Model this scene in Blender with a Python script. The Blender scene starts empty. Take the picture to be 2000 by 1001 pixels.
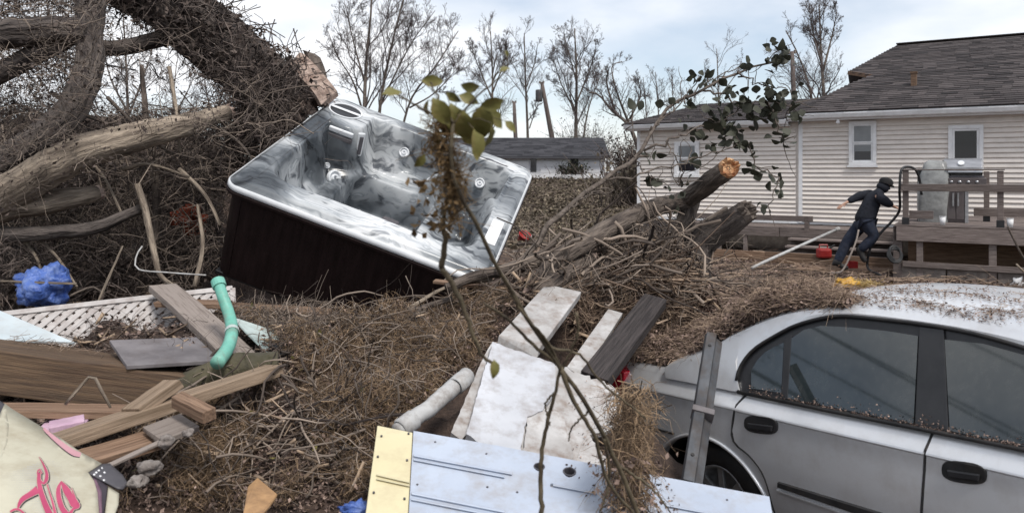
import bpy, bmesh, math, random
import numpy as np
from mathutils import Vector, Matrix, noise as mnoise
R = math.radians
SC = bpy.context.scene
COL = SC.collection

# ------------------------------------------------------------------ camera, sky, sun, exposure
EYE = 1.85; FOC = 1450.0; HOR = 335.0          # eye height, focal length and horizon row of a 2000 px wide frame
cam_d = bpy.data.cameras.new('camera'); cam = bpy.data.objects.new('camera', cam_d); COL.objects.link(cam)
cam.location = (0, 0, EYE); cam.rotation_euler = (R(90), 0, 0)
cam_d.sensor_width = 36; cam_d.lens = FOC/2000*36; cam_d.shift_y = -(500-HOR)/2000
cam_d.clip_start = 0.05; cam_d.clip_end = 1500
SC.camera = cam
cam_d.dof.use_dof = True; cam_d.dof.focus_distance = 6.0; cam_d.dof.aperture_fstop = 4.4
SC.view_settings.view_transform = 'Standard'
try: SC.view_settings.look = 'None'
except Exception: pass
SC.view_settings.exposure = 0.52; SC.view_settings.gamma = 1.0
SC.view_settings.use_curve_mapping = False
SUN_EL, SUN_AZ = 55, 150                         # azimuth measured from +Y (view direction) clockwise
world = bpy.data.worlds.new('World'); SC.world = world; world.use_nodes = True
def build_world():
    nt = world.node_tree; N = nt.nodes; L = nt.links
    N.clear()
    out = N.new('ShaderNodeOutputWorld'); bg = N.new('ShaderNodeBackground'); bg.inputs['Strength'].default_value = 0.1
    sky = N.new('ShaderNodeTexSky'); sky.sky_type = 'NISHITA'; sky.sun_disc = False
    sky.sun_elevation = R(SUN_EL); sky.sun_rotation = R(SUN_AZ)
    tc = N.new('ShaderNodeTexCoord'); mp = N.new('ShaderNodeMapping'); mp.inputs['Scale'].default_value = (1.0, 1.0, 2.6)
    mp.inputs['Location'].default_value = (0.35, 0.2, 0.4)
    nz = N.new('ShaderNodeTexNoise'); nz.inputs['Scale'].default_value = 2.1; nz.inputs['Detail'].default_value = 7; nz.inputs['Roughness'].default_value = 0.5
    rp = N.new('ShaderNodeValToRGB'); rp.color_ramp.elements[0].position = 0.40; rp.color_ramp.elements[0].color = (0.36, 0.36, 0.36, 1)
    rp.color_ramp.elements[1].position = 0.60; rp.color_ramp.elements[1].color = (0.98, 0.98, 0.98, 1)
    n2 = N.new('ShaderNodeTexNoise'); n2.inputs['Scale'].default_value = 4.3; n2.inputs['Detail'].default_value = 6
    r2 = N.new('ShaderNodeValToRGB'); r2.color_ramp.elements[0].position = 0.3; r2.color_ramp.elements[0].color = (6.6, 6.9, 7.35, 1)
    r2.color_ramp.elements[1].position = 0.65; r2.color_ramp.elements[1].color = (8.1, 8.15, 8.35, 1)
    mx = N.new('ShaderNodeMixRGB')
    L.new(tc.outputs['Generated'], mp.inputs['Vector']); L.new(mp.outputs['Vector'], nz.inputs['Vector']); L.new(mp.outputs['Vector'], n2.inputs['Vector'])
    L.new(nz.outputs['Fac'], rp.inputs['Fac']); L.new(n2.outputs['Fac'], r2.inputs['Fac'])
    L.new(rp.outputs['Color'], mx.inputs['Fac']); L.new(sky.outputs['Color'], mx.inputs['Color1']); L.new(r2.outputs['Color'], mx.inputs['Color2'])
    L.new(mx.outputs['Color'], bg.inputs['Color']); L.new(bg.outputs['Background'], out.inputs['Surface'])
build_world()
sun_d = bpy.data.lights.new('sun', 'SUN'); sun_d.energy = 2.3; sun_d.angle = R(14); sun_d.color = (1.0, 0.96, 0.9)
sun = bpy.data.objects.new('sun', sun_d); COL.objects.link(sun)
_sd = Vector((math.sin(R(SUN_AZ))*math.cos(R(SUN_EL)), math.cos(R(SUN_AZ))*math.cos(R(SUN_EL)), math.sin(R(SUN_EL))))
sun.rotation_euler = _sd.to_track_quat('Z', 'Y').to_euler()

# ------------------------------------------------------------------ helpers
CAM = np.array([0, 0, EYE])
def ray(px, py): return np.array([(px-1000)/FOC, 1.0, (HOR-py)/FOC])
def P(px, py, Y): return Vector(CAM + ray(px, py)*Y)
class Plane:
    def __init__(s, p, n): s.p = np.array(p, float); n = np.array(n, float); s.n = n/np.linalg.norm(n)
    @staticmethod
    def three(a, b, c):
        a, b, c = (np.array(v, float) for v in (a, b, c)); n = np.cross(b-a, c-a); n /= np.linalg.norm(n)
        if n @ (CAM-a) < 0: n = -n
        return Plane(a, n)
    def hit(s, px, py, off=0.0):
        r = ray(px, py); t = ((s.p + s.n*off - CAM) @ s.n)/(r @ s.n); return Vector(CAM + r*t)
WM = {}
def attach(o, M, parent=None):
    if parent is not None:
        o.parent = parent; o.matrix_parent_inverse = WM[parent].inverted()
    o.matrix_basis = M; WM[o] = M.copy(); return o
def tag(o, label=None, cat=None, group=None, kind=None):
    if label: o['label'] = label
    if cat: o['category'] = cat
    if group: o['group'] = group
    if kind: o['kind'] = kind
    return o
def thing(name, label, cat, loc=(0, 0, 0), group=None, rot=None):
    o = bpy.data.objects.new(name, None); o.empty_display_size = 0.1; COL.objects.link(o)
    M = Matrix.Translation(Vector(loc)) @ (rot.to_4x4() if rot is not None else Matrix.Identity(4))
    attach(o, M); return tag(o, label, cat, group)
def mk(name, V, F, mat, parent=None, smooth=False, M=None, bevel=0, recalc=True, origin=None):
    """one mesh object. V is in world space unless a matrix M is given (then V is local to M)."""
    V = np.asarray([tuple(v) for v in V], float)
    if M is None:
        o = np.array(origin if origin is not None else (V[:, 0].mean(), V[:, 1].mean(), V[:, 2].min()))
        V = V - o; M = Matrix.Translation(Vector(o))
    me = bpy.data.meshes.new(name); me.from_pydata(V.tolist(), [], [list(f) for f in F])
    if recalc:
        bm = bmesh.new(); bm.from_mesh(me); bmesh.ops.recalc_face_normals(bm, faces=bm.faces); bm.to_mesh(me); bm.free()
    if smooth:
        for p in me.polygons: p.use_smooth = True
    for m in (mat if isinstance(mat, (list, tuple)) else [mat]): me.materials.append(m)
    ob = bpy.data.objects.new(name, me); COL.objects.link(ob)
    if bevel:
        b = ob.modifiers.new('bevel', 'BEVEL'); b.width = bevel; b.segments = 2; b.limit_method = 'ANGLE'; b.angle_limit = R(35)
    return attach(ob, M, parent)
def mknp(name, V, Q, mat, parent=None, smooth=False, origin=None):
    """fast mesh from numpy arrays; Q is (n,4) or (n,3)"""
    V = np.asarray(V, np.float32); Q = np.asarray(Q, np.int32)
    o = np.array(origin if origin is not None else (V[:, 0].mean(), V[:, 1].mean(), V[:, 2].min()), np.float32)
    V = V - o
    me = bpy.data.meshes.new(name); k = Q.shape[1]
    me.vertices.add(len(V)); me.vertices.foreach_set('co', V.ravel())
    me.loops.add(Q.size); me.loops.foreach_set('vertex_index', Q.ravel())
    me.polygons.add(len(Q)); me.polygons.foreach_set('loop_start', np.arange(0, Q.size, k, dtype=np.int32))
    try: me.polygons.foreach_set('loop_total', np.full(len(Q), k, np.int32))
    except Exception: pass
    if smooth: me.polygons.foreach_set('use_smooth', np.ones(len(Q), bool))
    me.update(calc_edges=True); me.validate()
    me.materials.append(mat)
    ob = bpy.data.objects.new(name, me); COL.objects.link(ob)
    return attach(ob, Matrix.Translation(Vector([float(x) for x in o])), parent)
class MB:
    """collects simple solids into one mesh (world or local space)"""
    def __init__(s): s.V = []; s.F = []
    def add(s, V, F):
        b = len(s.V); s.V += [tuple(v) for v in V]; s.F += [tuple(i+b for i in f) for f in F]; return s
    def box(s, lo, hi, f=None):
        x0, y0, z0 = lo; x1, y1, z1 = hi
        V = [(x0,y0,z0),(x1,y0,z0),(x1,y1,z0),(x0,y1,z0),(x0,y0,z1),(x1,y0,z1),(x1,y1,z1),(x0,y1,z1)]
        if f: V = [f(*v) for v in V]
        return s.add(V, [(0,3,2,1),(4,5,6,7),(0,1,5,4),(1,2,6,5),(2,3,7,6),(3,0,4,7)])
    def beam(s, a, b, w, h, up=(0, 0, 1)):
        a = Vector(a); b = Vector(b); x = (b-a).normalized(); y = Vector(up).cross(x)
        if y.length < 1e-4: y = Vector((0, 1, 0)).cross(x)
        y.normalize(); z = x.cross(y)
        V = [p + y*(w/2*i) + z*(h/2*j) for p in (a, b) for i, j in ((-1,-1),(1,-1),(1,1),(-1,1))]
        return s.add(V, [(0,1,2,3),(7,6,5,4),(0,4,5,1),(1,5,6,2),(2,6,7,3),(3,7,4,0)])
    def tube(s, pts, rad, n=8, caps=True):
        pts = [Vector(p) for p in pts]; b = len(s.V); K = len(pts)
        if not hasattr(rad, '__len__'): rad = [rad]*K
        prev = None
        for i, p in enumerate(pts):
            t = (pts[min(i+1, K-1)] - pts[max(i-1, 0)]).normalized()
            if prev is None:
                r = Vector((0, 0, 1)) if abs(t.z) < 0.9 else Vector((1, 0, 0)); y = t.cross(r).normalized()
            else: y = (prev - t*prev.dot(t)).normalized()
            prev = y; z = t.cross(y)
            for j in range(n):
                a = 2*math.pi*j/n; s.V.append(tuple(p + (y*math.cos(a) + z*math.sin(a))*rad[i]))
        for i in range(K-1):
            for j in range(n):
                s.F.append((b+i*n+j, b+i*n+(j+1) % n, b+(i+1)*n+(j+1) % n, b+(i+1)*n+j))
        if caps: s.F.append(tuple(b+j for j in range(n))[::-1]); s.F.append(tuple(b+(K-1)*n+j for j in range(n)))
        return s
    def lathe(s, c, axis, prof, n=20):
        """prof: list of (radius, height along axis)"""
        ax = Vector(axis).normalized(); r = Vector((0, 0, 1)) if abs(ax.z) < 0.9 else Vector((1, 0, 0)); y = ax.cross(r).normalized(); z = ax.cross(y)
        b = len(s.V); c = Vector(c)
        for rr, hh in prof:
            for j in range(n):
                a = 2*math.pi*j/n; s.V.append(tuple(c + ax*hh + (y*math.cos(a)+z*math.sin(a))*rr))
        for i in range(len(prof)-1):
            for j in range(n): s.F.append((b+i*n+j, b+i*n+(j+1) % n, b+(i+1)*n+(j+1) % n, b+(i+1)*n+j))
        return s
    def slab(s, poly, nrm, t):
        """polygon extruded by -nrm*t"""
        poly = [Vector(p) for p in poly]; nrm = Vector(nrm).normalized(); n = len(poly); b = len(s.V)
        s.V += [tuple(p) for p in poly] + [tuple(p - nrm*t) for p in poly]
        s.F.append(tuple(range(b, b+n))); s.F.append(tuple(range(b+2*n-1, b+n-1, -1)))
        for i in range(n): s.F.append((b+i, b+n+i, b+n+(i+1) % n, b+(i+1) % n))
        return s
    def mk(s, name, mat, parent=None, **k): return mk(name, s.V, s.F, mat, parent, **k)
def cr(pts, n):
    """Catmull-Rom resample of points (any dimension) to n points"""
    p = np.array([tuple(q) for q in pts], float); k = len(p)
    if k == 2: return p[0] + (p[1]-p[0])*np.linspace(0, 1, n)[:, None]
    e = np.vstack([2*p[0]-p[1], p, 2*p[-1]-p[-2]]); seg = np.r_[0, np.cumsum(np.linalg.norm(np.diff(p, axis=0), axis=1))]
    t = np.linspace(0, seg[-1], n); i = np.clip(np.searchsorted(seg, t, 'right')-1, 0, k-2); u = ((t-seg[i])/(seg[i+1]-seg[i]+1e-12))[:, None]
    a, b, c, d = e[i], e[i+1], e[i+2], e[i+3]
    return 0.5*((2*b) + (c-a)*u + (2*a-5*b+4*c-d)*u**2 + (3*b-a-3*c+d)*u**3)
def tubes(paths, radii, S=3):
    """vectorised open tubes: paths (N,K,3), radii (N,K) -> V, Q"""
    p = np.asarray(paths, np.float32); N, K, _ = p.shape
    t = np.gradient(p, axis=1); t /= np.linalg.norm(t, axis=2, keepdims=True)+1e-9
    ref = np.zeros((N, 1, 3), np.float32); m = np.abs(t[:, K//2, 2]) > 0.8
    ref[:, 0, 2] = 1; ref[m, 0] = (1, 0, 0)
    y = np.cross(t, np.broadcast_to(ref, t.shape)); y /= np.linalg.norm(y, axis=2, keepdims=True)+1e-9
    z = np.cross(t, y); a = np.arange(S)*2*np.pi/S
    V = p[:, :, None, :] + np.asarray(radii)[:, :, None, None]*(y[:, :, None, :]*np.cos(a)[None, None, :, None] + z[:, :, None, :]*np.sin(a)[None, None, :, None])
    idx = np.arange(N*K*S).reshape(N, K, S)
    q = np.stack([idx[:, :-1], np.roll(idx, -1, 2)[:, :-1], np.roll(idx, -1, 2)[:, 1:], idx[:, 1:]], -1)
    return V.reshape(-1, 3), q.reshape(-1, 4)
def wander(rng, start, dirs, length, K, wig, grav=0.0):
    N = len(start); p = np.zeros((N, K, 3)); p[:, 0] = start; d = dirs/np.linalg.norm(dirs, axis=1, keepdims=True)
    for k in range(1, K):
        p[:, k] = p[:, k-1] + d*(length/(K-1))[:, None]
        d = d + rng.normal(0, wig, (N, 3)); d[:, 2] -= grav; d /= np.linalg.norm(d, axis=1, keepdims=True)
    return p
def taper(r0, K, end=0.35): return np.asarray(r0)[:, None]*np.linspace(1, end, K)[None, :]
def ss(a, b, x):
    t = np.clip((np.asarray(x, float)-a)/(b-a), 0, 1); return t*t*(3-2*t)
_rn = np.random.default_rng(77); _GR = _rn.random((256, 256))
def vn(x, y, s=0):
    x = np.asarray(x, float)+s*17.3; y = np.asarray(y, float)+s*9.7
    i = np.floor(x).astype(int); j = np.floor(y).astype(int); u = x-i; v = y-j; u = u*u*(3-2*u); v = v*v*(3-2*v)
    g = lambda a, b: _GR[a % 256, b % 256]
    return (g(i, j)*(1-u)+g(i+1, j)*u)*(1-v) + (g(i, j+1)*(1-u)+g(i+1, j+1)*u)*v
def fbm(x, y, s=0, o=4): return sum(vn(np.asarray(x)*2**k, np.asarray(y)*2**k, s+k)*0.5**(k+1) for k in range(o))
def inpoly(px, py, poly):
    px = np.asarray(px); py = np.asarray(py); r = np.zeros(px.shape, bool); n = len(poly)
    for i in range(n):
        x0, y0 = poly[i]; x1, y1 = poly[(i+1) % n]
        c = ((y0 > py) != (y1 > py)) & (px < (x1-x0)*(py-y0)/((y1-y0)+1e-12)+x0); r ^= c
    return r

# ------------------------------------------------------------------ materials
def M(name, c1, c2, scale=4, rough=0.8, bump=0.3, bscale=None, metal=0.0, stretch=(1, 1, 1), dirt=None, island=False, spec=0.3, coat=0, lo=0.35, hi=0.65, rnd=0.0, bdist=0.01, warp=0, detail=6, sheen=0, trans=0, attr=None):
    m = bpy.data.materials.new(name); m.use_nodes = True; nt = m.node_tree; N = nt.nodes; L = nt.links
    b = N['Principled BSDF']
    tc = N.new('ShaderNodeTexCoord'); mp = N.new('ShaderNodeMapping'); mp.inputs['Scale'].default_value = stretch
    if attr:
        at = N.new('ShaderNodeAttribute'); at.attribute_name = attr; L.new(at.outputs['Vector'], mp.inputs['Vector'])
    else: L.new(tc.outputs['Object'], mp.inputs['Vector'])
    vec = mp.outputs['Vector']
    oi = N.new('ShaderNodeObjectInfo')
    if not island:
        ad = N.new('ShaderNodeVectorMath'); ad.operation = 'ADD'; sc = N.new('ShaderNodeVectorMath'); sc.operation = 'SCALE'; sc.inputs['Scale'].default_value = 37.0
        cb = N.new('ShaderNodeCombineXYZ')
        for k in range(3): L.new(oi.outputs['Random'], cb.inputs[k])
        L.new(cb.outputs[0], sc.inputs[0]); L.new(vec, ad.inputs[0]); L.new(sc.outputs[0], ad.inputs[1]); vec = ad.outputs[0]
    if warp:
        wn = N.new('ShaderNodeTexNoise'); wn.inputs['Scale'].default_value = scale*0.5; L.new(vec, wn.inputs['Vector'])
        wm = N.new('ShaderNodeVectorMath'); wm.operation = 'MULTIPLY_ADD'; wm.inputs[1].default_value = (warp,)*3
        L.new(wn.outputs['Color'], wm.inputs[0]); L.new(vec, wm.inputs[2]); vec = wm.outputs[0]
    nz = N.new('ShaderNodeTexNoise'); nz.inputs['Scale'].default_value = scale; nz.inputs['Detail'].default_value = detail; nz.inputs['Roughness'].default_value = 0.62
    L.new(vec, nz.inputs['Vector'])
    rp = N.new('ShaderNodeValToRGB'); rp.color_ramp.elements[0].position = lo; rp.color_ramp.elements[1].position = hi
    rp.color_ramp.elements[0].color = (*c1, 1); rp.color_ramp.elements[1].color = (*c2, 1)
    fac = nz.outputs['Fac']
    if island:
        ge = N.new('ShaderNodeNewGeometry'); mm = N.new('ShaderNodeMath'); mm.operation = 'MULTIPLY_ADD'; mm.inputs[1].default_value = 0.35
        m2 = N.new('ShaderNodeMath'); m2.operation = 'MULTIPLY_ADD'; m2.inputs[1].default_value = 0.8; m2.inputs[2].default_value = -0.075
        L.new(ge.outputs['Random Per Island'], m2.inputs[0]); L.new(nz.outputs['Fac'], mm.inputs[0]); L.new(m2.outputs[0], mm.inputs[2]); fac = mm.outputs[0]
    L.new(fac, rp.inputs['Fac']); col = rp.outputs['Color']
    if dirt:
        dc, amt, ds = dirt
        dn = N.new('ShaderNodeTexNoise'); dn.inputs['Scale'].default_value = ds; dn.inputs['Detail'].default_value = 8; dn.inputs['Roughness'].default_value = 0.7
        L.new(vec, dn.inputs['Vector']); dr = N.new('ShaderNodeValToRGB'); dr.color_ramp.elements[0].position = 0.46; dr.color_ramp.elements[1].position = 0.72
        dr.color_ramp.elements[0].color = (0, 0, 0, 1); dr.color_ramp.elements[1].color = (amt, amt, amt, 1); L.new(dn.outputs['Fac'], dr.inputs['Fac'])
        mx = N.new('ShaderNodeMixRGB'); L.new(dr.outputs['Color'], mx.inputs['Fac']); L.new(col, mx.inputs['Color1']); mx.inputs['Color2'].default_value = (*dc, 1); col = mx.outputs['Color']
    if rnd:
        hs = N.new('ShaderNodeHueSaturation'); mr = N.new('ShaderNodeMapRange'); mr.inputs['To Min'].default_value = 1-rnd; mr.inputs['To Max'].default_value = 1+rnd
        L.new(oi.outputs['Random'], mr.inputs['Value']); L.new(mr.outputs[0], hs.inputs['Value']); L.new(col, hs.inputs['Color']); col = hs.outputs['Color']
    L.new(col, b.inputs['Base Color'])
    b.inputs['Roughness'].default_value = rough; b.inputs['Metallic'].default_value = metal; b.inputs['Specular IOR Level'].default_value = spec
    if coat: b.inputs['Coat Weight'].default_value = coat; b.inputs['Coat Roughness'].default_value = 0.08
    if bump:
        bn = N.new('ShaderNodeTexNoise'); bn.inputs['Scale'].default_value = bscale or scale*4; bn.inputs['Detail'].default_value = 6; L.new(vec, bn.inputs['Vector'])
        bp = N.new('ShaderNodeBump'); bp.inputs['Strength'].default_value = bump; bp.inputs['Distance'].default_value = bdist
        L.new(bn.outputs['Fac'], bp.inputs['Height']); L.new(bp.outputs['Normal'], b.inputs['Normal'])
    if trans: b.inputs['Transmission Weight'].default_value = trans
    return m
GR = (1.3, 34, 34)   # grain along local x
MUD = (0.07, 0.05, 0.038)
mt = dict(
 soil=M('soil', (0.025, 0.017, 0.015), (0.10, 0.068, 0.052), 9, 0.95, 0.9, 60, bdist=0.03, lo=0.3, hi=0.7),
 bark=M('bark', (0.040, 0.031, 0.027), (0.185, 0.15, 0.125), 22, 0.95, 1.0, 60, bdist=0.03, attr='bark_co', dirt=((0.025, 0.02, 0.018), 0.8, 16)),
 bark_dark=M('bark_dark', (0.018, 0.014, 0.014), (0.12, 0.10, 0.09), 16, 0.95, 1.0, 40, bdist=0.05, attr='bark_co', dirt=((0.19, 0.16, 0.14), 0.75, 13)),
 bark_pale=M('bark_pale', (0.11, 0.085, 0.066), (0.42, 0.345, 0.27), 16, 0.9, 1.0, 44, bdist=0.03, attr='bark_co', dirt=((0.035, 0.027, 0.022), 0.9, 10)),
 bark_plain=M('bark_plain', (0.06, 0.048, 0.04), (0.17, 0.14, 0.12), 14, 0.95, 0.8, 38, bdist=0.02),
 raw=M('raw_wood', (0.34, 0.14, 0.06), (0.62, 0.42, 0.24), 26, 0.85, 0.9, 60, dirt=((0.16, 0.045, 0.02), 0.9, 14)),
 rawpink=M('torn_wood', (0.22, 0.15, 0.12), (0.50, 0.39, 0.33), 14, 0.9, 1.0, 50, dirt=((0.08, 0.06, 0.05), 0.7, 8)),
 twig=M('twig', (0.028, 0.021, 0.019), (0.30, 0.24, 0.195), 6, 0.9, 0, island=True, lo=0.15, hi=0.85),
 twig_dark=M('twig_dark', (0.018, 0.013, 0.012), (0.25, 0.20, 0.175), 6, 0.9, 0, island=True, lo=0.3, hi=1.05),
 twig_far=M('twig_far', (0.05, 0.042, 0.042), (0.15, 0.125, 0.12), 6, 0.9, 0, island=True, lo=0.15, hi=0.85),
 straw=M('straw', (0.05, 0.03, 0.024), (0.46, 0.34, 0.25), 8, 0.9, 0, island=True, lo=0.1, hi=0.95),
 root=M('root_fibre', (0.035, 0.022, 0.016), (0.46, 0.32, 0.20), 8, 0.9, 0, island=True, lo=0.15, hi=1.05),
 litter=M('leaf_litter', (0.04, 0.025, 0.022), (0.36, 0.26, 0.215), 10, 0.85, 0, island=True, lo=0.12, hi=0.92),
 slope=M('slope_litter', (0.06, 0.05, 0.036), (0.25, 0.205, 0.15), 10, 0.85, 0, island=True, lo=0.12, hi=0.92),
 deadleaf=M('dead_leaf', (0.02, 0.014, 0.013), (0.13, 0.10, 0.085), 10, 0.8, 0, island=True, lo=0.12, hi=0.95),
 greenleaf=M('dark_green_leaf', (0.013, 0.017, 0.012), (0.062, 0.062, 0.042), 12, 0.6, 0.2, 40, island=True, lo=0.1, hi=0.9),
 olive=M('olive_leaf', (0.055, 0.057, 0.014), (0.21, 0.19, 0.06), 14, 0.55, 0.2, 50, island=True, lo=0.05, hi=0.95, dirt=((0.16, 0.09, 0.035), 0.7, 9)),
 vine=M('dried_vine', (0.07, 0.045, 0.02), (0.30, 0.19, 0.09), 12, 0.85, 0, island=True, lo=0.1, hi=0.95),
 stem=M('green_stem', (0.045, 0.036, 0.024), (0.13, 0.105, 0.066), 20, 0.7, 0.4, 60, dirt=((0.06, 0.04, 0.025), 0.7, 14)),
 hedge=M('hedge_leaf', (0.012, 0.018, 0.011), (0.06, 0.062, 0.035), 6, 0.8, 0, island=True, lo=0.1, hi=0.9),
 siding=M('vinyl_siding', (0.66, 0.60, 0.55), (0.73, 0.67, 0.62), 1.4, 0.55, 0.05, 30, dirt=((0.36, 0.33, 0.30), 0.5, 0.9), rnd=0.03),
 white=M('white_trim', (0.66, 0.66, 0.67), (0.76, 0.76, 0.77), 3, 0.5, 0.05, 40, dirt=((0.4, 0.37, 0.34), 0.35, 5)),
 shingle=M('shingle', (0.022, 0.019, 0.020), (0.088, 0.075, 0.074), 3, 0.95, 0.5, 60, island=True, lo=0.05, hi=1.0),
 shingle_grey=M('shingle_grey', (0.03, 0.03, 0.036), (0.09, 0.09, 0.10), 3, 0.95, 0.5, 60, island=True, lo=0.05, hi=1.0),
 darkpane=M('dark_pane', (0.012, 0.012, 0.016), (0.02, 0.02, 0.026), 2, 0.06, 0, spec=0.5),
 greypane=M('grey_pane', (0.14, 0.15, 0.16), (0.22, 0.23, 0.24), 1.3, 0.12, 0, spec=0.5),
 deckwood=M('weathered_deck', (0.085, 0.066, 0.06), (0.23, 0.19, 0.175), 3, 0.9, 0.4, 12, stretch=GR, rnd=0.25, dirt=((0.05, 0.04, 0.035), 0.6, 2)),
 greywood=M('grey_weathered_wood', (0.13, 0.105, 0.09), (0.36, 0.31, 0.28), 3, 0.9, 0.5, 12, stretch=GR, rnd=0.15, dirt=((0.07, 0.055, 0.045), 0.7, 3)),
 lumber=M('lumber', (0.15, 0.105, 0.07), (0.31, 0.23, 0.165), 2.2, 0.85, 0.5, 9, stretch=GR, rnd=0.15, dirt=((0.10, 0.075, 0.05), 0.6, 4)),
 treated=M('treated_beam', (0.05, 0.03, 0.02), (0.15, 0.098, 0.06), 2.0, 0.8, 0.5, 8, stretch=GR, dirt=((0.055, 0.04, 0.03), 0.8, 3)),
 brownwood=M('brown_wood', (0.11, 0.065, 0.042), (0.26, 0.17, 0.115), 2.5, 0.85, 0.4, 9, stretch=GR, rnd=0.25, dirt=((0.05, 0.035, 0.028), 0.6, 4)),
 blackwood=M('dark_plank', (0.016, 0.013, 0.013), (0.06, 0.05, 0.048), 2.5, 0.75, 0.5, 10, stretch=GR),
 tilegrey=M('grey_panel', (0.11, 0.10, 0.105), (0.19, 0.175, 0.18), 5, 0.7, 0.2, 30, dirt=((0.07, 0.055, 0.05), 0.6, 7)),
 panelwhite=M('white_panel', (0.40, 0.41, 0.44), (0.50, 0.51, 0.54), 2.4, 0.45, 0.06, 30, dirt=((0.20, 0.16, 0.135), 0.8, 6)),
 paintwhite=M('painted_board', (0.30, 0.285, 0.275), (0.47, 0.46, 0.455), 5, 0.6, 0.3, 40, dirt=((0.17, 0.12, 0.09), 0.9, 11)),
 panelblue=M('pale_blue_panel', (0.36, 0.405, 0.49), (0.43, 0.475, 0.555), 2.0, 0.45, 0.05, 30, dirt=((0.28, 0.25, 0.23), 0.6, 9)),
 panelcream=M('cream_panel', (0.56, 0.50, 0.31), (0.62, 0.57, 0.39), 2.0, 0.5, 0.05, 30, dirt=((0.4, 0.30, 0.18), 0.5, 8)),
 lattice=M('lattice', (0.36, 0.335, 0.325), (0.47, 0.445, 0.43), 6, 0.65, 0.1, 40, dirt=((0.20, 0.15, 0.13), 0.8, 9)),
 tealhose=M('teal_hose', (0.10, 0.33, 0.26), (0.19, 0.45, 0.37), 5, 0.45, 0.15, 30, dirt=((0.17, 0.19, 0.15), 0.75, 11)),
 tealsheet=M('pale_teal_sheet', (0.34, 0.42, 0.41), (0.47, 0.54, 0.52), 3, 0.5, 0.15, 20, dirt=((0.16, 0.14, 0.11), 0.7, 7)),
 icesheet=M('pale_blue_sheet', (0.42, 0.48, 0.51), (0.50, 0.55, 0.57), 2, 0.5, 0.1, 20, dirt=((0.35, 0.33, 0.31), 0.5, 7)),
 blueplastic=M('blue_plastic', (0.03, 0.07, 0.27), (0.09, 0.16, 0.44), 6, 0.3, 0.9, 14, bdist=0.04, dirt=((0.20, 0.26, 0.42), 0.7, 18)),
 pink=M('pink_foam', (0.42, 0.27, 0.36), (0.55, 0.38, 0.47), 5, 0.8, 0.2, 40, dirt=((0.25, 0.18, 0.2), 0.6, 9)),
 cream=M('cream_sign', (0.40, 0.375, 0.29), (0.48, 0.455, 0.36), 2.5, 0.5, 0.08, 25, dirt=((0.26, 0.21, 0.14), 0.6, 8)),
 scriptred=M('script_red', (0.33, 0.04, 0.10), (0.44, 0.07, 0.14), 6, 0.5, 0),
 scriptdark=M('script_dark', (0.03, 0.022, 0.03), (0.05, 0.04, 0.05), 6, 0.5, 0),
 dotgrey=M('dot_grey', (0.30, 0.31, 0.33), (0.38, 0.39, 0.40), 6, 0.6, 0),
 darkgrey=M('dark_grey', (0.05, 0.048, 0.055), (0.09, 0.085, 0.095), 6, 0.5, 0.1, 30),
 steel=M('galvanised_steel', (0.045, 0.048, 0.055), (0.11, 0.115, 0.125), 5, 0.55, 0.25, 30, metal=0.2, dirt=((0.06, 0.042, 0.03), 0.9, 8)),
 pvc=M('white_pipe', (0.33, 0.33, 0.33), (0.47, 0.47, 0.465), 5, 0.5, 0.1, 30, dirt=((0.14, 0.11, 0.09), 0.9, 10)),
 paint=M('silver_paint', (0.66, 0.67, 0.69), (0.73, 0.74, 0.76), 1.5, 0.36, 0.02, 60, metal=0.55, coat=0.5, dirt=((0.36, 0.32, 0.29), 0.35, 6)),
 rubber=M('rubber', (0.014, 0.014, 0.015), (0.03, 0.029, 0.03), 8, 0.6, 0.1, 50, dirt=((0.06, 0.05, 0.042), 0.5, 12)),
 blackplastic=M('black_plastic', (0.016, 0.016, 0.018), (0.026, 0.026, 0.028), 8, 0.35, 0.05, 60, spec=0.4),
 carglass=M('car_glass', (0.010, 0.016, 0.018), (0.022, 0.030, 0.032), 2.2, 0.04, 0, spec=1.0, dirt=((0.04, 0.046, 0.045), 0.7, 30)),
 alloy=M('alloy_rim', (0.30, 0.31, 0.32), (0.42, 0.43, 0.44), 8, 0.4, 0.1, 40, metal=0.7),
 redlens=M('red_lens', (0.30, 0.008, 0.02), (0.40, 0.012, 0.03), 6, 0.12, 0, spec=0.6),
 redplastic=M('red_plastic', (0.22, 0.014, 0.016), (0.33, 0.03, 0.026), 6, 0.4, 0.1, 20),
 redcloth=M('red_cloth', (0.20, 0.04, 0.02), (0.40, 0.09, 0.045), 8, 0.9, 0.4, 30),
 yellow=M('yellow_plastic', (0.34, 0.17, 0.02), (0.50, 0.29, 0.05), 6, 0.45, 0.3, 14),
 orangewood=M('orange_brown_board', (0.26, 0.15, 0.07), (0.40, 0.24, 0.12), 5, 0.85, 0.3, 30, dirt=((0.1, 0.06, 0.04), 0.7, 8)),
 skirt=M('tub_cabinet', (0.010, 0.006, 0.006), (0.020, 0.012, 0.012), 3, 0.45, 0.25, 26, stretch=(8, 8, 1), spec=0.22),
 jet=M('jet_plastic', (0.58, 0.60, 0.62), (0.72, 0.73, 0.75), 4, 0.35, 0.05, 30),
 grillsteel=M('stainless', (0.30, 0.30, 0.31), (0.44, 0.44, 0.45), 3, 0.32, 0.1, 30, metal=0.7, stretch=(1, 1, 8)),
 grilldoor=M('grill_door', (0.10, 0.085, 0.085), (0.16, 0.14, 0.14), 3, 0.4, 0.1, 30, metal=0.4),
 cover=M('clear_cover', (0.15, 0.15, 0.15), (0.30, 0.305, 0.30), 4, 0.3, 0.5, 7, bdist=0.03),
 navy=M('navy_jacket', (0.006, 0.007, 0.012), (0.014, 0.016, 0.024), 9, 0.85, 0.7, 24, bdist=0.02),
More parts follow.
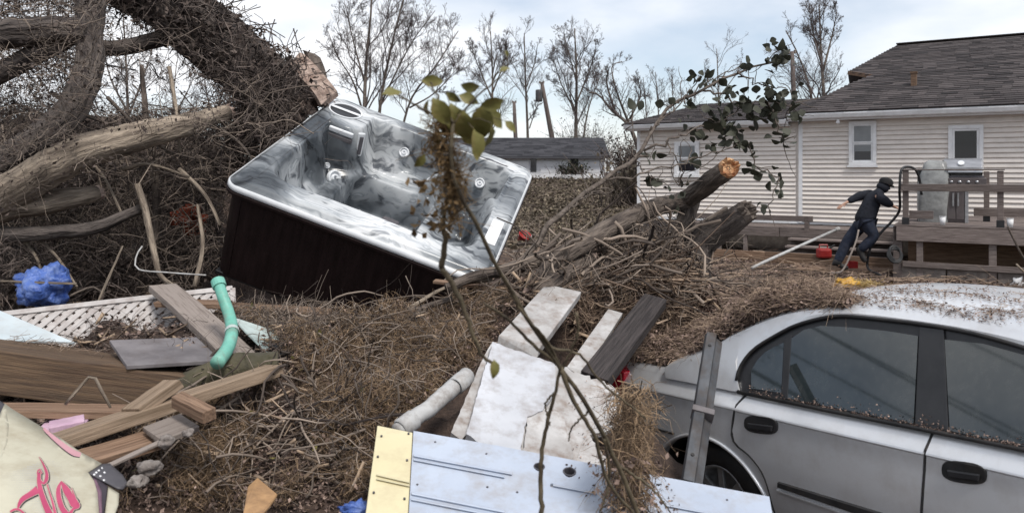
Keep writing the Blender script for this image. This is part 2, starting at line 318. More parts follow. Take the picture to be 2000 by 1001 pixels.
 denim=M('denim', (0.010, 0.014, 0.026), (0.024, 0.031, 0.052), 14, 0.9, 0.6, 30, bdist=0.015, dirt=((0.04, 0.035, 0.04), 0.6, 9)),
 black=M('black_cloth', (0.008, 0.008, 0.009), (0.018, 0.017, 0.018), 10, 0.9, 0.3, 30),
 skin=M('skin', (0.36, 0.21, 0.15), (0.46, 0.29, 0.22), 10, 0.6, 0.1, 60),
 hose=M('black_hose', (0.012, 0.012, 0.013), (0.03, 0.03, 0.032), 8, 0.45, 0.1, 40),
 concrete=M('block', (0.13, 0.11, 0.10), (0.24, 0.21, 0.19), 6, 0.95, 0.5, 40, dirt=((0.08, 0.06, 0.05), 0.6, 5)),
 stone=M('stone', (0.13, 0.11, 0.10), (0.30, 0.27, 0.25), 9, 0.95, 0.8, 40, bdist=.02, dirt=((.08,.06,.05),.8,14)),
 pole=M('utility_pole', (0.07, 0.055, 0.05), (0.16, 0.13, 0.12), 5, 0.95, 0.4, 20, stretch=(6, 6, 1)),
 garage=M('garage_wall', (0.68, 0.68, 0.70), (0.76, 0.76, 0.78), 1.2, 0.7, 0.05, 20, dirt=((0.42, 0.40, 0.40), 0.5, 1)),
)
def acrylic():
    """pale grey marbled acrylic: broad pale and dark zones with fine streaks drawn through them"""
    m = bpy.data.materials.new('marbled_acrylic'); m.use_nodes = True; nt = m.node_tree; N = nt.nodes; L = nt.links; b = N['Principled BSDF']
    tc = N.new('ShaderNodeTexCoord')
    w = N.new('ShaderNodeTexNoise'); w.inputs['Scale'].default_value = 1.3; w.inputs['Detail'].default_value = 3; L.new(tc.outputs['Object'], w.inputs['Vector'])
    def layer(scale, rot, warp, sc, det, ramp):
        wm = N.new('ShaderNodeVectorMath'); wm.operation = 'MULTIPLY_ADD'; wm.inputs[1].default_value = (warp,)*3; L.new(w.outputs['Color'], wm.inputs[0]); L.new(tc.outputs['Object'], wm.inputs[2])
        mp = N.new('ShaderNodeMapping'); mp.inputs['Rotation'].default_value = (0.5, 0.3, R(rot)); mp.inputs['Scale'].default_value = scale; L.new(wm.outputs[0], mp.inputs['Vector'])
        n = N.new('ShaderNodeTexNoise'); n.inputs['Scale'].default_value = sc; n.inputs['Detail'].default_value = det; n.inputs['Roughness'].default_value = 0.5; L.new(mp.outputs[0], n.inputs['Vector'])
        r = N.new('ShaderNodeValToRGB'); e = r.color_ramp.elements
        e[0].position = ramp[0][0]; e[0].color = (*ramp[0][1], 1); e[1].position = ramp[-1][0]; e[1].color = (*ramp[-1][1], 1)
        for p, c in ramp[1:-1]: k = e.new(p); k.color = (*c, 1)
        L.new(n.outputs['Fac'], r.inputs['Fac']); return r.outputs['Color']
    base = layer((0.8, 1.5, 1.2), -20, 0.5, 1.1, 3, [(0.38, (0.055, 0.062, 0.07)), (0.475, (0.20, 0.215, 0.23)), (0.55, (0.40, 0.415, 0.425)), (0.66, (0.60, 0.61, 0.62))])
    st = layer((0.8, 7.5, 4.5), -24, 0.9, 1.5, 5, [(0.36, (0.22, 0.23, 0.25)), (0.45, (0.95, 0.95, 0.95)), (0.53, (1.0, 1.0, 1.0)), (0.60, (0.62, 0.64, 0.66)), (0.66, (1.12, 1.12, 1.12))])
    mx = N.new('ShaderNodeMixRGB'); mx.blend_type = 'MULTIPLY'; mx.inputs['Fac'].default_value = 1; L.new(base, mx.inputs['Color1']); L.new(st, mx.inputs['Color2'])
    L.new(mx.outputs['Color'], b.inputs['Base Color']); b.inputs['Roughness'].default_value = 0.24; b.inputs['Specular IOR Level'].default_value = 0.4
    return m
mt['acrylic'] = acrylic()
# ------------------------------------------------------------------ frames of the two big wrecks (the ground has to make room for them)
TA = np.array([-2.14, 5.53, 1.81]); TD = np.array([-.18, 5.44, 1.07]); TB = np.array([-1.74, 7.43, 2.62])
tex = TD-TA; tex /= np.linalg.norm(tex); tey = TB-TA; tey -= (tey@tex)*tex; tey /= np.linalg.norm(tey); tez = np.cross(tex, tey)
TUBM = Matrix([[tex[i], tey[i], tez[i], TA[i]] for i in range(3)] + [[0, 0, 0, 1]])
CO = np.array([1.624, 2.9, 0.0]); CF = np.array([0.5, -0.866, 0.0]); CN = np.array([0.866, 0.5, 0.0])   # car: B pillar foot, forward, inward

# ------------------------------------------------------------------ ground
def gz(x, y):
    x = np.asarray(x, float); y = np.asarray(y, float)
    G = lambda cx, cy, sx, sy, a: a*np.exp(-((x-cx)/sx)**2-((y-cy)/sy)**2)
    h = 1.5*ss(19, 39, y)
    base = 0.42*ss(1.7, 2.7, y)*(1-ss(5.2, 8.0, y))*(1-ss(1.2, 2.2, x))*ss(-9, -5, x)
    p = base + G(-.75, 4.3, 1.1, 1.1, .42) + G(-2.9, 4.3, 1.6, 1.3, .40) + G(.15, 5.0, .55, .6, .42) + G(.9, 5.6, .8, .9, .55) + G(1.25, 5.5, .45, .45, .30) + G(-.9, 5.0, .7, .35, .04)
    p = p + G(-4.6, 10.3, 2.4, 2.3, 1.75) + G(-8.5, 10, 3.5, 3, 2.2) + G(-3.2, 6.4, 1.6, 1.2, .35) + G(2.0, 7.3, 1.1, .8, .25)
    n = (fbm(x*1.3, y*1.3, 1)-.47)*.34 + (fbm(x*3.4, y*3.4, 5)-.47)*.26 + (fbm(x*9, y*9, 2)-.47)*.08
    near = np.clip(p/0.4, 0.1, 1.2)
    h = h + p + n*near*(y < 40) + (fbm(x*.25, y*.25, 9)-.47)*.5*ss(19, 30, y)
    # car footprint
    rx = x-CO[0]; ry = y-CO[1]; s = rx*CF[0]+ry*CF[1]; d = rx*CN[0]+ry*CN[1]
    m = ss(-.55, -.12, d)*(1-ss(1.75, 2.1, d))*ss(-2.25, -2.0, s)*(1-ss(2.6, 2.9, s))
    h = h*(1-m) + (-.22)*m
    # tub footprint
    q = np.stack([x-TA[0], y-TA[1], h-TA[2]], -1); lx = q@tex; ly = q@tey; lz = q@tez
    ins = (lx > -.03) & (lx < 2.13) & (ly > -.05) & (ly < 2.13) & (lz > -.93) & (lz < .3)
    zb = TA[2] + (-.93 - (x-TA[0])*tez[0] - (y-TA[1])*tez[1])/tez[2]
    return np.where(ins, np.minimum(h, zb), h)
def axis(*segs):
    out = []
    for a, b, st in segs: out += list(np.arange(a, b, st))
    return np.array(out+[segs[-1][1]])
def build_ground():
    xs = axis((-400, -60, 40), (-60, -12, 4), (-12, -6, .25), (-6, 3, .06), (3, 14, .2), (14, 60, 3), (60, 400, 40))
    ys = axis((-200, -8, 20), (-8, 1.2, .6), (1.2, 8.5, .06), (8.5, 20, .2), (20, 60, 1), (60, 500, 40))
    X, Y = np.meshgrid(xs, ys); Z = gz(X, Y); V = np.stack([X, Y, Z], -1).reshape(-1, 3)
    I = np.arange(X.size).reshape(X.shape); Q = np.stack([I[:-1, :-1], I[:-1, 1:], I[1:, 1:], I[1:, :-1]], -1).reshape(-1, 4)
    g = mknp('ground', V, Q, mt['soil'], smooth=True, origin=(0, 0, 0))
    tag(g, 'bare brown soil and debris covered ground of the yard', kind='structure')
build_ground()
def ground_pick(rng, poly, n, ymax=45, ymin=1.5):
    """random ground points seen inside an image polygon"""
    pl = np.array(poly); lo = pl.min(0); hi = pl.max(0); px = rng.uniform(lo[0], hi[0], n*3); py = rng.uniform(lo[1], hi[1], n*3)
    k = inpoly(px, py, poly); px = px[k][:n]; py = py[k][:n]
    rx = (px-1000)/FOC; rz = (HOR-py)/FOC; T = np.full(len(px), np.nan)
    ts = np.geomspace(ymin, ymax, 140)
    prev = np.full(len(px), ymin)
    done = np.zeros(len(px), bool)
    for t in ts:
        below = (EYE+rz*t) < gz(rx*t, np.full(len(px), t)); new = below & ~done; T[new] = (t+prev[new])/2; done |= below; prev[:] = t
    ok = ~np.isnan(T); t = T[ok]; x = rx[ok]*t; return np.stack([x, t, gz(x, t)], 1)

# ------------------------------------------------------------------ house
HO = Vector((6.76, 17.5, 0)); HU = Vector((.846, -.533, 0)); HV = Vector((.533, .846, 0))
def H(u, v, z): return HO + HU*u + HV*v + Vector((0, 0, z))
HR = Matrix([[HU[i], HV[i], (0, 0, 1)[i]] for i in range(3)])
HM = Matrix.Translation(HO) @ HR.to_4x4()          # local x = u, y = v (into the house)
def hmk(mb, name, mat, parent, **k): return mk(name, mb.V, mb.F, mat, parent, M=HM, **k)
house = thing('house', 'pale vinyl sided house with brown shingle roof behind the wooden deck', 'house', HO, rot=HR)
def hbox(name, mat, parent, lo, hi, **k): return hmk(MB().box(lo, hi), name, mat, parent, **k)
# wall cores
hbox('wall', mt['siding'], house, (.0, 0, .66), (9.6, 8, 3.12))
hbox('wall', mt['siding'], house, (-4.06, .03, .66), (-.003, 5.0, 3.02))
hbox('foundation', mt['concrete'], house, (-4.0, .08, -.3), (9.5, 7.9, .657))
# siding courses, each board its own part
def courses(u0, u1, v, z0, z1, exp=.104):
    n = int((z1-z0)/exp); me = None
    for i in range(n):
        z = z0+i*exp
        if me is None:
            mb = MB(); L = u1-u0
            V = [(0, -.004, exp*.999), (0, -.040, .009), (0, -.036, 0), (0, 0.0, 0), (0, 0, exp*.999)]
            V = V+[(L, y, zz) for _, y, zz in V]
            F = [(0, 1, 2, 3, 4), (9, 8, 7, 6, 5)]+[(k, k+5, (k+1) % 5+5, (k+1) % 5) for k in range(5)]
            o = mk('siding_board', V, F, mt['siding'], house, M=HM @ Matrix.Translation((u0, v, z))); me = o.data
        else:
            o = bpy.data.objects.new('siding_board', me); COL.objects.link(o); attach(o, HM @ Matrix.Translation((u0, v, z)), house)
courses(.09, 9.6, -.001, .69, 3.02); courses(-4.0, -.07, .029, .69, 2.95)
for u, v in ((.045, -.012), (-4.03, .018)): hbox('corner_post', mt['white'], house, (u-.045, v-.02, .66), (u+.045, v+.03, 3.0))
hbox('starter_strip', mt['white'], house, (-4.0, -.015, .63), (9.6, .02, .688))
# windows
def window(pxs, y0, y1, door=False):
    """pxs: left/right px of the outer frame, y rows of top/bottom"""
    fr = Plane(H(0, -.03, 0), -np.array(HV)); a = fr.hit(pxs[0], (y0+y1)/2); b = fr.hit(pxs[1], (y0+y1)/2)
    def uvz(p): q = p-HO; return q.dot(HU), p.z
    u0, _ = uvz(a); u1, _ = uvz(b); z1 = uvz(fr.hit((pxs[0]+pxs[1])/2, y0))[1]; z0 = uvz(fr.hit((pxs[0]+pxs[1])/2, y1))[1]
    v = -.03; w = .075
    mb = MB()
    mb.box((u0, v-.05, z1-w), (u1, v+.02, z1)).box((u0, v-.05, z0), (u1, v+.02, z0+w)).box((u0, v-.05, z0+w), (u0+w, v+.02, z1-w)).box((u1-w, v-.05, z0+w), (u1, v+.02, z1-w))
    f = hmk(mb, 'window', mt['white'], house, bevel=.006)
    if door:
        mb = MB(); g = .045
        mb.box((u0+w, v-.03, z0+w), (u0+w+g, v, z1-w)).box((u1-w-g, v-.03, z0+w), (u1-w, v, z1-w)).box((u0+w+g, v-.03, z1-w-g), (u1-w-g, v, z1-w))
        hmk(mb, 'sash', mt['white'], f, bevel=.004)
        hbox('pane', mt['darkpane'], f, (u0+w+g, v-.012, z0+w), (u1-w-g, v-.004, z1-w-g))
    else:
        zm = (z0+z1)/2; g = .035
        for za, zb, off in ((zm, z1-w, -.018), (z0+w, zm, -.002)):
            mb = MB(); y = v+off
            mb.box((u0+w, y-.02, za), (u0+w+g, y, zb)).box((u1-w-g, y-.02, za), (u1-w, y, zb)).box((u0+w+g, y-.02, zb-g), (u1-w-g, y, zb)).box((u0+w+g, y-.02, za), (u1-w-g, y, za+g))
            s = hmk(mb, 'sash', mt['white'], f, bevel=.003)
            hbox('pane', mt['greypane'], f, (u0+w+g, y-.012, za+g), (u1-w-g, y-.005, zb-g))
        hbox('pane', mt['darkpane'], f, (u0+w+g+.01, v-.0165, z0+w+g+.01), (u1-w-g-.01, v-.0145, z0+w+g+.2))
        hbox('sill', mt['white'], f, (u0-.03, v-.075, z0-.045), (u1+.03, v+.02, z0-.002))
window((1658, 1712), 236, 322); window((1318, 1366), 276, 342); window((1852, 1921), 244, 331, door=True)
# gutters, fascia, soffit
def eave(u0, u1, v, z):
    hbox('soffit', mt['white'], house, (u0, v+.06, z-.03), (u1, -v*0+.1, z-.005))
    hbox('fascia', mt['white'], house, (u0, v+.03, z-.035), (u1, v+.055, z+.14))
    V = [(v+.03, z+.13), (v-.09, z+.13), (v-.10, z+.10), (v-.07, z+.02), (v-.05, z+.0), (v+.03, z+.0)]
    k = len(V); mb = MB(); mb.add([(u0, a, b) for a, b in V]+[(u1, a, b) for a, b in V], [tuple(range(k)), tuple(range(2*k-1, k-1, -1))]+[(i, i+k, (i+1) % k+k, (i+1) % k) for i in range(k)])
    hmk(mb, 'gutter', mt['white'], house, bevel=.008)
eave(-.18, 9.7, -.34, 3.06); eave(-4.3, -.185, -.30, 2.96)
# roofs as courses of separate shingle tabs, clipped to the slope's outline
def roof(poly_uz, plane_f, exp, tab, mat, parent, rng, thick=.012):
    """poly in (u, t) with t the distance up the slope; plane_f(u,t,n)->local point"""
    poly = np.array(poly_uz); tmax = poly[:, 1].max(); V = []; F = []
    t = 0.0
    while t < tmax:
        tc = min(t+exp*.5, tmax-.01); xs = []
        for i in range(len(poly)):
            (a, b), (c, d) = poly[i], poly[(i+1) % len(poly)]
            if (b > tc) != (d > tc): xs.append(a+(c-a)*(tc-b)/(d-b))
        xs.sort()
        for x0, x1 in zip(xs[::2], xs[1::2]):
            u = x0 - rng.uniform(0, tab)
            while u < x1:
                w = tab*rng.choice([.6, 1, 1, 1.5]); a = max(u, x0); b = min(u+w-.006, x1); u += w
                if b-a < .02: continue
                th = thick*rng.uniform(.7, 1.7); k = len(V); j = rng.uniform(-.006, .006)
                for uu, tt, nn in ((a, t-.015+j, th), (b, t-.015+j, th), (b, t+exp, .002), (a, t+exp, .002), (a, t-.015+j, 0), (b, t-.015+j, 0)): V.append(plane_f(uu, tt, nn))
                F += [(k, k+1, k+2, k+3), (k, k+4, k+5, k+1)]
        t += exp
    o = mk('shingles', V, F, mat, parent, M=HM, recalc=False); tag(o, kind='stuff'); return o
rngr = np.random.default_rng(5)
z0, v0 = 3.215, -.44; z1, v1 = 5.5, 5.5; SL = math.hypot(z1-z0, v1-v0); sv, sz = (v1-v0)/SL, (z1-z0)/SL
fmain = lambda u, t, n: (u, v0+sv*t-sz*n, z0+sz*t+sv*n)
rp = Plane(H(0, v0, z0), np.array(HV)*-sz+np.array((0, 0, sv)))
def rpt(px, py):
    p = rp.hit(px, py)-HO; return p.dot(HU), (p.dot(HV)-v0)/sv
mp_ = [(-.2, 0), (9.9, 0), (9.9, SL), rpt(1750, 89), rpt(1657, 139), rpt(1702, 146), rpt(1655, 165), rpt(1600, 192)]
mp_ = [(u, min(max(t, 0), SL)) for u, t in mp_]
b_ = MB(); b_.add([fmain(u, t, -.01) for u, t in mp_]+[fmain(u, t, -.06) for u, t in mp_], [tuple(range(8)), tuple(range(15, 7, -1))]+[(i, i+8, (i+1) % 8+8, (i+1) % 8) for i in range(8)])
rf = hmk(b_, 'roof', mt['shingle'], house)
roof(mp_, fmain, .155, .31, mt['shingle'], rf, rngr)
# back slope, hip end and ridge cap
ru = mp_[3][0]
hmk(MB().add([(ru, v1, z1-.02), (9.9, v1, z1-.02), (9.9, 11.4, z0), (-.2, 11.4, z0)], [(0, 1, 2, 3)]), 'back_slope', mt['shingle'], rf)
hmk(MB().add([(ru, v1, z1-.03), (-.2, 11.4, z0-.02), fmain(mp_[4][0]-.02, mp_[4][1], -.03)], [(0, 1, 2)]), 'hip_end', mt['shingle'], rf)
hmk(MB().beam((ru, v1, z1+.012), (9.9, v1, z1+.012), .24, .03), 'ridge_cap', mt['shingle'], rf, bevel=.008)
a_, c_ = fmain(*mp_[4], -.11), fmain(*mp_[5], -.11)
hmk(MB().beam(fmain(*mp_[4], -.035), fmain(*mp_[5], -.035), .05, .10), 'fascia', mt['brownwood'], rf)
# gable wall under the overhanging upper roof
hmk(MB().add([(0.02, 2.0, 3.1), (0.02, 7.9, 3.1), (mp_[5][0]+.25, 7.0, 4.75), (mp_[5][0]+.25, 3.4, 4.45)], [(0, 1, 2, 3)]), 'gable_wall', mt['siding'], house)
# roof vent stack
p = rp.hit(1785, 166)-HO; vu, vv = p.dot(HU), p.dot(HV); vt = (vv-v0)/sv
vz = z0+sz*vt
hmk(MB().box((vu-.06, vv-.09, vz-.1), (vu+.06, vv+.09, vz+.28)).box((vu-.075, vv-.105, vz+.27), (vu+.075, vv+.105, vz+.31)), 'roof_vent', mt['brownwood'], rf, bevel=.006)
# wing roof
wz0, wv0, wz1, wv1 = 3.10, -.40, 3.78, 2.5; WL = math.hypot(wz1-wz0, wv1-wv0); wsv, wsz = (wv1-wv0)/WL, (wz1-wz0)/WL
fw = lambda u, t, n: (u, wv0+wsv*t-wsz*n, wz0+wsz*t+wsv*n)
wp = [(-4.35, 0), (-.25, 0), (.35, WL*.5), (.9, WL), (-3.2, WL)]
b_ = MB(); b_.add([fw(u, t, -.01) for u, t in wp]+[fw(u, t, -.06) for u, t in wp], [tuple(range(5)), tuple(range(9, 4, -1))]+[(i, i+5, (i+1) % 5+5, (i+1) % 5) for i in range(5)])
rw = hmk(b_, 'roof', mt['shingle'], house)
roof(wp, fw, .155, .31, mt['shingle'], rw, rngr)
hmk(MB().add([(-3.2, wv1, wz1-.02), (1.2, wv1, wz1-.02), (1.2, 5.4, wz0), (-4.35, 5.4, wz0), (-4.35, wv0, wz0-.02)], [(0, 1, 2, 3), (0, 3, 4)]), 'back_slope', mt['shingle'], rw)
# eave lamp
hmk(MB().lathe((.9, -.30, 3.0), (0, 0, 1), [(.0, -.07), (.035, -.06), (.05, -.03), (.03, .0), (.03, .03)], 10), 'eave_lamp', mt['white'], house, smooth=True)

# ------------------------------------------------------------------ walkway along the wall
walk = thing('walkway', 'low weathered board walkway running along the house wall left of the deck', 'walkway', H(0, -1.4, 0), rot=HR)
rngw = np.random.default_rng(8)
def hboards(parent, name, u0, u1, vz, mat, n=1, gap=.01):
    for (v, z, wv, wz) in vz:
        L = (u1-u0)/n
        for i in range(n):
            a = u0+i*L+rngw.uniform(0, .02); b = u0+(i+1)*L-gap
            hmk(MB().beam((a, v+rngw.uniform(-.01, .01), z+rngw.uniform(-.008, .008)), (b, v, z+rngw.uniform(-.008, .008)), wv, wz), name, mat, parent, bevel=.006)
hboards(walk, 'deck_board', -2.6, 2.3, [(-.16-.15*i, .60, .14, .035) for i in range(8)], mt['deckwood'], 2)
hboards(walk, 'fascia_board', -2.6, 2.3, [(-1.32, .50, .04, .16)], mt['deckwood'], 2)
hboards(walk, 'handrail', -2.4, .55, [(-1.28, .83, .09, .12)], mt['deckwood'], 1)
for u in (-2.3, -1.5, -.9, .42, 1.45, 2.2):
    hmk(MB().box((u-.045, -1.33, -.25), (u+.045, -1.24, .88 if u < .6 else .62)), 'post', mt['deckwood'], walk, bevel=.006)
hboards(walk, 'step_board', .1, 2.3, [(-1.55-.33*i, .40-.13*i, .30, .04) for i in range(3)], mt['deckwood'], 1)
hboards(walk, 'riser_board', .1, 2.3, [(-1.42-.33*i, .31-.13*i, .03, .15) for i in range(3)], mt['deckwood'], 1)
hboards(walk, 'bottom_board', -2.6, 2.3, [(-2.6, .10, .04, .2), (-2.75, .02, .04, .18)], mt['brownwood'], 2)

# ------------------------------------------------------------------ deck
deck = thing('deck', 'raised weathered wooden deck with railing holding the grill', 'deck', H(2.37, -3.83, 0), rot=HR)
D0, D1, DV0, DV1, DZ = 2.37, 8.8, -3.83, -.06, .935
nb = 27
for i in range(nb):
    v = DV0+.07+i*(DV1-DV0-.1)/nb
    hmk(MB().box((D0-.03, v-.066, DZ-.036+rngw.uniform(0, .004)), (D1, v+.066, DZ+rngw.uniform(-.003, .003))), 'deck_board', mt['deckwood'], deck, bevel=.005)
hmk(MB().box((D0+.002, DV0-.005, DZ-.285), (D1, DV0+.035, DZ-.04)), 'rim_board', mt['deckwood'], deck, bevel=.006)
hmk(MB().box((D0-.04, DV0+.04, DZ-.285), (D0, DV1, DZ-.04)), 'rim_board', mt['deckwood'], deck, bevel=.006)
for u, w in ((D0+.02, .14), (D0+.36, .10), (D0+1.42, .11), (D0+2.5, .10), (D0+3.6, .10), (D0+5, .1)):
    hmk(MB().box((u-w/2, DV0+.04, -.3), (u+w/2, DV0+.14, DZ-.04)), 'support_post', mt['deckwood'], deck, bevel=.006)
hmk(MB().box((D0+.1, DV0+.0, .20), (D1, DV0+.038, .30)), 'bottom_rail', mt['deckwood'], deck, bevel=.006)
for k in range(9):
    u = D0+.05+k*.72
    hmk(MB().box((u, DV0+.05, -.3), (u+.70, DV0+.15, .195)), 'skirting_block', mt['concrete'], deck, bevel=.01)
hmk(MB().box((D0+.1, DV0+1.2, -.3), (D1, DV0+1.24, DZ-.05)), 'back_board', mt['brownwood'], deck)
def post(px, py0, py1, v, w=.09):
    k = Plane(H(0, v, 0), -np.array(HV)); p = k.hit(px, 380)-HO; u = p.dot(HU); z1 = k.hit(px, py0).z
    hmk(MB().box((u-w/2, v-w/2, DZ), (u+w/2, v+w/2, z1)), 'rail_post', mt['deckwood'], deck, bevel=.006)
    hmk(MB().box((u-w*.62, v-w*.62, DZ+.002), (u+w*.62, v+w*.62, DZ+.12)), 'post_bracket', mt['blackplastic'], deck, bevel=.004); return u, z1
u1, zt = post(1769, 332, 440, DV0+.06); u2, _ = post(1954, 333, 440, DV0+.06); post(1995+60, 333, 440, DV0+.06)
post(1927, 334, 430, DV0+1.7)
hmk(MB().box((u1-.08, DV0-.035, zt-.36), (D1, DV0+.01, zt-.235)), 'mid_rail', mt['deckwood'], deck, bevel=.006)
hmk(MB().box((u1+.05, DV0+.11, zt-.84), (u1+.42, DV0+.15, zt-.70)), 'lower_rail', mt['deckwood'], deck, bevel=.006)
hmk(MB().box((u1+1.0, DV0+1.6, zt-.84), (D1, DV0+1.64, zt-.70)), 'lower_rail', mt['deckwood'], deck, bevel=.006)
hmk(MB().box((u1-.07, DV0+.0, zt-.002), (u2+.06, DV0+.12, zt+.018)), 'top_rail', mt['deckwood'], deck, bevel=.004)

# ------------------------------------------------------------------ grill on the deck
gv = DV0+.95
gk = Plane(H(0, gv, 0), -np.array(HV))
def gu(px): return (gk.hit(px, 380)-HO).dot(HU)
def gzz(py): return gk.hit(1850, py).z
g0, g1, g2, g3 = gu(1795), gu(1846), gu(1888), gu(1925)
grill = thing('grill', 'stainless gas grill with open hood standing on the wooden deck', 'grill', H((g0+g3)/2, gv, DZ), rot=HR)
zb = DZ+.003; zc = gzz(362); zh = gzz(312)
hmk(MB().box((g1, gv, zb), (g2, gv+.5, zc)), 'cabinet', mt['grilldoor'], grill, bevel=.01)
gm = (g1+g2)/2
for a, b in ((g1+.035, gm-.004), (gm+.004, g2-.035)):
    d = hmk(MB().box((a, gv-.025, zb+.06), (b, gv-.002, zc-.04)), 'door', mt['grilldoor'], grill, bevel=.006)
    x = b-.035 if b < gm+.01 else a+.035
    hmk(MB().tube([H(x, gv-.03, zc-.16)-HO, H(x, gv-.06, zc-.16)-HO, H(x, gv-.06, zc-.34)-HO, H(x, gv-.03, zc-.34)-HO], .008, 6) if False else MB().box((x-.012, gv-.055, zc-.36), (x+.012, gv-.04, zc-.13)).box((x-.012, gv-.042, zc-.15), (x+.012, gv-.024, zc-.13)).box((x-.012, gv-.042, zc-.36), (x+.012, gv-.024, zc-.34)), 'handle', mt['grillsteel'], d)
for u in (g1, g2): hmk(MB().box((u-.028, gv-.03, zb), (u+.028, gv+.04, zc)), 'corner_post', mt['grillsteel'], grill, bevel=.006)
hmk(MB().box((g1-.05, gv-.06, zc+.002), (g2+.30, gv+.5, zc+.14)), 'control_panel', mt['grilldoor'], grill, bevel=.012)
for k in range(4): hmk(MB().lathe((g1+.10+k*.13, gv-.06, zc+.07), (0, -1, 0), [(.0, .05), (.022, .05), (.026, .03), (.03, .0)], 12), 'knob', mt['grillsteel'], grill, smooth=True)
hmk(MB().box((g1-.03, gv-.02, zc+.145), (g2+.26, gv+.46, zc+.18)), 'cooking_grate', mt['darkgrey'], grill)
# hood: half open, curved section
prof = [(gv+.48, zc+.18), (gv+.50, zc+.36), (gv+.44, zc+.50), (gv+.30, zh+.03), (gv+.12, zh-.0), (gv-.02, zc+.34), (gv-.04, zc+.24)]
k = len(prof); mb = MB(); L_ = [(g1-.03, *p) for p in prof]; R_ = [(g2+.24, *p) for p in prof]
mb.add(L_+R_, [tuple(range(k)), tuple(range(2*k-1, k-1, -1))]+[(i, i+k, i+1+k, i+1) for i in range(k-1)])
hd = hmk(mb, 'hood', mt['grillsteel'], grill, bevel=.012)
hmk(MB().box((g1+.02, gv-.09, zc+.30), (g2+.2, gv-.07, zc+.325)).box((g1+.05, gv-.08, zc+.30), (g1+.07, gv-.02, zc+.325)).box((g2+.15, gv-.08, zc+.30), (g2+.17, gv-.02, zc+.325)), 'handle', mt['grillsteel'], hd)
hmk(MB().lathe((gm+.08, gv+.02, zc+.41), (0, -.7, .6), [(0, .012), (.05, .01), (.055, 0)], 14), 'thermometer', mt['jet'], hd)
# clear crumpled cover over the left side burner
mb = MB(); rows = []
cv = np.random.default_rng(4)
for j, (z, e) in enumerate(((zb, .02), (zb+.3, .0), (zc, -.01), (zc+.22, .03), (zc+.42, .12), (zh-.01, .22))):
    ring = []
    for i in range(20):
        a = 2*math.pi*i/20; cu = (g0+g1)/2-.0+.06*j/5; hw = (g1-g0)/2+.04-e*.6; hd_ = .30-e*.5
        c = math.copysign(abs(math.cos(a))**.28, math.cos(a)); s_ = math.copysign(abs(math.sin(a))**.28, math.sin(a))
        ring.append((cu+hw*c+cv.normal(0, .012), gv+.2+hd_*s_+cv.normal(0, .012), z+cv.normal(0, .008)*(j > 0)))
    rows.append(ring)
for r in rows: mb.V += r
for j in range(5):
    for i in range(20): mb.F.append((j*20+i, j*20+(i+1) % 20, (j+1)*20+(i+1) % 20, (j+1)*20+i))
mb.F.append(tuple(100+i for i in range(20)))
hmk(mb, 'cover', mt['cover'], grill, smooth=True)
hmk(MB().box((g0-.03, gv+.02, zb), (g0+.09, gv+.42, zc+.3)), 'side_panel', mt['blackplastic'], grill, bevel=.02)
# small white cup at the deck edge
for (px, py, lab) in ((1841, 424, 'small white cup on the deck in front of the grill'), (1956, 440, 'small white tin beside the right deck post')):
    kk = Plane(H(0, DV0+.05 if px < 1900 else DV0-.02, 0), -np.array(HV)); q = kk.hit(px, 430)-HO; cu, cvv = q.dot(HU), DV0+.1 if px < 1900 else DV0+.06
    if px > 1900: cu += .12
    t = thing('cup', lab, 'cup', H(cu, cvv, DZ), rot=HR)
    hmk(MB().lathe((cu, cvv, DZ+.006), (0, 0, 1), [(0, 0), (.04, 0), (.05, .14), (.046, .14), (.037, .01), (0, .01)], 14), 'cup_body', mt['white'], t, smooth=True)
    hmk(MB().lathe((cu, cvv, DZ+.006), (0, 0, 1), [(.048, .138), (.054, .142), (.054, .15), (.046, .15)], 14), 'rim', mt['white'], t)

# ------------------------------------------------------------------ far garage
gar = thing('garage', 'low white garage with dark grey shingle roof at the back of the yard', 'garage', (1.5, 38, 1.4))
GX0, GX1, GY = -6.0, 4.72, 38.0; gz0, gze, gzr = 1.2, 2.62, 3.70
mk('wall', *(lambda m: (m.V, m.F))(MB().box((GX0, GY, gz0), (GX1, GY+5, gze))), mt['garage'], gar)
for a, b in ((1.42, 2.90), (3.62, 4.55), (-.9, .9)):
    dm = MB()
    d = mk('garage_door', *(lambda m: (m.V, m.F))(MB().box((a, GY-.05, gz0), (b, GY-.003, gze-.22))), mt['garage'], gar)
    for r in range(4): mk('door_panel', *(lambda m: (m.V, m.F))(MB().box((a+.04, GY-.075, gz0+.02+r*.30), (b-.04, GY-.052, gz0+.29+r*.30))), mt['garage'], d)
for a, b in ((.95, 1.25), (2.98, 3.4)): mk('window', *(lambda m: (m.V, m.F))(MB().box((a, GY-.03, gz0+.65), (b, GY-.003, gze-.1))), mt['darkpane'], gar)
grf = mk('roof', *(lambda m: (m.V, m.F))(MB().add([(GX0-.3, GY-.45, gze), (GX1+.25, GY-.45, gze), (GX1+.25, GY+2.5, gzr), (GX0-.3, GY+2.5, gzr), (GX1+.25, GY+5.4, gze), (GX0-.3, GY+5.4, gze), (GX0-.3, GY-.45, gze-.1), (GX1+.25, GY-.45, gze-.1)], [(0, 1, 2, 3), (3, 2, 4, 5), (0, 6, 7, 1)])), mt['shingle_grey'], gar)
V = []; F = []; sl = math.hypot(gzr-gze, 2.95)
rg = np.random.default_rng(6)
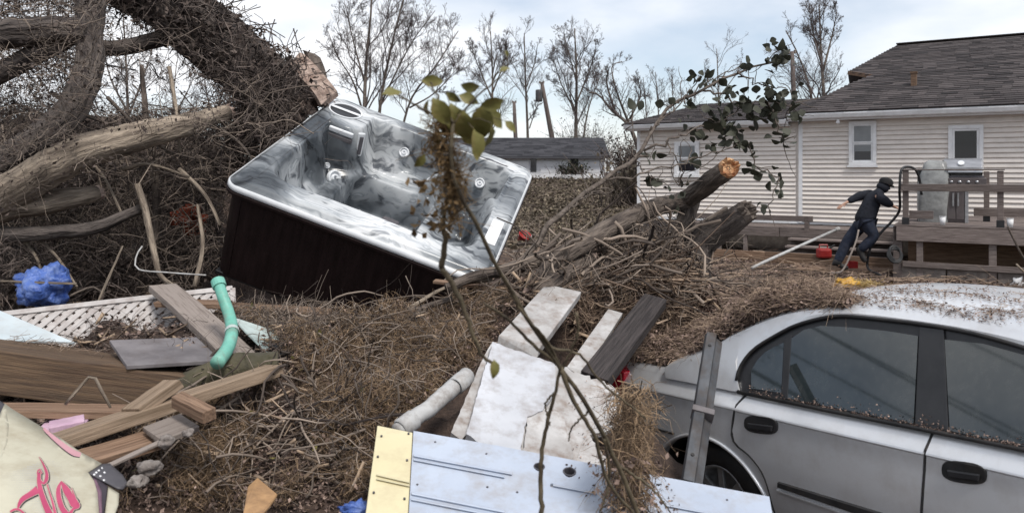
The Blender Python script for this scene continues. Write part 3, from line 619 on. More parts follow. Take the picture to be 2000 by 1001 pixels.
for i in range(16):
    t0 = i*sl/16; u = GX0-.3
    while u < GX1+.25:
        w = rg.uniform(.3, .8); b = min(u+w-.01, GX1+.25); k = len(V)
        f = lambda uu, t, n: (uu, GY-.45+t*2.95/sl-n*.35, gze+t*(gzr-gze)/sl+n)
        V += [f(u, t0, .035), f(b, t0, .035), f(b, t0+sl/16, .01), f(u, t0+sl/16, .01), f(u, t0, 0), f(b, t0, 0)]; F += [(k, k+1, k+2, k+3), (k, k+4, k+5, k+1)]; u += w
tag(mk('shingles', V, F, mt['shingle_grey'], grf, recalc=False), kind='stuff')

# ------------------------------------------------------------------ bare trees
def bare_tree(label, base, stems, rng, levels=4, mat='twig_far', name='bare_tree', leaves=0, dens=1.0, group='bare trees beyond the yard', rmin=.006):
    """stems: list of (point list [(px,py)...], base radius) at depth base Y, traced main stems"""
    Y = base[2]; segs = {0: [], 1: [], 2: [], 3: []}
    K = 8
    def child_from(path, r, L, lev):
        n = int((11 if lev == 1 else 7 if lev == 2 else 6 if lev == 3 else 4)*dens)
        for i in range(n):
            f = rng.uniform(.22 if lev == 1 else .15, .98); x = f*(len(path)-1); a = int(x); p = path[a]+(path[min(a+1, len(path)-1)]-path[a])*(x-a)
            t = path[min(a+1, len(path)-1)]-path[max(a-1, 0)]; t /= np.linalg.norm(t)+1e-9
            side = rng.normal(0, 1, 3); side -= (side@t)*t; side /= np.linalg.norm(side)
            ang = rng.uniform(.45, .95); d = t*math.cos(ang)+side*math.sin(ang); d[2] += .22
            cl = L*rng.uniform(.5, .85)*(1-.5*f)*(1 if lev == 1 else .85); rr = max(r*(1-.6*f)*(.5 if lev < 3 else .4), rmin*(1 if lev < 3 else .6))
            pth = wander(rng, p[None], d[None], np.array([cl]), 6, .22, -.05)[0]
            segs[min(lev, 3)].append((pth, rr))
            if lev < levels: child_from(pth, rr, cl, lev+1)
    ends = []
    for pts, r in stems:
        w = cr([P(px, py, Y+rng.uniform(-.6, .6)*(i > 0)) for i, (px, py) in enumerate(pts)], 14)
        segs[0].append((w, r)); r = r*.55; L = np.linalg.norm(w[-1]-w[0]); child_from(w, r, L*.62, 1)
    p0 = P(*base); t = thing(name, label, 'tree', p0, group)
    mb = MB()
    for w, r in segs[0]: mb.tube(w, list(np.linspace(r*.62, r*.16, len(w))), 9)
    mb.mk('trunk', mt['bark_plain'], t, smooth=True)
    for lev, nm, S in ((1, 'limbs', 5), (2, 'branches', 3), (3, 'twigs', 3)):
        if not segs[lev]: continue
        pa = np.stack([s[0] for s in segs[lev]]); ra = taper([s[1] for s in segs[lev]], 6)
        if lev == 3: pa = pa[:, [0, 2, 5]]; ra = ra[:, [0, 2, 5]]
        V, Q = tubes(pa, ra, S); o = mknp(nm, V, Q, mt[mat], t); 
        if lev > 1: tag(o, kind='stuff')
    if leaves:
        tips = np.concatenate([s[0][3:] for s in segs[3]]); pick = tips[rng.integers(0, len(tips), leaves)]+rng.normal(0, .05, (leaves, 3))
        V, Q = quads(rng, pick, rng.uniform(.03, .07, leaves)); tag(mknp('remaining_leaves', V, Q, mt['deadleaf'], t), kind='stuff')
    return t
def quads(rng, c, size, flat=0.0, nrm=None, asp=.6):
    n = len(c); a = rng.normal(0, 1, (n, 3)); b = rng.normal(0, 1, (n, 3))
    if flat: a[:, 2] *= (1-flat); b[:, 2] *= (1-flat)
    a /= np.linalg.norm(a, axis=1, keepdims=True); b -= (b*a).sum(1, keepdims=True)*a; b /= np.linalg.norm(b, axis=1, keepdims=True)
    a = a*np.asarray(size)[:, None]*.5; b = b*np.asarray(size)[:, None]*.5*asp
    up = np.cross(a, b); up /= np.linalg.norm(up, axis=1, keepdims=True)+1e-9; up = up*np.asarray(size)[:, None]*rng.uniform(.05, .3, (n, 1))
    V = np.stack([c-a, c-b+up, c+a, c+b+up], 1).reshape(-1, 3); Q = np.arange(4*n).reshape(n, 4); return V, Q
rt = np.random.default_rng(31)
bare_tree('tall bare tree with several trunks rising right behind the white tub', (705, 330, 30), [([(712, 330), (712, 200), (716, 110), (724, 30), (728, -60)], .16), ([(735, 330), (742, 210), (760, 110), (782, 20), (800, -50)], .13), ([(712, 230), (690, 160), (660, 110), (640, 60)], .08), ([(770, 330), (800, 200), (850, 130), (895, 60)], .10), ([(712, 160), (690, 80), (672, 0)], .07), ([(745, 200), (800, 90), (850, 20)], .07), ([(800, 210), (850, 180), (905, 120)], .06)], rt, leaves=900, dens=1.0, rmin=.009)
bare_tree('slender bare tree with a thick top just behind the leafy foreground branch', (958, 330, 42), [([(958, 330), (960, 240), (962, 150), (958, 60)], .16), ([(960, 190), (935, 130), (920, 90)], .08), ([(962, 180), (985, 120), (990, 80)], .08)], rt, dens=1.1, leaves=250, rmin=.010)
bare_tree('thin bare tree standing left of the leaning utility pole', (1030, 320, 42), [([(1032, 320), (1030, 240), (1026, 150), (1024, 65)], .15), ([(1034, 250), (1046, 215), (1055, 200)], .06), ([(1028, 170), (1045, 120), (1050, 85)], .06)], rt, dens=.9, rmin=.010)
bare_tree('broad bare tree standing right of the leaning utility pole', (1122, 320, 42), [([(1124, 320), (1125, 230), (1126, 140), (1122, 55)], .2), ([(1125, 220), (1095, 160), (1080, 110)], .09), ([(1126, 200), (1150, 140), (1165, 90)], .09), ([(1126, 160), (1110, 100), (1100, 60)], .07), ([(1135, 300), (1150, 210), (1180, 130)], .1)], rt, dens=1.1, rmin=.010)
bare_tree('crooked leaning bare tree beside the left corner of the house', (1245, 330, 34), [([(1262, 330), (1240, 270), (1225, 240), (1195, 215), (1170, 185), (1150, 180)], .2), ([(1200, 215), (1185, 160), (1190, 130)], .1), ([(1228, 240), (1205, 180), (1195, 130), (1215, 120)], .1), ([(1225, 240), (1250, 190), (1245, 150)], .08)], rt, dens=.9, rmin=.009)
bare_tree('low twiggy bare tree showing over the left end of the house roof', (1290, 330, 40), [([(1290, 330), (1288, 250), (1280, 140)], .1), ([(1320, 330), (1318, 250), (1312, 150)], .1), ([(1260, 330), (1262, 220), (1256, 150)], .1), ([(1350, 330), (1352, 240), (1340, 170)], .1)], rt, dens=.8, rmin=.009)
bare_tree('pale thin bare tree with a leafy tip above the middle of the low roof', (1405, 330, 46), [([(1405, 330), (1404, 220), (1402, 150), (1400, 95)], .13), ([(1404, 190), (1440, 140), (1450, 110)], .06), ([(1404, 200), (1380, 150), (1375, 120)], .06)], rt, dens=.8, leaves=200, rmin=.009)
bare_tree('tall bare tree rising behind the house where the two roofs meet', (1600, 330, 32), [([(1618, 330), (1610, 200), (1604, 110), (1600, 10)], .17), ([(1600, 330), (1585, 190), (1560, 110), (1535, 60)], .13), ([(1607, 140), (1625, 70), (1635, 20)], .09), ([(1604, 120), (1585, 50), (1580, 5)], .08)], rt, dens=1.0, rmin=.009)
bare_tree('bare tree half hidden behind the brush pile at the left', (250, 330, 34), [([(252, 330), (250, 220), (246, 120), (240, 20)], .15), ([(250, 230), (280, 150), (300, 90)], .09), ([(250, 220), (215, 150), (200, 80)], .09)], rt, dens=.9, rmin=.009)
bare_tree('thin bare tree showing through the gap left of the torn trunk', (340, 330, 34), [([(340, 330), (338, 210), (345, 120)], .1), ([(339, 230), (370, 170), (385, 130)], .07)], rt, dens=.9, rmin=.009)
bare_tree('thin bare tree showing through the brush just under the torn trunk', (422, 330, 36), [([(420, 330), (425, 230), (440, 150)], .1), ([(424, 240), (405, 190), (400, 150)], .07)], rt, dens=.9, rmin=.009)

# ------------------------------------------------------------------ utility poles
def upole(label, a, b, Y, r, box=None):
    p0 = P(*a, Y); p1 = P(*b, Y); t = thing('utility_pole', label, 'utility pole', p0, 'utility poles behind the yard')
    MB().tube([p0-Vector((0, 0, 1.2)), p0, (p0+p1)/2, p1], [r*1.2, r*1.15, r, r*.8], 10).mk('pole', mt['pole'], t, smooth=True)
    d = (p1-p0).normalized()
    for e in (-.12, .12): MB().lathe(p1+Vector((e, 0, -.05)), (0, 0, 1), [(0, -.05), (.05, -.03), (.04, .05), (.06, .09), (0, .14)], 8).mk('insulator', mt['concrete'], t)
    if box is not None:
        q = p0+(p1-p0)*box-Vector((.33, .1, 0))
        MB().lathe(q, (0, 0, 1), [(0, -.38), (.2, -.36), (.22, -.3), (.22, .3), (.2, .37), (0, .4)], 14).mk('transformer', mt['steel'], t, smooth=True)
upole('leaning utility pole with a grey transformer above the garage roof', (1078, 268), (1058, 160), 46, .14, .75)
upole('short utility pole showing above the left part of the garage roof', (1007, 268), (1004, 198), 50, .13)
upole('utility pole rising behind the low house roof', (1551, 200), (1547, 100), 30, .09)
# ------------------------------------------------------------------ hot tub
tub = thing('hot_tub', 'tipped over dark brown hot tub with grey marbled shell facing the sky', 'hot tub')
attach(tub, TUBM)
TL = 2.1
def tmk(mb, name, mat, parent=tub, **k): return mk(name, mb.V, mb.F, mat, parent, M=TUBM, **k)
def sdrr(x, y, x0, x1, y0, y1, r):
    qx = np.abs(x-(x0+x1)/2)-(x1-x0)/2+r; qy = np.abs(y-(y0+y1)/2)-(y1-y0)/2+r
    return np.minimum(np.maximum(qx, qy), 0)+np.hypot(np.maximum(qx, 0), np.maximum(qy, 0))-r
def tub_depth(x, y):
    inn = sdrr(x, y, .17, 1.92, .24, 1.93, .22); plat = sdrr(x, y, -.5, .46, 1.50, 2.6, .14)
    e = -np.maximum(inn, -plat)                       # distance inside the basin
    ang = np.arctan2(y-1.05, x-1.05)
    wob = .15+.05*np.sin(ang*7)+.03*np.sin(ang*13+1)
    d = .40*ss(0.0, 1, e/wob)+.012*np.sin(np.clip(e, 0, .3)*42)*ss(.03, .1, e)*(1-ss(.24, .3, e))
    f = -sdrr(x, y, .52, 1.36, .40, 1.52, .17)
    d = d + .34*ss(0, 1, f/.10)
    # seat bowls and armrest ridges between the seats
    for cx, cy, rx, ry, a in ((.34, .95, .2, .5, .06), (.85, 1.72, .34, .16, .05), (1.62, 1.68, .25, .22, .09), (1.66, .75, .22, .40, .07)):
        d = d + a*np.exp(-((x-cx)/rx)**2-((y-cy)/ry)**2)*ss(.05, .2, e)
    ridge = lambda t, w: np.exp(-(t/w)**2)
    d = d - .20*ridge(x-1.24-.25*(y-1.6), .07)*ss(1.50, 1.62, y)*ss(.0, .1, e)
    d = d - .16*ridge(y-1.22+.15*(x-1.6), .07)*ss(1.36, 1.5, x)*ss(0, .1, e)
    # channel inside the rim and rounded outer lip
    o = -sdrr(x, y, 0, TL, 0, TL, .12)
    d = d + .010*ridge(o-.155, .018)*(e < .0) + .035*(1-ss(0, .05, o))
    # raised headrest pillows' seats on the left rim and front rim step
    d = d + .018*ridge(x-.10, .055)*ss(.5, .56, y)*(1-ss(1.45, 1.52, y))*(e < .02)
    return d
n = 210
g = np.linspace(.004, TL-.004, n); X, Y = np.meshgrid(g, g)
# pull the square grid onto the rounded outline
o = sdrr(X, Y, 0, TL, 0, TL, .12); k = np.maximum(o, 0); cx = np.clip(X, .12, TL-.12); cy = np.clip(Y, .12, TL-.12)
dx = X-cx; dy = Y-cy; L_ = np.hypot(dx, dy)+1e-9; sc = np.where(o > 0, (L_-k)/L_, 1.0); X = cx+dx*sc; Y = cy+dy*sc
Z = -tub_depth(X, Y); I = np.arange(n*n).reshape(n, n)
Q = np.stack([I[:-1, :-1], I[:-1, 1:], I[1:, 1:], I[1:, :-1]], -1).reshape(-1, 4)
mk('shell', np.stack([X, Y, Z], -1).reshape(-1, 3), Q.tolist(), mt['acrylic'], tub, M=TUBM, smooth=True)
def rrect(x0, x1, y0, y1, r, m=8):
    out = []
    for cx, cy, a0 in ((x1-r, y0+r, -90), (x1-r, y1-r, 0), (x0+r, y1-r, 90), (x0+r, y0+r, 180)):
        for i in range(m+1): a = R(a0+90*i/m); out.append((cx+r*math.cos(a), cy+r*math.sin(a)))
    return out
def band(rings):
    mb = MB(); k = len(rings[0])
    for r in rings: mb.V += r
    for j in range(len(rings)-1):
        for i in range(k): mb.F.append((j*k+i, j*k+(i+1) % k, (j+1)*k+(i+1) % k, (j+1)*k+i))
    return mb
ring = lambda e, z, r=.12: [(x, y, z) for x, y in rrect(-e, TL+e, -e, TL+e, r+e)]
tmk(band([ring(-.004, -.035), ring(.012, -.045), ring(.016, -.075), ring(.008, -.085), ring(-.01, -.085)]), 'rim_lip', mt['jet'], smooth=True)
tmk(band([ring(-.006, -.085), ring(.022, -.09), ring(.022, -.112), ring(-.01, -.114)]), 'rim_gasket', mt['skirt'])
# cabinet: four panels with vertical board joints and corner posts
for side in range(4):
    T = Matrix.Translation((TL/2, TL/2, 0)) @ Matrix.Rotation(side*math.pi/2, 4, 'Z') @ Matrix.Translation((-TL/2, -TL/2, 0))
    tmk(MB().box((.15, .02, -.875), (TL-.15, .045, -.114), f=lambda x, y, z: tuple(T @ Vector((x, y, z)))), 'cabinet_panel', mt['skirt'], bevel=.004)
    arc = [(0.148*(1)-0.128*math.sin(a), .148-.128*math.cos(a)) for a in np.linspace(0, math.pi/2, 7)]
    mb = MB(); k = 7
    mb.V = [tuple(T @ Vector((x, y, z))) for z in (-.875, -.114) for x, y in arc]
    mb.F = [(i, i+1, k+i+1, k+i) for i in range(k-1)]
    tmk(mb, 'corner_post', mt['skirt'], smooth=True)
tmk(MB().box((.03, .03, -.90), (TL-.03, TL-.03, -.872)), 'base', mt['blackplastic'], bevel=.006)
tmk(MB().box((.06, .06, -.87), (TL-.06, TL-.06, -.86)), 'underside', mt['blackplastic'])
# fittings
def td(x, y): return float(-tub_depth(np.array(x), np.array(y)))
def oval(cx, cy, rx, ry, z0, z1, m=28, hole=0):
    mb = MB(); A = [(cx+rx*math.cos(2*math.pi*i/m), cy+ry*math.sin(2*math.pi*i/m)) for i in range(m)]
    if hole:
        Bq = [(cx+(x-cx)*hole, cy+(y-cy)*hole) for x, y in A]
        mb.V = [(x, y, z0) for x, y in A]+[(x, y, z1) for x, y in A]+[(x, y, z1) for x, y in Bq]+[(x, y, z0) for x, y in Bq]
        for j in range(3):
            for i in range(m): mb.F.append((j*m+i, j*m+(i+1) % m, (j+1)*m+(i+1) % m, (j+1)*m+i))
    else:
        mb.V = [(x, y, z0) for x, y in A]+[(x, y, z1) for x, y in A]; mb.F = [(i, (i+1) % m, m+(i+1) % m, m+i) for i in range(m)]+[tuple(range(m, 2*m))]
    return mb
f = tmk(oval(.215, 1.80, .165, .155, -.004, .014, hole=.9), 'filter_cover', mt['jet'], smooth=False, bevel=.004)
tmk(oval(.215, 1.80, .148, .139, -.004, .003), 'filter_well', mt['blackplastic'], f)
tmk(MB().box((.07, 1.79, .004), (.36, 1.83, .013)), 'filter_bar', mt['jet'], f, bevel=.003)
def jet(x, y, r, nz, off=.0):
    """round jet on the wall; nz = local outward direction"""
    c = Vector((x, y, td(x, y)))+Vector(nz)*off
    j = tmk(MB().lathe(c, nz, [(r, -.02), (r, .012), (r*.82, .02), (r*.78, .006), (r*.5, .004), (r*.46, .02), (r*.22, .022), (r*.2, .005), (0, .004)], 22), 'jet', mt['jet'], smooth=True)
    return j
jet(.39, 1.30, .07, (.75, -.45, .5), .03); jet(.30, 1.33, .028, (.6, -.6, .5), .015); jet(.86, 1.86, .05, (0, -.8, .6), .01); jet(1.66, 1.84, .05, (0, -.8, .6), .01); jet(1.2, 1.78, .035, (0, -.8, .6), .01); jet(1.84, .8, .045, (-.8, 0, .6), .01)
tmk(MB().lathe((1.0, 1.42, td(1.0, 1.38)+.004), (0, -.25, 1), [(.085, -.02), (.085, .012), (.07, .018), (.0, .02)], 20), 'drain_cover', mt['darkgrey'])
tmk(MB().beam((.485, 1.575, -.04), (.50, 1.545, -.27), .075, .03, up=(.7, -.7, 0)), 'grab_bar', mt['jet'], bevel=.012)
tmk(MB().beam((.497, 1.557, -.07), (.51, 1.53, -.24), .03, .035, up=(.7, -.7, 0)), 'grab_slot', mt['darkgrey'], bevel=.004)
for z in (-.055, -.115): tmk(MB().beam((.20, 1.475, z), (.44, 1.475, z), .05, .035, up=(0, 1, 0)), 'pillow', mt['jet'] if z > -.1 else mt['tilegrey'], bevel=.012)
tmk(MB().box((1.50, 1.925, -.075), (1.86, 1.965, -.005)), 'pillow', mt['darkgrey'], bevel=.012)
tmk(MB().box((1.95, .46, -.002), (2.05, .86, .008)), 'control_plate', mt['white'], bevel=.004)

# ------------------------------------------------------------------ car
car = thing('car', 'silver four door sedan with dusty windows buried in leaf debris up to its roof', 'car', (CO[0], CO[1], -.2))
PC = Plane(CO, -CN)
def sc_(p): p = np.array(p)-CO; return float(p@CF), float(p[2])
def cw(s, d, z): return Vector(CO+CF*s+CN*d+np.array([0, 0, z]))
belt = [(1190, 715), (1215, 720), (1300, 735), (1440, 763), (1620, 800), (1812, 838), (2000, 876), (2150, 906), (2300, 930)]
bs = np.array([sc_(PC.hit(*p)) for p in belt])
zbelt = lambda s: np.interp(s, bs[:, 0], bs[:, 1])
SR, SF = bs[0, 0], bs[-1, 0]
AC, AR, AH, AZ = -1.13, .42, .345, .11       # wheel arch centre along the car, half width, height, hub height
prof_d = [0, .012, .03, .06, .085, .093, .10, .15, .22, .30, .40, .50, .58, .64, .70]
prof_o = [.055, .046, .030, .006, -.014, -.016, -.010, -.012, -.020, -.028, -.032, -.028, -.014, .012, .06]
pd = lambda x: np.interp(x, prof_d, prof_o)
def bottom(s):
    u = 1-((s-AC)/AR)**2; zz = zbelt(s)-.70
    return np.where(u > 0, np.maximum(zz, AZ+AH*np.sqrt(np.maximum(u, 0))), zz)
def tail(s): return .10*np.clip((SR+.35-s)/.35, 0, 1)**2
PK = [0, .012, .03, .045, .06, .073, .0845, .0855, .0925, .0935, .10, .125, .15]
def side_grid(s_arr, rows=32, off=0.0, ztop=0, zlimit=None):
    V = []; F = []; nr = rows+1; m = len(s_arr)
    for s in s_arr:
        zb_ = float(zbelt(s)); L = zb_-float(bottom(s))
        for r in range(nr):
            x = PK[r] if r < len(PK) else PK[-1]+(L-PK[-1])*(r-len(PK)+1)/(rows-len(PK)+1); V.append(cw(s, pd(x)+tail(s)-off, zb_-x))
        V.append(cw(s, pd(L)+tail(s)+.05, zb_-L+.004))
    k = nr+1
    for i in range(m-1):
        for r in range(nr): F.append((i*k+r, i*k+r+1, (i+1)*k+r+1, (i+1)*k+r))
    return V, F
S_ = np.concatenate([np.arange(SR, AC-AR, .05), np.linspace(AC-AR, AC-AR+.06, 5), np.linspace(AC-AR+.08, AC+AR-.08, 22), np.linspace(AC+AR-.06, AC+AR, 5), np.arange(AC+AR+.04, SF, .06)])
body = MB(); body.add(*side_grid(S_))
# trunk deck and rear face
def grid(rows):
    V = [p for r in rows for p in r]; k = len(rows[0]); return V, [(j*k+i, j*k+i+1, (j+1)*k+i+1, (j+1)*k+i) for j in range(len(rows)-1) for i in range(k-1)]
sd = np.linspace(SR, -.95, 12)
body.add(*grid([[cw(s, d_+tail(s), float(zbelt(s))+h_) for s in sd] for d_, h_ in ((.055, 0), (.065, .014), (.09, .030), (.3, .05), (.85, .06), (1.4, .05), (1.6, .02), (1.66, 0), (1.69, -.3), (1.66, -.7))]))
body.add(*grid([[cw(SR-b_, d_, float(zbelt(SR))-x) for d_ in (.13, .3, .85, 1.4, 1.58)] for x, b_ in ((0, 0), (.05, .04), (.2, .07), (.35, .09), (.45, .14), (.62, .14), (.70, .08))]))
# greenhouse plane leaning inwards
b0 = np.array(PC.hit(2000, 876)); b1 = np.array(PC.hit(1205, 718)); bd = (b0-b1)/np.linalg.norm(b0-b1)
lean = R(21); wv = np.array([0, 0, 1])*math.cos(lean)+CN*math.sin(lean); gn = np.cross(bd, wv)
if gn@CN > 0: gn = -gn
GP = Plane(np.array(PC.hit(1812, 838))+CN*.02, gn)
gh = lambda px, py, off=0.0: GP.hit(px, py, off)
Lc = [(1300, 737), (1400, 756), (1440, 762), (1438, 738), (1451, 706), (1476, 678), (1522, 650), (1555, 634), (1601, 621), (1642, 616), (1707, 621), (1799, 632), (1891, 648), (2000, 678), (2120, 722), (2240, 790)]
Uc = [(1300, 716), (1352, 695), (1395, 676), (1422, 659), (1455, 643), (1490, 628), (1528, 615), (1566, 607), (1605, 603), (1655, 605), (1730, 612), (1840, 628), (1920, 641), (2010, 658), (2130, 690), (2260, 750)]
NN = 60
Lr = cr([gh(*p) for p in Lc], NN); iW = int(np.argmin(np.linalg.norm(Lr-np.array(gh(1440, 760)), axis=1)))+1; Ur = cr([gh(*p) for p in Uc], NN)
rows = [[Vector(Lr[i]+gn*-.03) for i in range(NN)], [Vector(Lr[i]) for i in range(NN)], [Vector(Lr[i]*.5+Ur[i]*.5+gn*.006) for i in range(NN)], [Vector(Ur[i]) for i in range(NN)]]
for d_, h_ in ((.03, .018), (.10, .04), (.3, .065), (.55, .075), (.8, .065), (1.0, .04), (1.07, .02), (1.12, -.02), (1.2, -.3)):
    rows.append([Vector(Ur[i]+CN*d_+np.array([0, 0, h_])) for i in range(NN)])
body.add(*grid(rows))
# front screen and bonnet stub
fs = Vector(Ur[-1]); 
body.add(*grid([[fs+Vector(CN*d_)+Vector(CF*x)+Vector((0, 0, z)) for x, z in ((0, .02), (.3, -.12), (.35, -.2))] for d_ in (0, .3, .8, 1.1)]))
bo = body.mk('body', mt['paint'], car, smooth=True)
mod = bo.modifiers.new('split', 'EDGE_SPLIT'); mod.split_angle = R(24)
# dark greenhouse backing behind glass
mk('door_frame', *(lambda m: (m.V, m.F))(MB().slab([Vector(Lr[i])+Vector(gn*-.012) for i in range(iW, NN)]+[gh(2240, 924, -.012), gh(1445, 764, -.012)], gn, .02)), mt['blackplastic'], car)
MB().tube([Vector(p)+Vector(gn*.0) for p in Lr[iW:]], .0085, 8).mk('window_seal', mt['rubber'], car, smooth=True)
MB().tube([gh(1441, 764, -.001), gh(1620, 801, -.001), gh(1812, 839, -.001), gh(2000, 877, -.001), gh(2200, 917, -.001)], .010, 8).mk('belt_moulding', mt['rubber'], car, smooth=True)
def plate(name, pts, off, mat, parent=car, t=.008, bevel=0): return mk(name, *(lambda m: (m.V, m.F))(MB().slab([gh(*p, off) for p in pts], gn, t)), mat, parent, bevel=bevel)
plate('quarter_window', [(1467, 757), (1467, 722), (1479, 702), (1495, 686), (1512, 676), (1531, 668), (1526, 766)], -.006, mt['carglass'])
plate('b_pillar', [(1795, 636), (1843, 642), (1852, 842), (1786, 830)], -.002, mt['blackplastic'], bevel=.003)
plate('divider_bar', [(1531, 662), (1546, 654), (1538, 779), (1525, 777)], -.003, mt['blackplastic'], bevel=.003)
# doors
def lowhit(px, py): return sc_(PC.hit(px, py))
def door(name, left, right, lab=None):
    lf = np.array([(float(zbelt(s))-z, s) for s, z in (lowhit(*p) for p in left)]); rf_ = np.array([(float(zbelt(s))-z, s) for s, z in (lowhit(*p) for p in right)])
    lf = lf[lf[:, 0].argsort()]; rf_ = rf_[rf_[:, 0].argsort()]
    V = []; F = []; nr, nc = 34, 14
    for r in range(nr):
        x = (.006+PK[r]*.96+.0*r if r < 1 else PK[r]) if r < len(PK) else PK[-1]+(.646-PK[-1])*(r-len(PK)+1)/(nr-len(PK)); a = np.interp(x, *lf.T)+.006; b = np.interp(x, *rf_.T)-.006
        row = [a+(b-a)*c/(nc-1) for c in range(nc)]
        V.append(cw(row[0], pd(x)+.012, float(zbelt(row[0]))-x)); V += [cw(s, pd(x)-.006, float(zbelt(s))-x) for s in row]; V.append(cw(row[-1], pd(x)+.012, float(zbelt(row[-1]))-x))
    k = nc+2
    for r in range(nr-1):
        for c in range(k-1): F.append((r*k+c, r*k+c+1, (r+1)*k+c+1, (r+1)*k+c))
    o = mk(name, V, F, mt['paint'], car, smooth=True); m_ = o.modifiers.new('split', 'EDGE_SPLIT'); m_.split_angle = R(24)
    return o
seamL = [(1453, 765), (1440, 789), (1435, 839), (1442, 862), (1476, 890), (1504, 931), (1522, 1000), (1530, 1080)]
seamB = [(1812, 838), (1811, 900), (1810, 1001), (1808, 1100), (1806, 1250)]
seamF = [(2260, 925), (2280, 1100), (2290, 1400)]
rd = door('rear_door', seamL, seamB); fd = door('front_door', seamB, seamF)
def onside(px, py, off):
    s, z = lowhit(px, py); x = float(zbelt(s))-z; return cw(s, float(pd(x))-.006-off, z)
for nm, pl in (('door_seam', seamL), ('door_seam', seamB)):
    MB().tube([onside(*p, -.004) for p in cr(pl[:-1], 20)], .0065, 6).mk(nm, mt['rubber'], car)
plate('window', [(1545, 660), (1570, 643), (1603, 635), (1660, 638), (1730, 645), (1793, 655), (1784, 826), (1537, 776)], -.005, mt['carglass'], rd)
plate('window', [(1845, 662), (1920, 670), (2000, 692), (2110, 735), (2190, 790), (2200, 910), (2000, 870), (1855, 840)], -.005, mt['carglass'], fd)
def handle(cx, cy, w, h, par, tilt):
    P_ = []
    for i in range(24):
        a = 2*math.pi*i/24; x = math.copysign(abs(math.cos(a))**.7, math.cos(a))*w/2; y = math.copysign(abs(math.sin(a))**.7, math.sin(a))*h/2
        P_.append((cx+x, cy+y+x*tilt))
    hb = mk('handle', *(lambda m: (m.V, m.F))(MB().slab([onside(*p, .006) for p in P_], -CN, .02)), mt['rubber'], par, bevel=.003)
    q = [(cx-w*.36, cy-h*.05-w*.36*tilt), (cx+w*.38, cy-h*.05+w*.38*tilt), (cx+w*.36, cy+h*.30+w*.36*tilt), (cx-w*.3, cy+h*.28-w*.3*tilt)]
    mk('handle_grip', *(lambda m: (m.V, m.F))(MB().slab([onside(*p, .018) for p in q], -CN, .012)), mt['blackplastic'], hb, bevel=.005)
    # thin bright edge of the painted recess
handle(1492, 827, 66, 34, rd, .12); handle(1889, 919, 88, 42, fd, .14)
def strip(name, a, b, w, off, mat, par):
    pts = []
    n_ = 12; top = [(a[0]+(b[0]-a[0])*i/n_, a[1]+(b[1]-a[1])*i/n_) for i in range(n_+1)]
    V = []; F = []
    for i, p in enumerate(top):
        w_ = w[0]+(w[1]-w[0])*i/n_
        V += [onside(p[0], p[1], -.004), onside(p[0], p[1]+w_*.15, off), onside(p[0], p[1]+w_*.85, off), onside(p[0], p[1]+w_, -.004)]
    for i in range(n_): F += [(i*4+r, i*4+r+1, i*4+5+r, i*4+4+r) for r in range(3)]
    F += [(0, 1, 2, 3), (n_*4+3, n_*4+2, n_*4+1, n_*4)]
    return mk(name, V, F, mat, par)
m1 = strip('side_moulding', (1532, 935), (1806, 1016), (13, 24), .012, mt['rubber'], rd); strip('bright_edge', (1530, 950), (1806, 1044), (4, 5), .012, mt['paint'], m1)
m2 = strip('side_moulding', (1816, 1019), (2250, 1150), (24, 34), .012, mt['rubber'], fd)
# wheel
def wheel(s, d0):
    c = cw(s, d0, AZ); ax = Vector(-CN)
    ty = MB().lathe(c, ax, [(.19, -.12), (.27, -.12), (.295, -.09), (.30, -.04), (.30, .04), (.295, .075), (.27, .095), (.22, .10), (.195, .085), (.19, .05)], 36).mk('tyre', mt['rubber'], car, smooth=True)
    rim = MB().lathe(c, ax, [(.195, .08), (.188, .088), (.178, .075), (.17, .03), (.165, -.05), (.0, -.05)], 32).mk('rim', mt['alloy'], car, smooth=True)
    for k in range(7):
        a = 2*math.pi*k/7; u = Vector(CF)*math.cos(a)+Vector((0, 0, 1))*math.sin(a)
        MB().beam(c+u*.03+ax*.055, c+u*.182+ax*.045, .038, .022, up=ax).mk('spoke', mt['alloy'], rim, bevel=.005)
    MB().lathe(c, ax, [(.05, .03), (.048, .066), (.03, .075), (0, .077)], 16).mk('hub_cap', mt['alloy'], rim, smooth=True)
wheel(AC, .13); wheel(AC, 1.55)
ws = MB(); A_ = np.linspace(0, math.pi, 20)
ws.add(*grid([[cw(AC+(AR+.005)*math.cos(a), d_, AZ+(AH+.005)*math.sin(a)) for a in A_] for d_ in (.03, .2, .55)]))
ws.add([cw(AC-.5, .5, -.3), cw(AC+.5, .5, -.3), cw(AC+.5, .5, .6), cw(AC-.5, .5, .6)], [(0, 1, 2, 3)]); ws.mk('wheel_well', mt['blackplastic'], car)
MB().tube([cw(AC+(AR+.004)*math.cos(a), float(pd(zbelt(AC+AR*math.cos(a))-AZ-AH*math.sin(a)))-.001, AZ+(AH+.004)*math.sin(a)) for a in np.linspace(.12, math.pi-.12, 30)], .010, 6).mk('arch_lip', mt['paint'], car, smooth=True)
# tail lamp and rear bumper seam
zt_ = float(zbelt(SR))
mk('tail_light', *(lambda m: (m.V, m.F))(MB().slab([cw(SR-.012, .05, zt_-.02), cw(SR+.10, .035, zt_-.015), cw(SR+.10, .03, zt_-.19), cw(SR-.03, .04, zt_-.21)], -CN, .12).slab([cw(SR-.055, .06, zt_-.02), cw(SR-.055, .5, zt_-.02), cw(SR-.085, .5, zt_-.22), cw(SR-.085, .06, zt_-.22)], -CF, .08)), mt['redlens'], car, bevel=.01)
strip('bumper_seam', (1262, 825), (1325, 842), (4, 4), .004, mt['rubber'], car)
zz0 = float(zbelt(-1))

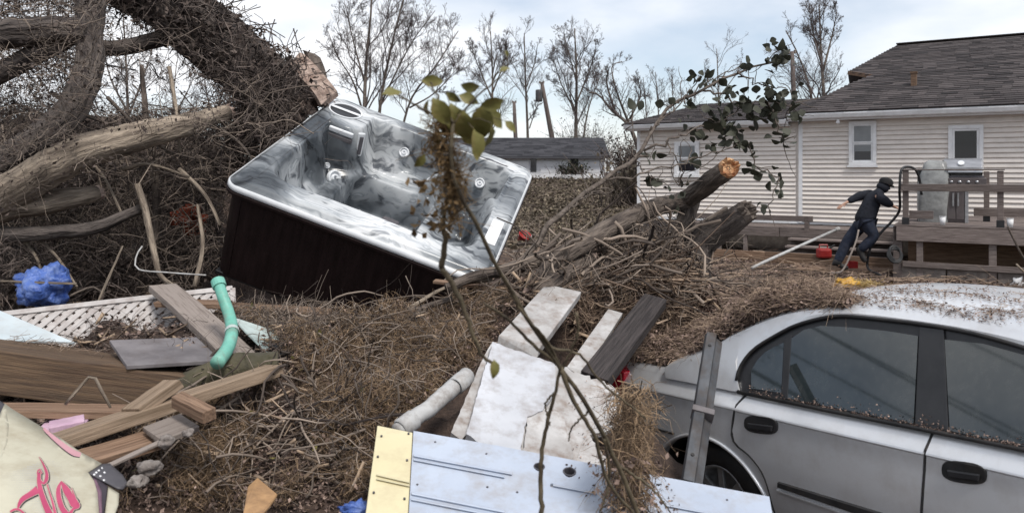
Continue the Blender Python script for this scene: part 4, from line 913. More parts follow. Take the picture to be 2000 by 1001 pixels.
# ------------------------------------------------------------------ person pulling a hose
def skin_mesh(name, verts, edges, rad, mat, parent, sub=2, origin=None):
    o0 = Vector(origin); me = bpy.data.meshes.new(name); me.from_pydata([tuple(Vector(v)-o0) for v in verts], edges, [])
    ob = bpy.data.objects.new(name, me); COL.objects.link(ob); me.materials.append(mat)
    md = ob.modifiers.new('skin', 'SKIN'); md.use_smooth_shade = True; md.branch_smoothing = .6
    for i, r in enumerate(rad):
        sv = me.skin_vertices[0].data[i]; sv.radius = r if hasattr(r, '__len__') else (r, r); sv.use_root = (i == 0)
    s = ob.modifiers.new('sub', 'SUBSURF'); s.levels = sub; s.render_levels = sub
    return attach(ob, Matrix.Translation(o0), parent)
YP = 13.55
def B(px, py, dy=0.0): return P(px, py, YP+dy)
per = thing('person', 'person in navy hooded jacket and jeans bending forward mid stride pulling a black hose', 'person', P(1655, 524, YP))
PO = P(1655, 524, YP)
J = dict(pel=B(1687, 436), sp1=B(1692, 420), sp2=B(1700, 400), ch=B(1709, 384), nk=B(1721, 371, -.02), hd=B(1729, 362, -.04), ht=B(1734, 353, -.04),
 hl=B(1680, 440, .12), kl=B(1655, 470, .14), al=B(1634, 513, .14), tl=B(1641, 518, .10),
 hr=B(1693, 438, -.12), kr=B(1709, 461, -.16), ar=B(1679, 488, -.05), tr=B(1682, 497, -.08),
 shl=B(1704, 378, .20), el=B(1678, 382, .22), wl=B(1651, 396, .18),
 shr=B(1714, 382, -.20), er=B(1733, 396, -.24), wr=B(1747, 403, -.20))
vi = list(J); ix = {k: i for i, k in enumerate(vi)}
rad = dict(pel=.12, sp1=.11, sp2=.12, ch=.11, nk=.055, hd=.085, ht=.06, hl=.085, kl=.058, al=.038, tl=.034, hr=.085, kr=.058, ar=.038, tr=.034, shl=.05, el=.040, wl=.028, shr=.05, er=.040, wr=.028)
ed = [('pel', 'sp1'), ('sp1', 'sp2'), ('sp2', 'ch'), ('ch', 'nk'), ('nk', 'hd'), ('hd', 'ht'), ('pel', 'hl'), ('hl', 'kl'), ('kl', 'al'), ('al', 'tl'), ('pel', 'hr'), ('hr', 'kr'), ('kr', 'ar'), ('ar', 'tr'), ('ch', 'shl'), ('shl', 'el'), ('el', 'wl'), ('ch', 'shr'), ('shr', 'er'), ('er', 'wr')]
vs = [J[k] for k in vi]; rs = [rad[k] for k in vi]; es = [(ix[a], ix[b]) for a, b in ed]
def hand(w, fwd, up, curl):
    """palm and five fingers appended to the body"""
    fwd = Vector(fwd).normalized(); up = Vector(up).normalized(); sd_ = fwd.cross(up).normalized(); wi = ix[w]; pw = J[w]
    vs.append(pw+fwd*.055); rs.append((.036, .018)); pi = len(vs)-1; es.append((wi, pi))
    for k, ln in enumerate((.062, .075, .080, .070)):
        b = pw+fwd*.085+sd_*(-.03+.02*k); vs.append(b); rs.append(.0095); i0 = len(vs)-1; es.append((pi, i0))
        vs.append(b+(fwd*math.cos(curl*.5)-up*math.sin(curl*.5))*ln*.55); rs.append(.009); es.append((i0, i0+1))
        vs.append(vs[-1]+(fwd*math.cos(curl)-up*math.sin(curl))*ln*.5); rs.append(.0075); es.append((i0+1, i0+2))
    b = pw+fwd*.03-sd_*.03; vs.append(b); rs.append(.012); i0 = len(vs)-1; es.append((pi, i0)); vs.append(b+(fwd*.7-sd_*.6-up*.3)*.05); rs.append(.009); es.append((i0, i0+1))
hand('wl', (-.8, 0, -.5), (.2, -.3, .9), .5); hand('wr', (.85, 0, -.4), (0, -.5, .8), 1.5)
skin_mesh('body', vs, es, rs, mt['skin'], per, 2, PO)
hdp, fw_ = J['hd'], (Vector((.85, .1, -.45))).normalized()
fc = hdp+fw_*.075
upv = Vector((.45, 0, .85)).normalized(); sdv = fw_.cross(upv).normalized()
mk('face', *(lambda m: (m.V, m.F))(MB().tube([fc+upv*.02, fc+fw_*.028-upv*.02, fc+fw_*.012-upv*.035], [.012, .016, .010], 8).tube([fc-upv*.055-sdv*.022, fc-upv*.058+fw_*.006, fc-upv*.055+sdv*.022], .007, 6).tube([fc+upv*.022-sdv*.042, fc+upv*.022-sdv*.022], .007, 6).tube([fc+upv*.022+sdv*.042, fc+upv*.022+sdv*.022], .007, 6)), mt['black'], per, smooth=True)
cl = lambda keys, rr, eds, name, mat, extra=(): skin_mesh(name, [J[k] for k in keys], [(keys.index(a), keys.index(b)) for a, b in eds], rr, mat, per, 2, PO)
J['hem'] = B(1683, 441); J['wl2'] = B(1655, 394, .18); J['wr2'] = B(1744, 401, -.2)
cl(['hem', 'sp1', 'sp2', 'ch', 'nk', 'shl', 'el', 'wl2', 'shr', 'er', 'wr2'], [(.215, .19), (.20, .185), (.22, .20), (.225, .21), .12, .115, .088, .056, .115, .088, .056], [('hem', 'sp1'), ('sp1', 'sp2'), ('sp2', 'ch'), ('ch', 'nk'), ('ch', 'shl'), ('shl', 'el'), ('el', 'wl2'), ('ch', 'shr'), ('shr', 'er'), ('er', 'wr2')], 'jacket', mt['navy'])
J['al2'] = B(1634, 514, .14); J['ar2'] = B(1678, 489, -.05); J['pel2'] = B(1687, 430)
cl(['pel2', 'hl', 'kl', 'al2', 'hr', 'kr', 'ar2'], [(.165, .15), .13, .105, .08, .13, .105, .08], [('pel2', 'hl'), ('hl', 'kl'), ('kl', 'al2'), ('pel2', 'hr'), ('hr', 'kr'), ('kr', 'ar2')], 'jeans', mt['denim'])
J['h0'] = B(1717, 372, -.02); J['h1'] = B(1726, 364, -.035); J['h2'] = B(1731, 356, -.04)
cl(['h0', 'h1', 'h2'], [.12, .122, .098], [('h0', 'h1'), ('h1', 'h2')], 'hood', mt['navy'])
hc = J['hd']+upv*.055-fw_*.015
MB().lathe(hc, upv-fw_*.15, [(.118, -.03), (.122, .02), (.10, .065), (.055, .09), (0, .098)], 18).mk('cap', mt['black'], per, smooth=True)
br = [hc+fw_*(.09+.085*math.cos(a))+sdv*(.085*math.sin(a))+upv*.0 for a in np.linspace(-1.5, 1.5, 11)]
MB().slab(br, upv, .012).mk('cap_brim', mt['black'], per)
for a, t_, d in (('al', 'tl', 1), ('ar', 'tr', 1)):
    f_ = (J[t_]-J[a]); toe = Vector((.06, -.04, -.02)) if a == 'al' else Vector((-.04, -.02, -.09))
    base = J[a]-Vector((0, 0, .03)); tip = base+(Vector((.20, -.06, -.06)) if a == 'al' else Vector((.09, -.05, -.19)))
    heel = base-(tip-base)*.35
    skin_mesh('boot', [base+Vector((.02, 0, .13)), base, heel, base+(tip-base)*.6, tip], [(0, 1), (1, 2), (1, 3), (3, 4)], [.075, .07, .052, .058, .042], mt['rubber'], per, 2, PO)
# ------------------------------------------------------------------ logs, boards, sheets
def log_mesh(pts, rad, rng, n=14, step=.05, amp=.10, ridges=True):
    L = np.linalg.norm(np.diff(np.array([tuple(p) for p in pts]), axis=0), axis=1).sum(); K = int(np.clip(L/step, 8, 90))
    p = cr(pts, K); r = cr([(x, 0, 0) for x in rad], K)[:, 0] if len(rad) == len(pts) else np.interp(np.linspace(0, 1, K), np.linspace(0, 1, len(rad)), rad)
    # parametrise the radius by arc length of control points
    cp = np.array([tuple(q) for q in pts]); cl_ = np.r_[0, np.cumsum(np.linalg.norm(np.diff(cp, axis=0), axis=1))]; cl_ /= cl_[-1]
    if len(rad) == len(pts): r = np.interp(np.linspace(0, 1, K), cl_, rad)
    V = []; F = []; CO_ = []; prev = None; s = rng.uniform(0, 50); n = max(n, 8) if max(rad) < .04 else max(n, 26); off = np.cumsum(rng.normal(0, .012, (K, 3)), axis=0)*.4
    for i in range(K):
        t = p[min(i+1, K-1)]-p[max(i-1, 0)]; t /= np.linalg.norm(t)
        if prev is None: ref = np.array([0, 0, 1.]) if abs(t[2]) < .9 else np.array([1., 0, 0]); y = np.cross(t, ref)
        else: y = prev-(prev@t)*t
        y /= np.linalg.norm(y); prev = y; z = np.cross(t, y)
        for j in range(n):
            a = 2*math.pi*j/n
            q = mnoise.noise((math.cos(a)*1.4+s, math.sin(a)*1.4, i*.10))*amp*.8 + mnoise.noise((math.cos(a)*4.5+s, math.sin(a)*4.5, i*.07+9))*amp*.8 + mnoise.noise((math.cos(a)*9+s, math.sin(a)*9, i*.16+5))*amp*.45
            CO_.append((math.cos(a)*max(r[i], .02)+s, math.sin(a)*max(r[i], .02), i*step*.22))
            V.append(tuple(p[i]+off[i]*min(1, r[i]*10)+(y*math.cos(a)+z*math.sin(a))*r[i]*(1+q)))
    for i in range(K-1):
        for j in range(n): F.append((i*n+j, i*n+(j+1) % n, (i+1)*n+(j+1) % n, (i+1)*n+j))
    F.append(tuple(range(n))[::-1]); F.append(tuple(range((K-1)*n, K*n)))
    global BARK; BARK = CO_
    return V, F, p, r, n
def barkco(o):
    at = o.data.attributes.new('bark_co', 'FLOAT_VECTOR', 'POINT'); at.data.foreach_set('vector', np.array(BARK, np.float32).ravel()); return o
def broken_cap(V, n, end, out, rng, depth, spike):
    """jagged splintered end grown on the last (end=-1) or first ring"""
    ring_ = [np.array(v) for v in (V[-n:] if end == -1 else V[:n])]; c = np.mean(ring_, axis=0); W = []; F = []
    for k, (f, d) in enumerate(((1.02, -.02), (1.0, 1.0), (.72, .8), (.62, .1), (.3, .35), (.2, -.1))):
        for j in range(n):
            h = 0 if k == 0 else d*rng.uniform(.15, 1.0)*(spike if k in (1, 2) else depth)
            W.append(tuple(c+(ring_[j]-c)*f*(1 if k == 0 else rng.uniform(.86, 1.04))+np.array(out)*h))
    for k in range(5):
        for j in range(n): F.append((k*n+j, k*n+(j+1) % n, (k+1)*n+(j+1) % n, (k+1)*n+j))
    W.append(tuple(c+np.array(out)*depth*.2)); F += [(5*n+j, 5*n+(j+1) % n, 6*n) for j in range(n)]
    return W, F
def log(name, label, cat, pts, rad, mat, rng, parent=None, group=None, part='trunk', amp=.1, n=14, ends=(None, None), step=.05):
    """pts: (px,py,Y) ; rad in metres. A thing (or a part of parent) with splintered ends"""
    W = [P(*q) for q in pts]; V, F, p, r, n = log_mesh(W, rad, rng, n, step, amp)
    if parent is None: t = thing(name, label, cat, W[0], group)
    else: t = parent
    o = barkco(mk(part, V, F, mat, t, smooth=True, recalc=False))
    for e, m in zip((0, -1), ends):
        if m is None:
            continue
        d = (p[-1]-p[-3]) if e == -1 else (p[0]-p[2]); d /= np.linalg.norm(d); rr = r[e]
        CV, CFc = broken_cap(V, n, e, d, rng, rr*.5, rr*.9)
        mk('broken_end', CV, CFc, m, o if parent is None else o, smooth=False)
    return t
def plank(name, label, cat, a, b, c, t, mat, rng=None, jag=0.0, warp=0.0, group=None, parent=None, bevel=.003, nx=8):
    """a-b one long edge of the face the camera sees, c on the opposite edge beside a"""
    a, b, c = Vector(a), Vector(b), Vector(c); x = (b-a); L = x.length; x.normalize(); y = (c-a)-x*(c-a).dot(x); w = y.length; y.normalize(); z = x.cross(y)
    if z.dot(Vector(CAM)-(a+b)/2) < 0: z = -z
    rt_ = Matrix([[x[i], y[i], z[i]] for i in range(3)]); 
    flip = rt_.determinant() < 0
    rng = rng or np.random.default_rng(int(abs(L*9999)) % 100000)
    V = []; F = []; sgn = -1 if flip else 1
    for i in range(nx+1):
        f = i/nx; bow = warp*math.sin(f*math.pi)+ (rng.normal(0, t*.02) if 0 < i < nx else 0); e = [rng.uniform(-jag, jag) if i in (0, nx) else 0 for _ in range(4)]
        for k, (yy, zz) in enumerate(((0, 0), (w, 0), (w, -t), (0, -t))): V.append((L*f+e[k], sgn*yy, zz+bow))
    y2 = y*sgn
    rt_ = Matrix([[x[i], y2[i], z[i]] for i in range(3)])
    if jag:
        pass
    for i in range(nx):
        for k in range(4): F.append((i*4+k, i*4+(k+1) % 4, (i+1)*4+(k+1) % 4, (i+1)*4+k))
    F += [(0, 1, 2, 3), (nx*4+3, nx*4+2, nx*4+1, nx*4)]
    Mx = Matrix.Translation(a) @ rt_.to_4x4()
    o = mk(name, V, F, mat, parent, M=Mx, bevel=bevel)
    if parent is None: tag(o, label, cat, group)
    return o
def sheet(name, label, cat, pts, t, mat, parent=None, group=None, bevel=.002, crumple=0.0, rng=None):
    """flat polygon through world points (best plane), thickness t"""
    W = [Vector(p) for p in pts]; c = sum(W, Vector())/len(W); A = np.array([tuple(w-c) for w in W]); n_ = Vector(np.linalg.svd(A)[2][2])
    if n_.dot(Vector(CAM)-c) < 0: n_ = -n_
    o = mk(name, *(lambda m: (m.V, m.F))(MB().slab(W, n_, t)), mat, parent, bevel=bevel)
    if parent is None: tag(o, label, cat, group)
    return o
rd_ = np.random.default_rng(101)

# --- the fallen tree of the brush pile
ft = thing('fallen_tree', 'huge fallen tree with torn trunk and thick limbs lying over the brush pile', 'tree', P(420, 560, 7.4))
V, F, p, r, n = log_mesh([P(170, -75, 7.4), P(285, -20, 7.4), P(365, 35, 7.35), P(445, 95, 7.3), P(520, 150, 7.3), P(585, 200, 7.3)], [.24, .28, .31, .31, .29, .25], rd_, 22, .05, .17)
tr = barkco(mk('trunk', V, F, mt['bark_dark'], ft, smooth=True, recalc=False))
d = p[-1]-p[-3]; d /= np.linalg.norm(d)
CV, CFc = broken_cap(V, n, -1, d, rd_, .14, .26); mk('torn_end', CV, CFc, mt['rawpink'], tr)
# slabs of torn wood beside the end
for k, (a, b, w, y) in enumerate((((560, 120), (632, 200), 40, 7.15), ((585, 150), (628, 205), 26, 7.0), ((600, 105), (622, 180), 20, 7.25))):
    plank('torn_slab', None, None, P(*a, y), P(*b, y), P(a[0]+w, a[1]-8, y+.1), .05, mt['rawpink'] if k < 2 else mt['bark_plain'], parent=tr, jag=.06, warp=.03)
for pts, rad, m in (
    ([(172, -40, 6.4), (172, 60, 6.3), (166, 130, 6.15), (140, 195, 6.0), (95, 240, 5.9), (30, 290, 5.8), (-40, 330, 5.7)], [.115, .11, .11, .11, .115, .11, .11], 'bark_dark'),
    ([(-60, 75, 6.1), (30, 62, 6.1), (110, 50, 6.15), (165, 55, 6.2)], [.12, .115, .105, .095], 'bark_dark'),
    ([(-60, 175, 6.2), (40, 120, 6.2), (120, 80, 6.25), (168, 50, 6.3)], [.09, .085, .08, .07], 'bark_dark'),
    ([(505, 140, 7.2), (500, 190, 7.1), (480, 240, 7.0), (450, 300, 6.9)], [.15, .13, .12, .09], 'bark_dark'),
    ([(365, 60, 7.3), (300, 80, 7.2), (230, 95, 7.1), (170, 85, 6.9)], [.08, .075, .07, .07], 'bark_dark'),
    ([(395, 10, 7.3), (402, -40, 7.3)], [.045, .04], 'bark_dark'),
    ([(560, 190, 7.2), (545, 250, 7.1), (520, 330, 7.0)], [.09, .08, .05], 'bark_dark')):
    V, F, *_ = log_mesh([P(*q) for q in pts], rad, rd_, 14, .05, .16); barkco(mk('limb', V, F, mt[m], ft, smooth=True, recalc=False))

log('fallen_log', 'long pale brown fallen log with split end crossing the brush pile', 'log', [(-60, 410, 5.5), (30, 365, 5.5), (110, 322, 5.55), (190, 285, 5.6), (280, 258, 5.75), (360, 240, 6.0), (440, 215, 6.4)], [.15, .14, .135, .125, .11, .09, .065], mt['bark_pale'], rd_, ends=(None, mt['rawpink']), n=20)
log('fallen_log', 'weathered log lying low under the long pale fallen log at the left', 'log', [(-60, 425, 5.55), (40, 398, 5.6), (120, 388, 5.7), (190, 375, 5.9)], [.11, .10, .09, .06], mt['bark_pale'], rd_, ends=(None, mt['rawpink']))
log('fallen_log', 'dark straight log lying level across the lower brush pile', 'log', [(-40, 458, 5.6), (80, 452, 5.6), (180, 440, 5.65), (270, 405, 5.8)], [.06, .055, .05, .035], mt['bark_dark'], rd_, ends=(None, mt['bark_plain']))
log('fallen_log', 'short dark log leaning up behind the blue plastic bag', 'log', [(120, 600, 5.9), (190, 535, 6.1), (260, 490, 6.3), (320, 455, 6.5)], [.065, .06, .055, .04], mt['bark_dark'], rd_)
log('dead_branch', 'pale barkless broken branch standing upright in front of the brush', 'branch', [(268, 358, 5.7), (282, 400, 5.7), (292, 445, 5.65), (303, 500, 5.6), (312, 535, 5.55), (345, 562, 5.5)], [.024, .028, .026, .024, .02, .012], mt['bark_pale'], rd_, n=8, part='stick')
log('wire', 'thin pale bent wire poking out of the brush', 'wire', [(278, 480, 5.6), (266, 500, 5.55), (270, 525, 5.5), (330, 532, 5.45), (402, 537, 5.4)], [.006]*5, mt['pvc'], rd_, n=5, amp=0, part='strand')
log('dead_branch', 'long thin cane lying level in front of the blue plastic bag', 'branch', [(-30, 548, 5.0), (60, 550, 5.0), (150, 553, 5.05)], [.008]*3, mt['bark_pale'], rd_, n=5, part='stick')
log('dead_branch', 'forked pale twig bent in an upside down V before the wooden beam', 'branch', [(128, 788, 3.0), (150, 762, 3.0), (180, 733, 3.02), (200, 765, 3.0), (216, 795, 2.98)], [.006, .007, .006, .007, .005], mt['bark_pale'], rd_, n=6, part='stick')
log('dead_branch', 'grey vertical sapling stem rising in front of the sky gap', 'branch', [(300, 480, 6.3), (305, 400, 6.3), (298, 300, 6.3), (285, 210, 6.4), (278, 130, 6.5)], [.035, .033, .03, .025, .018], mt['bark'], rd_, n=8, part='stem')
# other branches one can pick out inside the brush
bb = [([(210, 190, 6.2), (260, 240, 6.1), (320, 290, 6.0), (380, 310, 6.0)], .016), ([(330, 130, 6.3), (345, 220, 6.2), (352, 300, 6.1)], .018), ([(150, 300, 6.0), (200, 340, 5.9), (240, 420, 5.8)], .014), ([(430, 250, 6.2), (470, 280, 6.1), (500, 320, 6.0)], .013),
      ([(40, 460, 5.7), (70, 500, 5.6), (85, 545, 5.5)], .013), ([(60, 450, 5.7), (110, 500, 5.6), (150, 560, 5.4)], .012), ([(20, 640, 5.0), (90, 600, 5.1), (180, 560, 5.3), (205, 580, 5.3)], .012), ([(350, 330, 6.0), (400, 380, 5.9), (430, 440, 5.8)], .018), ([(180, 620, 5.2), (200, 570, 5.2), (240, 480, 5.4)], .012), ([(100, 180, 6.4), (180, 230, 6.3), (260, 250, 6.3)], .02), ([(240, 330, 5.9), (290, 320, 5.9), (370, 345, 5.9)], .016), ([(380, 560, 5.5), (395, 480, 5.7), (385, 400, 5.9)], .02)]
BL = ['pale cane slanting down right across the sky gap in the brush', 'grey upright cane on the right side of the sky gap', 'grey brown branch hanging from the fallen log toward the lower logs', 'pale twig reaching up beside the left rim of the tub', 'pale twig standing behind the left half of the blue bag', 'dark twig slanting down to the right of the blue bag', 'curved cane arching over the left end of the lattice', 'pale cane slanting down toward the rust red rag', 'thin grey twig standing between the blue bag and the bent wire', 'pale branch lying along the top of the long fallen log', 'pale arched cane level with the middle of the brush', 'thick grey cane standing beside the rust red rag']
for i, (pts, rr) in enumerate(bb):
    log('dead_branch', BL[i], 'branch', pts, [rr*(1-.18*k) for k in range(len(pts))], mt['bark_pale'] if i % 3 else mt['bark'], rd_, n=7, group='loose branches in the brush pile', part='stick')

# --- middle right: broken trunk, stub and branches
bt = log('broken_trunk', 'mid brown broken trunk with bright orange splintered end pointing at the house', 'log', [(1000, 598, 4.75), (1045, 556, 4.75), (1100, 504, 4.85), (1170, 457, 5.05), (1250, 416, 5.4), (1330, 390, 5.8), (1378, 362, 5.6), (1428, 328, 5.25)], [.05, .06, .064, .066, .066, .072, .076, .072], mt['bark'], rd_, ends=(None, mt['raw']), n=20, amp=.09)
for pts, rad in (([(1350, 388, 5.85), (1338, 430, 5.75), (1315, 480, 5.6), (1275, 550, 5.4)], [.072, .07, .065, .06]), ([(1100, 500, 4.95), (1045, 508, 4.9), (985, 525, 4.85), (920, 540, 4.8), (870, 562, 4.7)], [.05, .045, .04, .035, .03]), ([(1290, 500, 6.2), (1360, 445, 6.3), (1420, 405, 6.35)], [.03, .025, .018])):
    V, F, *_ = log_mesh([P(*q) for q in pts], rad, rd_, 14, .05, .1); barkco(mk('limb', V, F, mt['bark'], bt, smooth=True, recalc=False))
log('tree_stub', 'black rough broken trunk stub with hollow end below the orange broken trunk', 'log', [(1372, 570, 5.6), (1362, 505, 5.6), (1374, 470, 5.6), (1415, 440, 5.5), (1458, 414, 5.35)], [.09, .10, .10, .09, .075], mt['bark_dark'], rd_, ends=(None, mt['bark_plain']), n=18, amp=.22)
mb_ = [([(1100, 590, 4.7), (1150, 545, 4.9), (1205, 508, 5.1), (1275, 494, 5.4)], .05, 'brown limb lying level behind the narrow white board'), ([(1010, 610, 4.5), (1065, 560, 4.6), (1110, 528, 4.8), (1150, 500, 5.0)], .065, 'thick grey limb lying just right of the tub corner'), ([(1110, 560, 5.0), (1190, 535, 5.1), (1270, 520, 5.3), (1340, 512, 5.5)], .055, 'dark limb lying level below the broken trunk'),
       ([(640, 700, 4.2), (690, 670, 4.4), (745, 635, 4.6), (810, 605, 4.7), (880, 583, 4.8)], .030, 'long grey branch lying along the front of the tub'), ([(670, 655, 4.5), (740, 628, 4.6), (800, 600, 4.7), (870, 560, 4.8), (960, 545, 4.9)], .016, 'thin pale branch running up to the tub corner'), ([(590, 735, 3.8), (640, 765, 3.7)], .016, 'short snapped stick in the middle of the root pile'),
       ([(710, 690, 4.0), (770, 650, 4.3), (830, 600, 4.5)], .026, 'grey brown branch crossing the root pile under the tub'), ([(735, 760, 3.6), (790, 815, 3.5)], .014, 'short stick left of the white downpipe'), ([(620, 815, 3.3), (645, 870, 3.2), (660, 940, 3.1)], .010, 'pale crooked twig hanging in the brown roots'), ([(460, 612, 4.6), (560, 622, 4.7), (640, 625, 4.75), (705, 637, 4.8)], .030, 'flat grey limb lying below the dark tub cabinet')]
for pts, rr, lab in mb_:
    log('dead_branch', lab, 'branch', pts, [rr*(1-.1*k) for k in range(len(pts))], mt['bark_pale'] if rr < .02 else mt['bark'], rd_, n=10, part='stick', ends=(None, mt['rawpink']) if rr > .04 else (None, None))
log('mossy_log', 'short dark mossy log lying behind the long lumber stud', 'log', [(352, 757, 3.5), (400, 735, 3.55), (460, 715, 3.6), (545, 705, 3.65)], [.06, .065, .07, .06], M('mossy_bark', (0.045, 0.042, 0.025), (0.12, 0.105, 0.065), 12, .95, 1, 40, dirt=((.04, .036, .036), 1.0, 6)), rd_, n=16, amp=.2)

# --- left foreground lumber
plank('beam', 'heavy brown wooden beam lying at the left below the lattice', 'beam', P(-90, 672, 3.3), P(398, 738, 3.5), P(-90, 645, 3.66), .19, mt['treated'], jag=.01, bevel=.008)
plank('stud', 'long pale lumber stud sloping up to the right across the foreground', 'board', P(112, 856, 2.72), P(552, 711, 3.5), P(122, 838, 2.86), .05, mt['lumber'], bevel=.004)
plank('board', 'grey weathered board lying across the lattice and the beam', 'board', P(290, 556, 4.7), P(436, 695, 3.72), P(345, 553, 4.8), .04, mt['greywood'], jag=.012, warp=.01)
plank('board', 'thin brown board lying level across the right end of the lattice', 'board', P(300, 590, 4.5), P(440, 594, 4.5), P(300, 581, 4.62), .03, mt['brownwood'], jag=.01)
plank('board', 'short cut board end pointing up beside the long stud', 'board', P(236, 797, 3.02), P(319, 740, 3.2), P(262, 803, 2.95), .04, mt['lumber'], jag=.006)
plank('board', 'short dark brown block lying across the long stud', 'board', P(333, 773, 2.98), P(398, 806, 2.86), P(341, 754, 3.06), .05, mt['brownwood'], jag=.008)
plank('board', 'brown plank lying under the long stud beside the cream sign', 'board', P(140, 880, 2.75), P(285, 838, 3.0), P(165, 905, 2.68), .04, mt['brownwood'], jag=.01)
plank('board', 'broken pale plywood scrap below the long stud', 'board', P(285, 830, 2.95), P(352, 806, 3.05), P(318, 858, 2.86), .02, mt['greywood'], jag=.02)
plank('trim_strip', 'thin grey trim strip sloping below the plywood scrap', 'strip', P(205, 905, 2.7), P(352, 838, 2.95), P(208, 911, 2.68), .012, mt['greywood'])
plank('board', 'dark splintered board lying in the shade under the wooden beam', 'board', P(-60, 800, 3.05), P(250, 805, 3.2), P(-60, 782, 3.2), .03, mt['brownwood'], jag=.02)
plank('board', 'brown board lying in the shade along the foot of the tub', 'board', P(440, 600, 4.75), P(640, 612, 4.75), P(440, 588, 4.85), .03, mt['brownwood'], jag=.02)
plank('board', 'thin reddish board sticking out past the tub front corner', 'board', P(845, 548, 4.95), P(1020, 566, 4.8), P(845, 543, 5.0), .02, mt['brownwood'], jag=.01)
sheet('panel', 'smooth dark grey panel lying flat on the wooden beam', 'panel', [P(214, 663, 3.72), P(384, 657, 3.95), P(432, 702, 3.6), P(248, 713, 3.42)], .018, mt['tilegrey'])
sheet('panel', 'pale blue sheet wedge sticking in from the left edge above the beam', 'panel', [P(-60, 590, 4.0), P(0, 605, 3.95), P(146, 667, 3.72), P(60, 664, 3.68), P(-60, 660, 3.6)], .012, mt['icesheet'])
sheet('panel', 'pale teal torn triangular sheet right of the teal pipe', 'panel', [P(455, 618, 4.1), P(578, 657, 4.2), P(566, 672, 4.1), P(531, 694, 3.8), P(503, 668, 3.85), P(480, 646, 3.95)], .01, mt['tealsheet'])
plank('block', 'small black block leaning against the teal sheet', 'block', P(529, 668, 3.85), P(566, 664, 3.9), P(531, 694, 3.75), .05, mt['blackplastic'], bevel=.006)
t = thing('pipe', 'curved teal plastic pipe standing in front of the lattice', 'pipe', P(425, 706, 3.5))
w = cr([P(426, 550, 3.95), P(434, 575, 3.9), P(447, 612, 3.85), P(453, 645, 3.75), P(445, 678, 3.6), P(424, 708, 3.45)], 26)
MB().tube([Vector(q) for q in w], list(np.linspace(.028, .033, 26)), 14).mk('tube', mt['tealhose'], t, smooth=True)
dd = Vector(w[1]-w[0]).normalized(); MB().lathe(Vector(w[0]), dd, [(.036, -.01), (.036, .035), (.026, .035), (.024, -.012), (.036, -.01)], 16).mk('coupling', mt['tealhose'], t)
dd = Vector(w[13]-w[12]).normalized(); MB().lathe(Vector(w[13]), dd, [(.034, -.012), (.036, 0), (.034, .012)], 16).mk('clamp_ring', mt['tealsheet'], t)
t = thing('foam_block', 'pink foam board pieces stacked behind the cream sign', 'foam', P(120, 840, 2.75))
plank('foam_piece', None, None, P(68, 845, 3.0), P(164, 832, 3.06), P(92, 815, 3.2), .05, mt['pink'], parent=t, jag=.006)
plank('foam_piece', None, None, P(98, 850, 2.92), P(166, 836, 2.98), P(98, 834, 2.92), .10, mt['pink'], parent=t, jag=.006)

# --- lattice: slats one by one in two layers
lo_ = P(150, 668, 4.25); lx_ = (P(425, 640, 4.75)-lo_).normalized(); ly_ = (P(40, 607, 4.75)-lo_); 
lA, lB = P(110, 690, 4.42), P(432, 648, 4.72)
lx_ = (lB-lA); LW = lx_.length+.12; lx_.normalize(); up_ = P(232, 574, 4.68)-P(262, 660, 4.52); ly_ = (up_-lx_*up_.dot(lx_)).normalized(); lz_ = lx_.cross(ly_)
if lz_.y > 0: lz_ = -lz_
LH = .31; lo_ = lA-lx_*.42; LW += .38
lat = thing('lattice_panel', 'dirty white lattice panel with small square holes leaning on the beam', 'lattice', lo_)
LM = Matrix.Translation(lo_) @ Matrix([[lx_[i], ly_[i], lz_[i]] for i in range(3)]).to_4x4()
pitch, sw = .072, .0335
for sgn, zz in ((1, .004), (-1, -.003)):
    k = -int(LH/pitch)-1
    while True:
        x0 = k*pitch; k += 1
        if x0 > LW+LH: break
        # slat along direction (sgn,1): from y=0 to y=LH
        xs = (x0-(LH if sgn == 1 else 0), x0-(LH if sgn == 1 else 0)+sgn*LH) if sgn == 1 else (x0, x0-LH)
        xa, xb = xs; y0, y1 = 0., LH
        # clip to 0..LW
        lo_t, hi_t = 0., 1.
        for bnd, sg in ((0, 1), (LW, -1)):
            fa, fb = (xa-bnd)*sg, (xb-bnd)*sg
            if fa < 0 and fb < 0: lo_t = 2
            elif fa < 0: lo_t = max(lo_t, -fa/(fb-fa))
            elif fb < 0: hi_t = min(hi_t, fa/(fa-fb))
        if lo_t >= hi_t-.03: continue
        a = LM @ Vector((xa+(xb-xa)*lo_t, LH*lo_t, zz)); b = LM @ Vector((xa+(xb-xa)*hi_t, LH*hi_t, zz))
        mb = MB().beam(a, b, sw/1.0, .006, up=lz_); mk('slat', mb.V, mb.F, mt['lattice'], lat)
for a, b in (((0, 0), (LW, 0)), ((0, LH), (LW, LH)), ((0, 0), (0, LH)), ((LW, 0), (LW, LH))):
    MB().beam(LM @ Vector((*a, .012)), LM @ Vector((*b, .012)), .035, .012, up=lz_).mk('edge_rail', mt['lattice'], lat, bevel=.003)

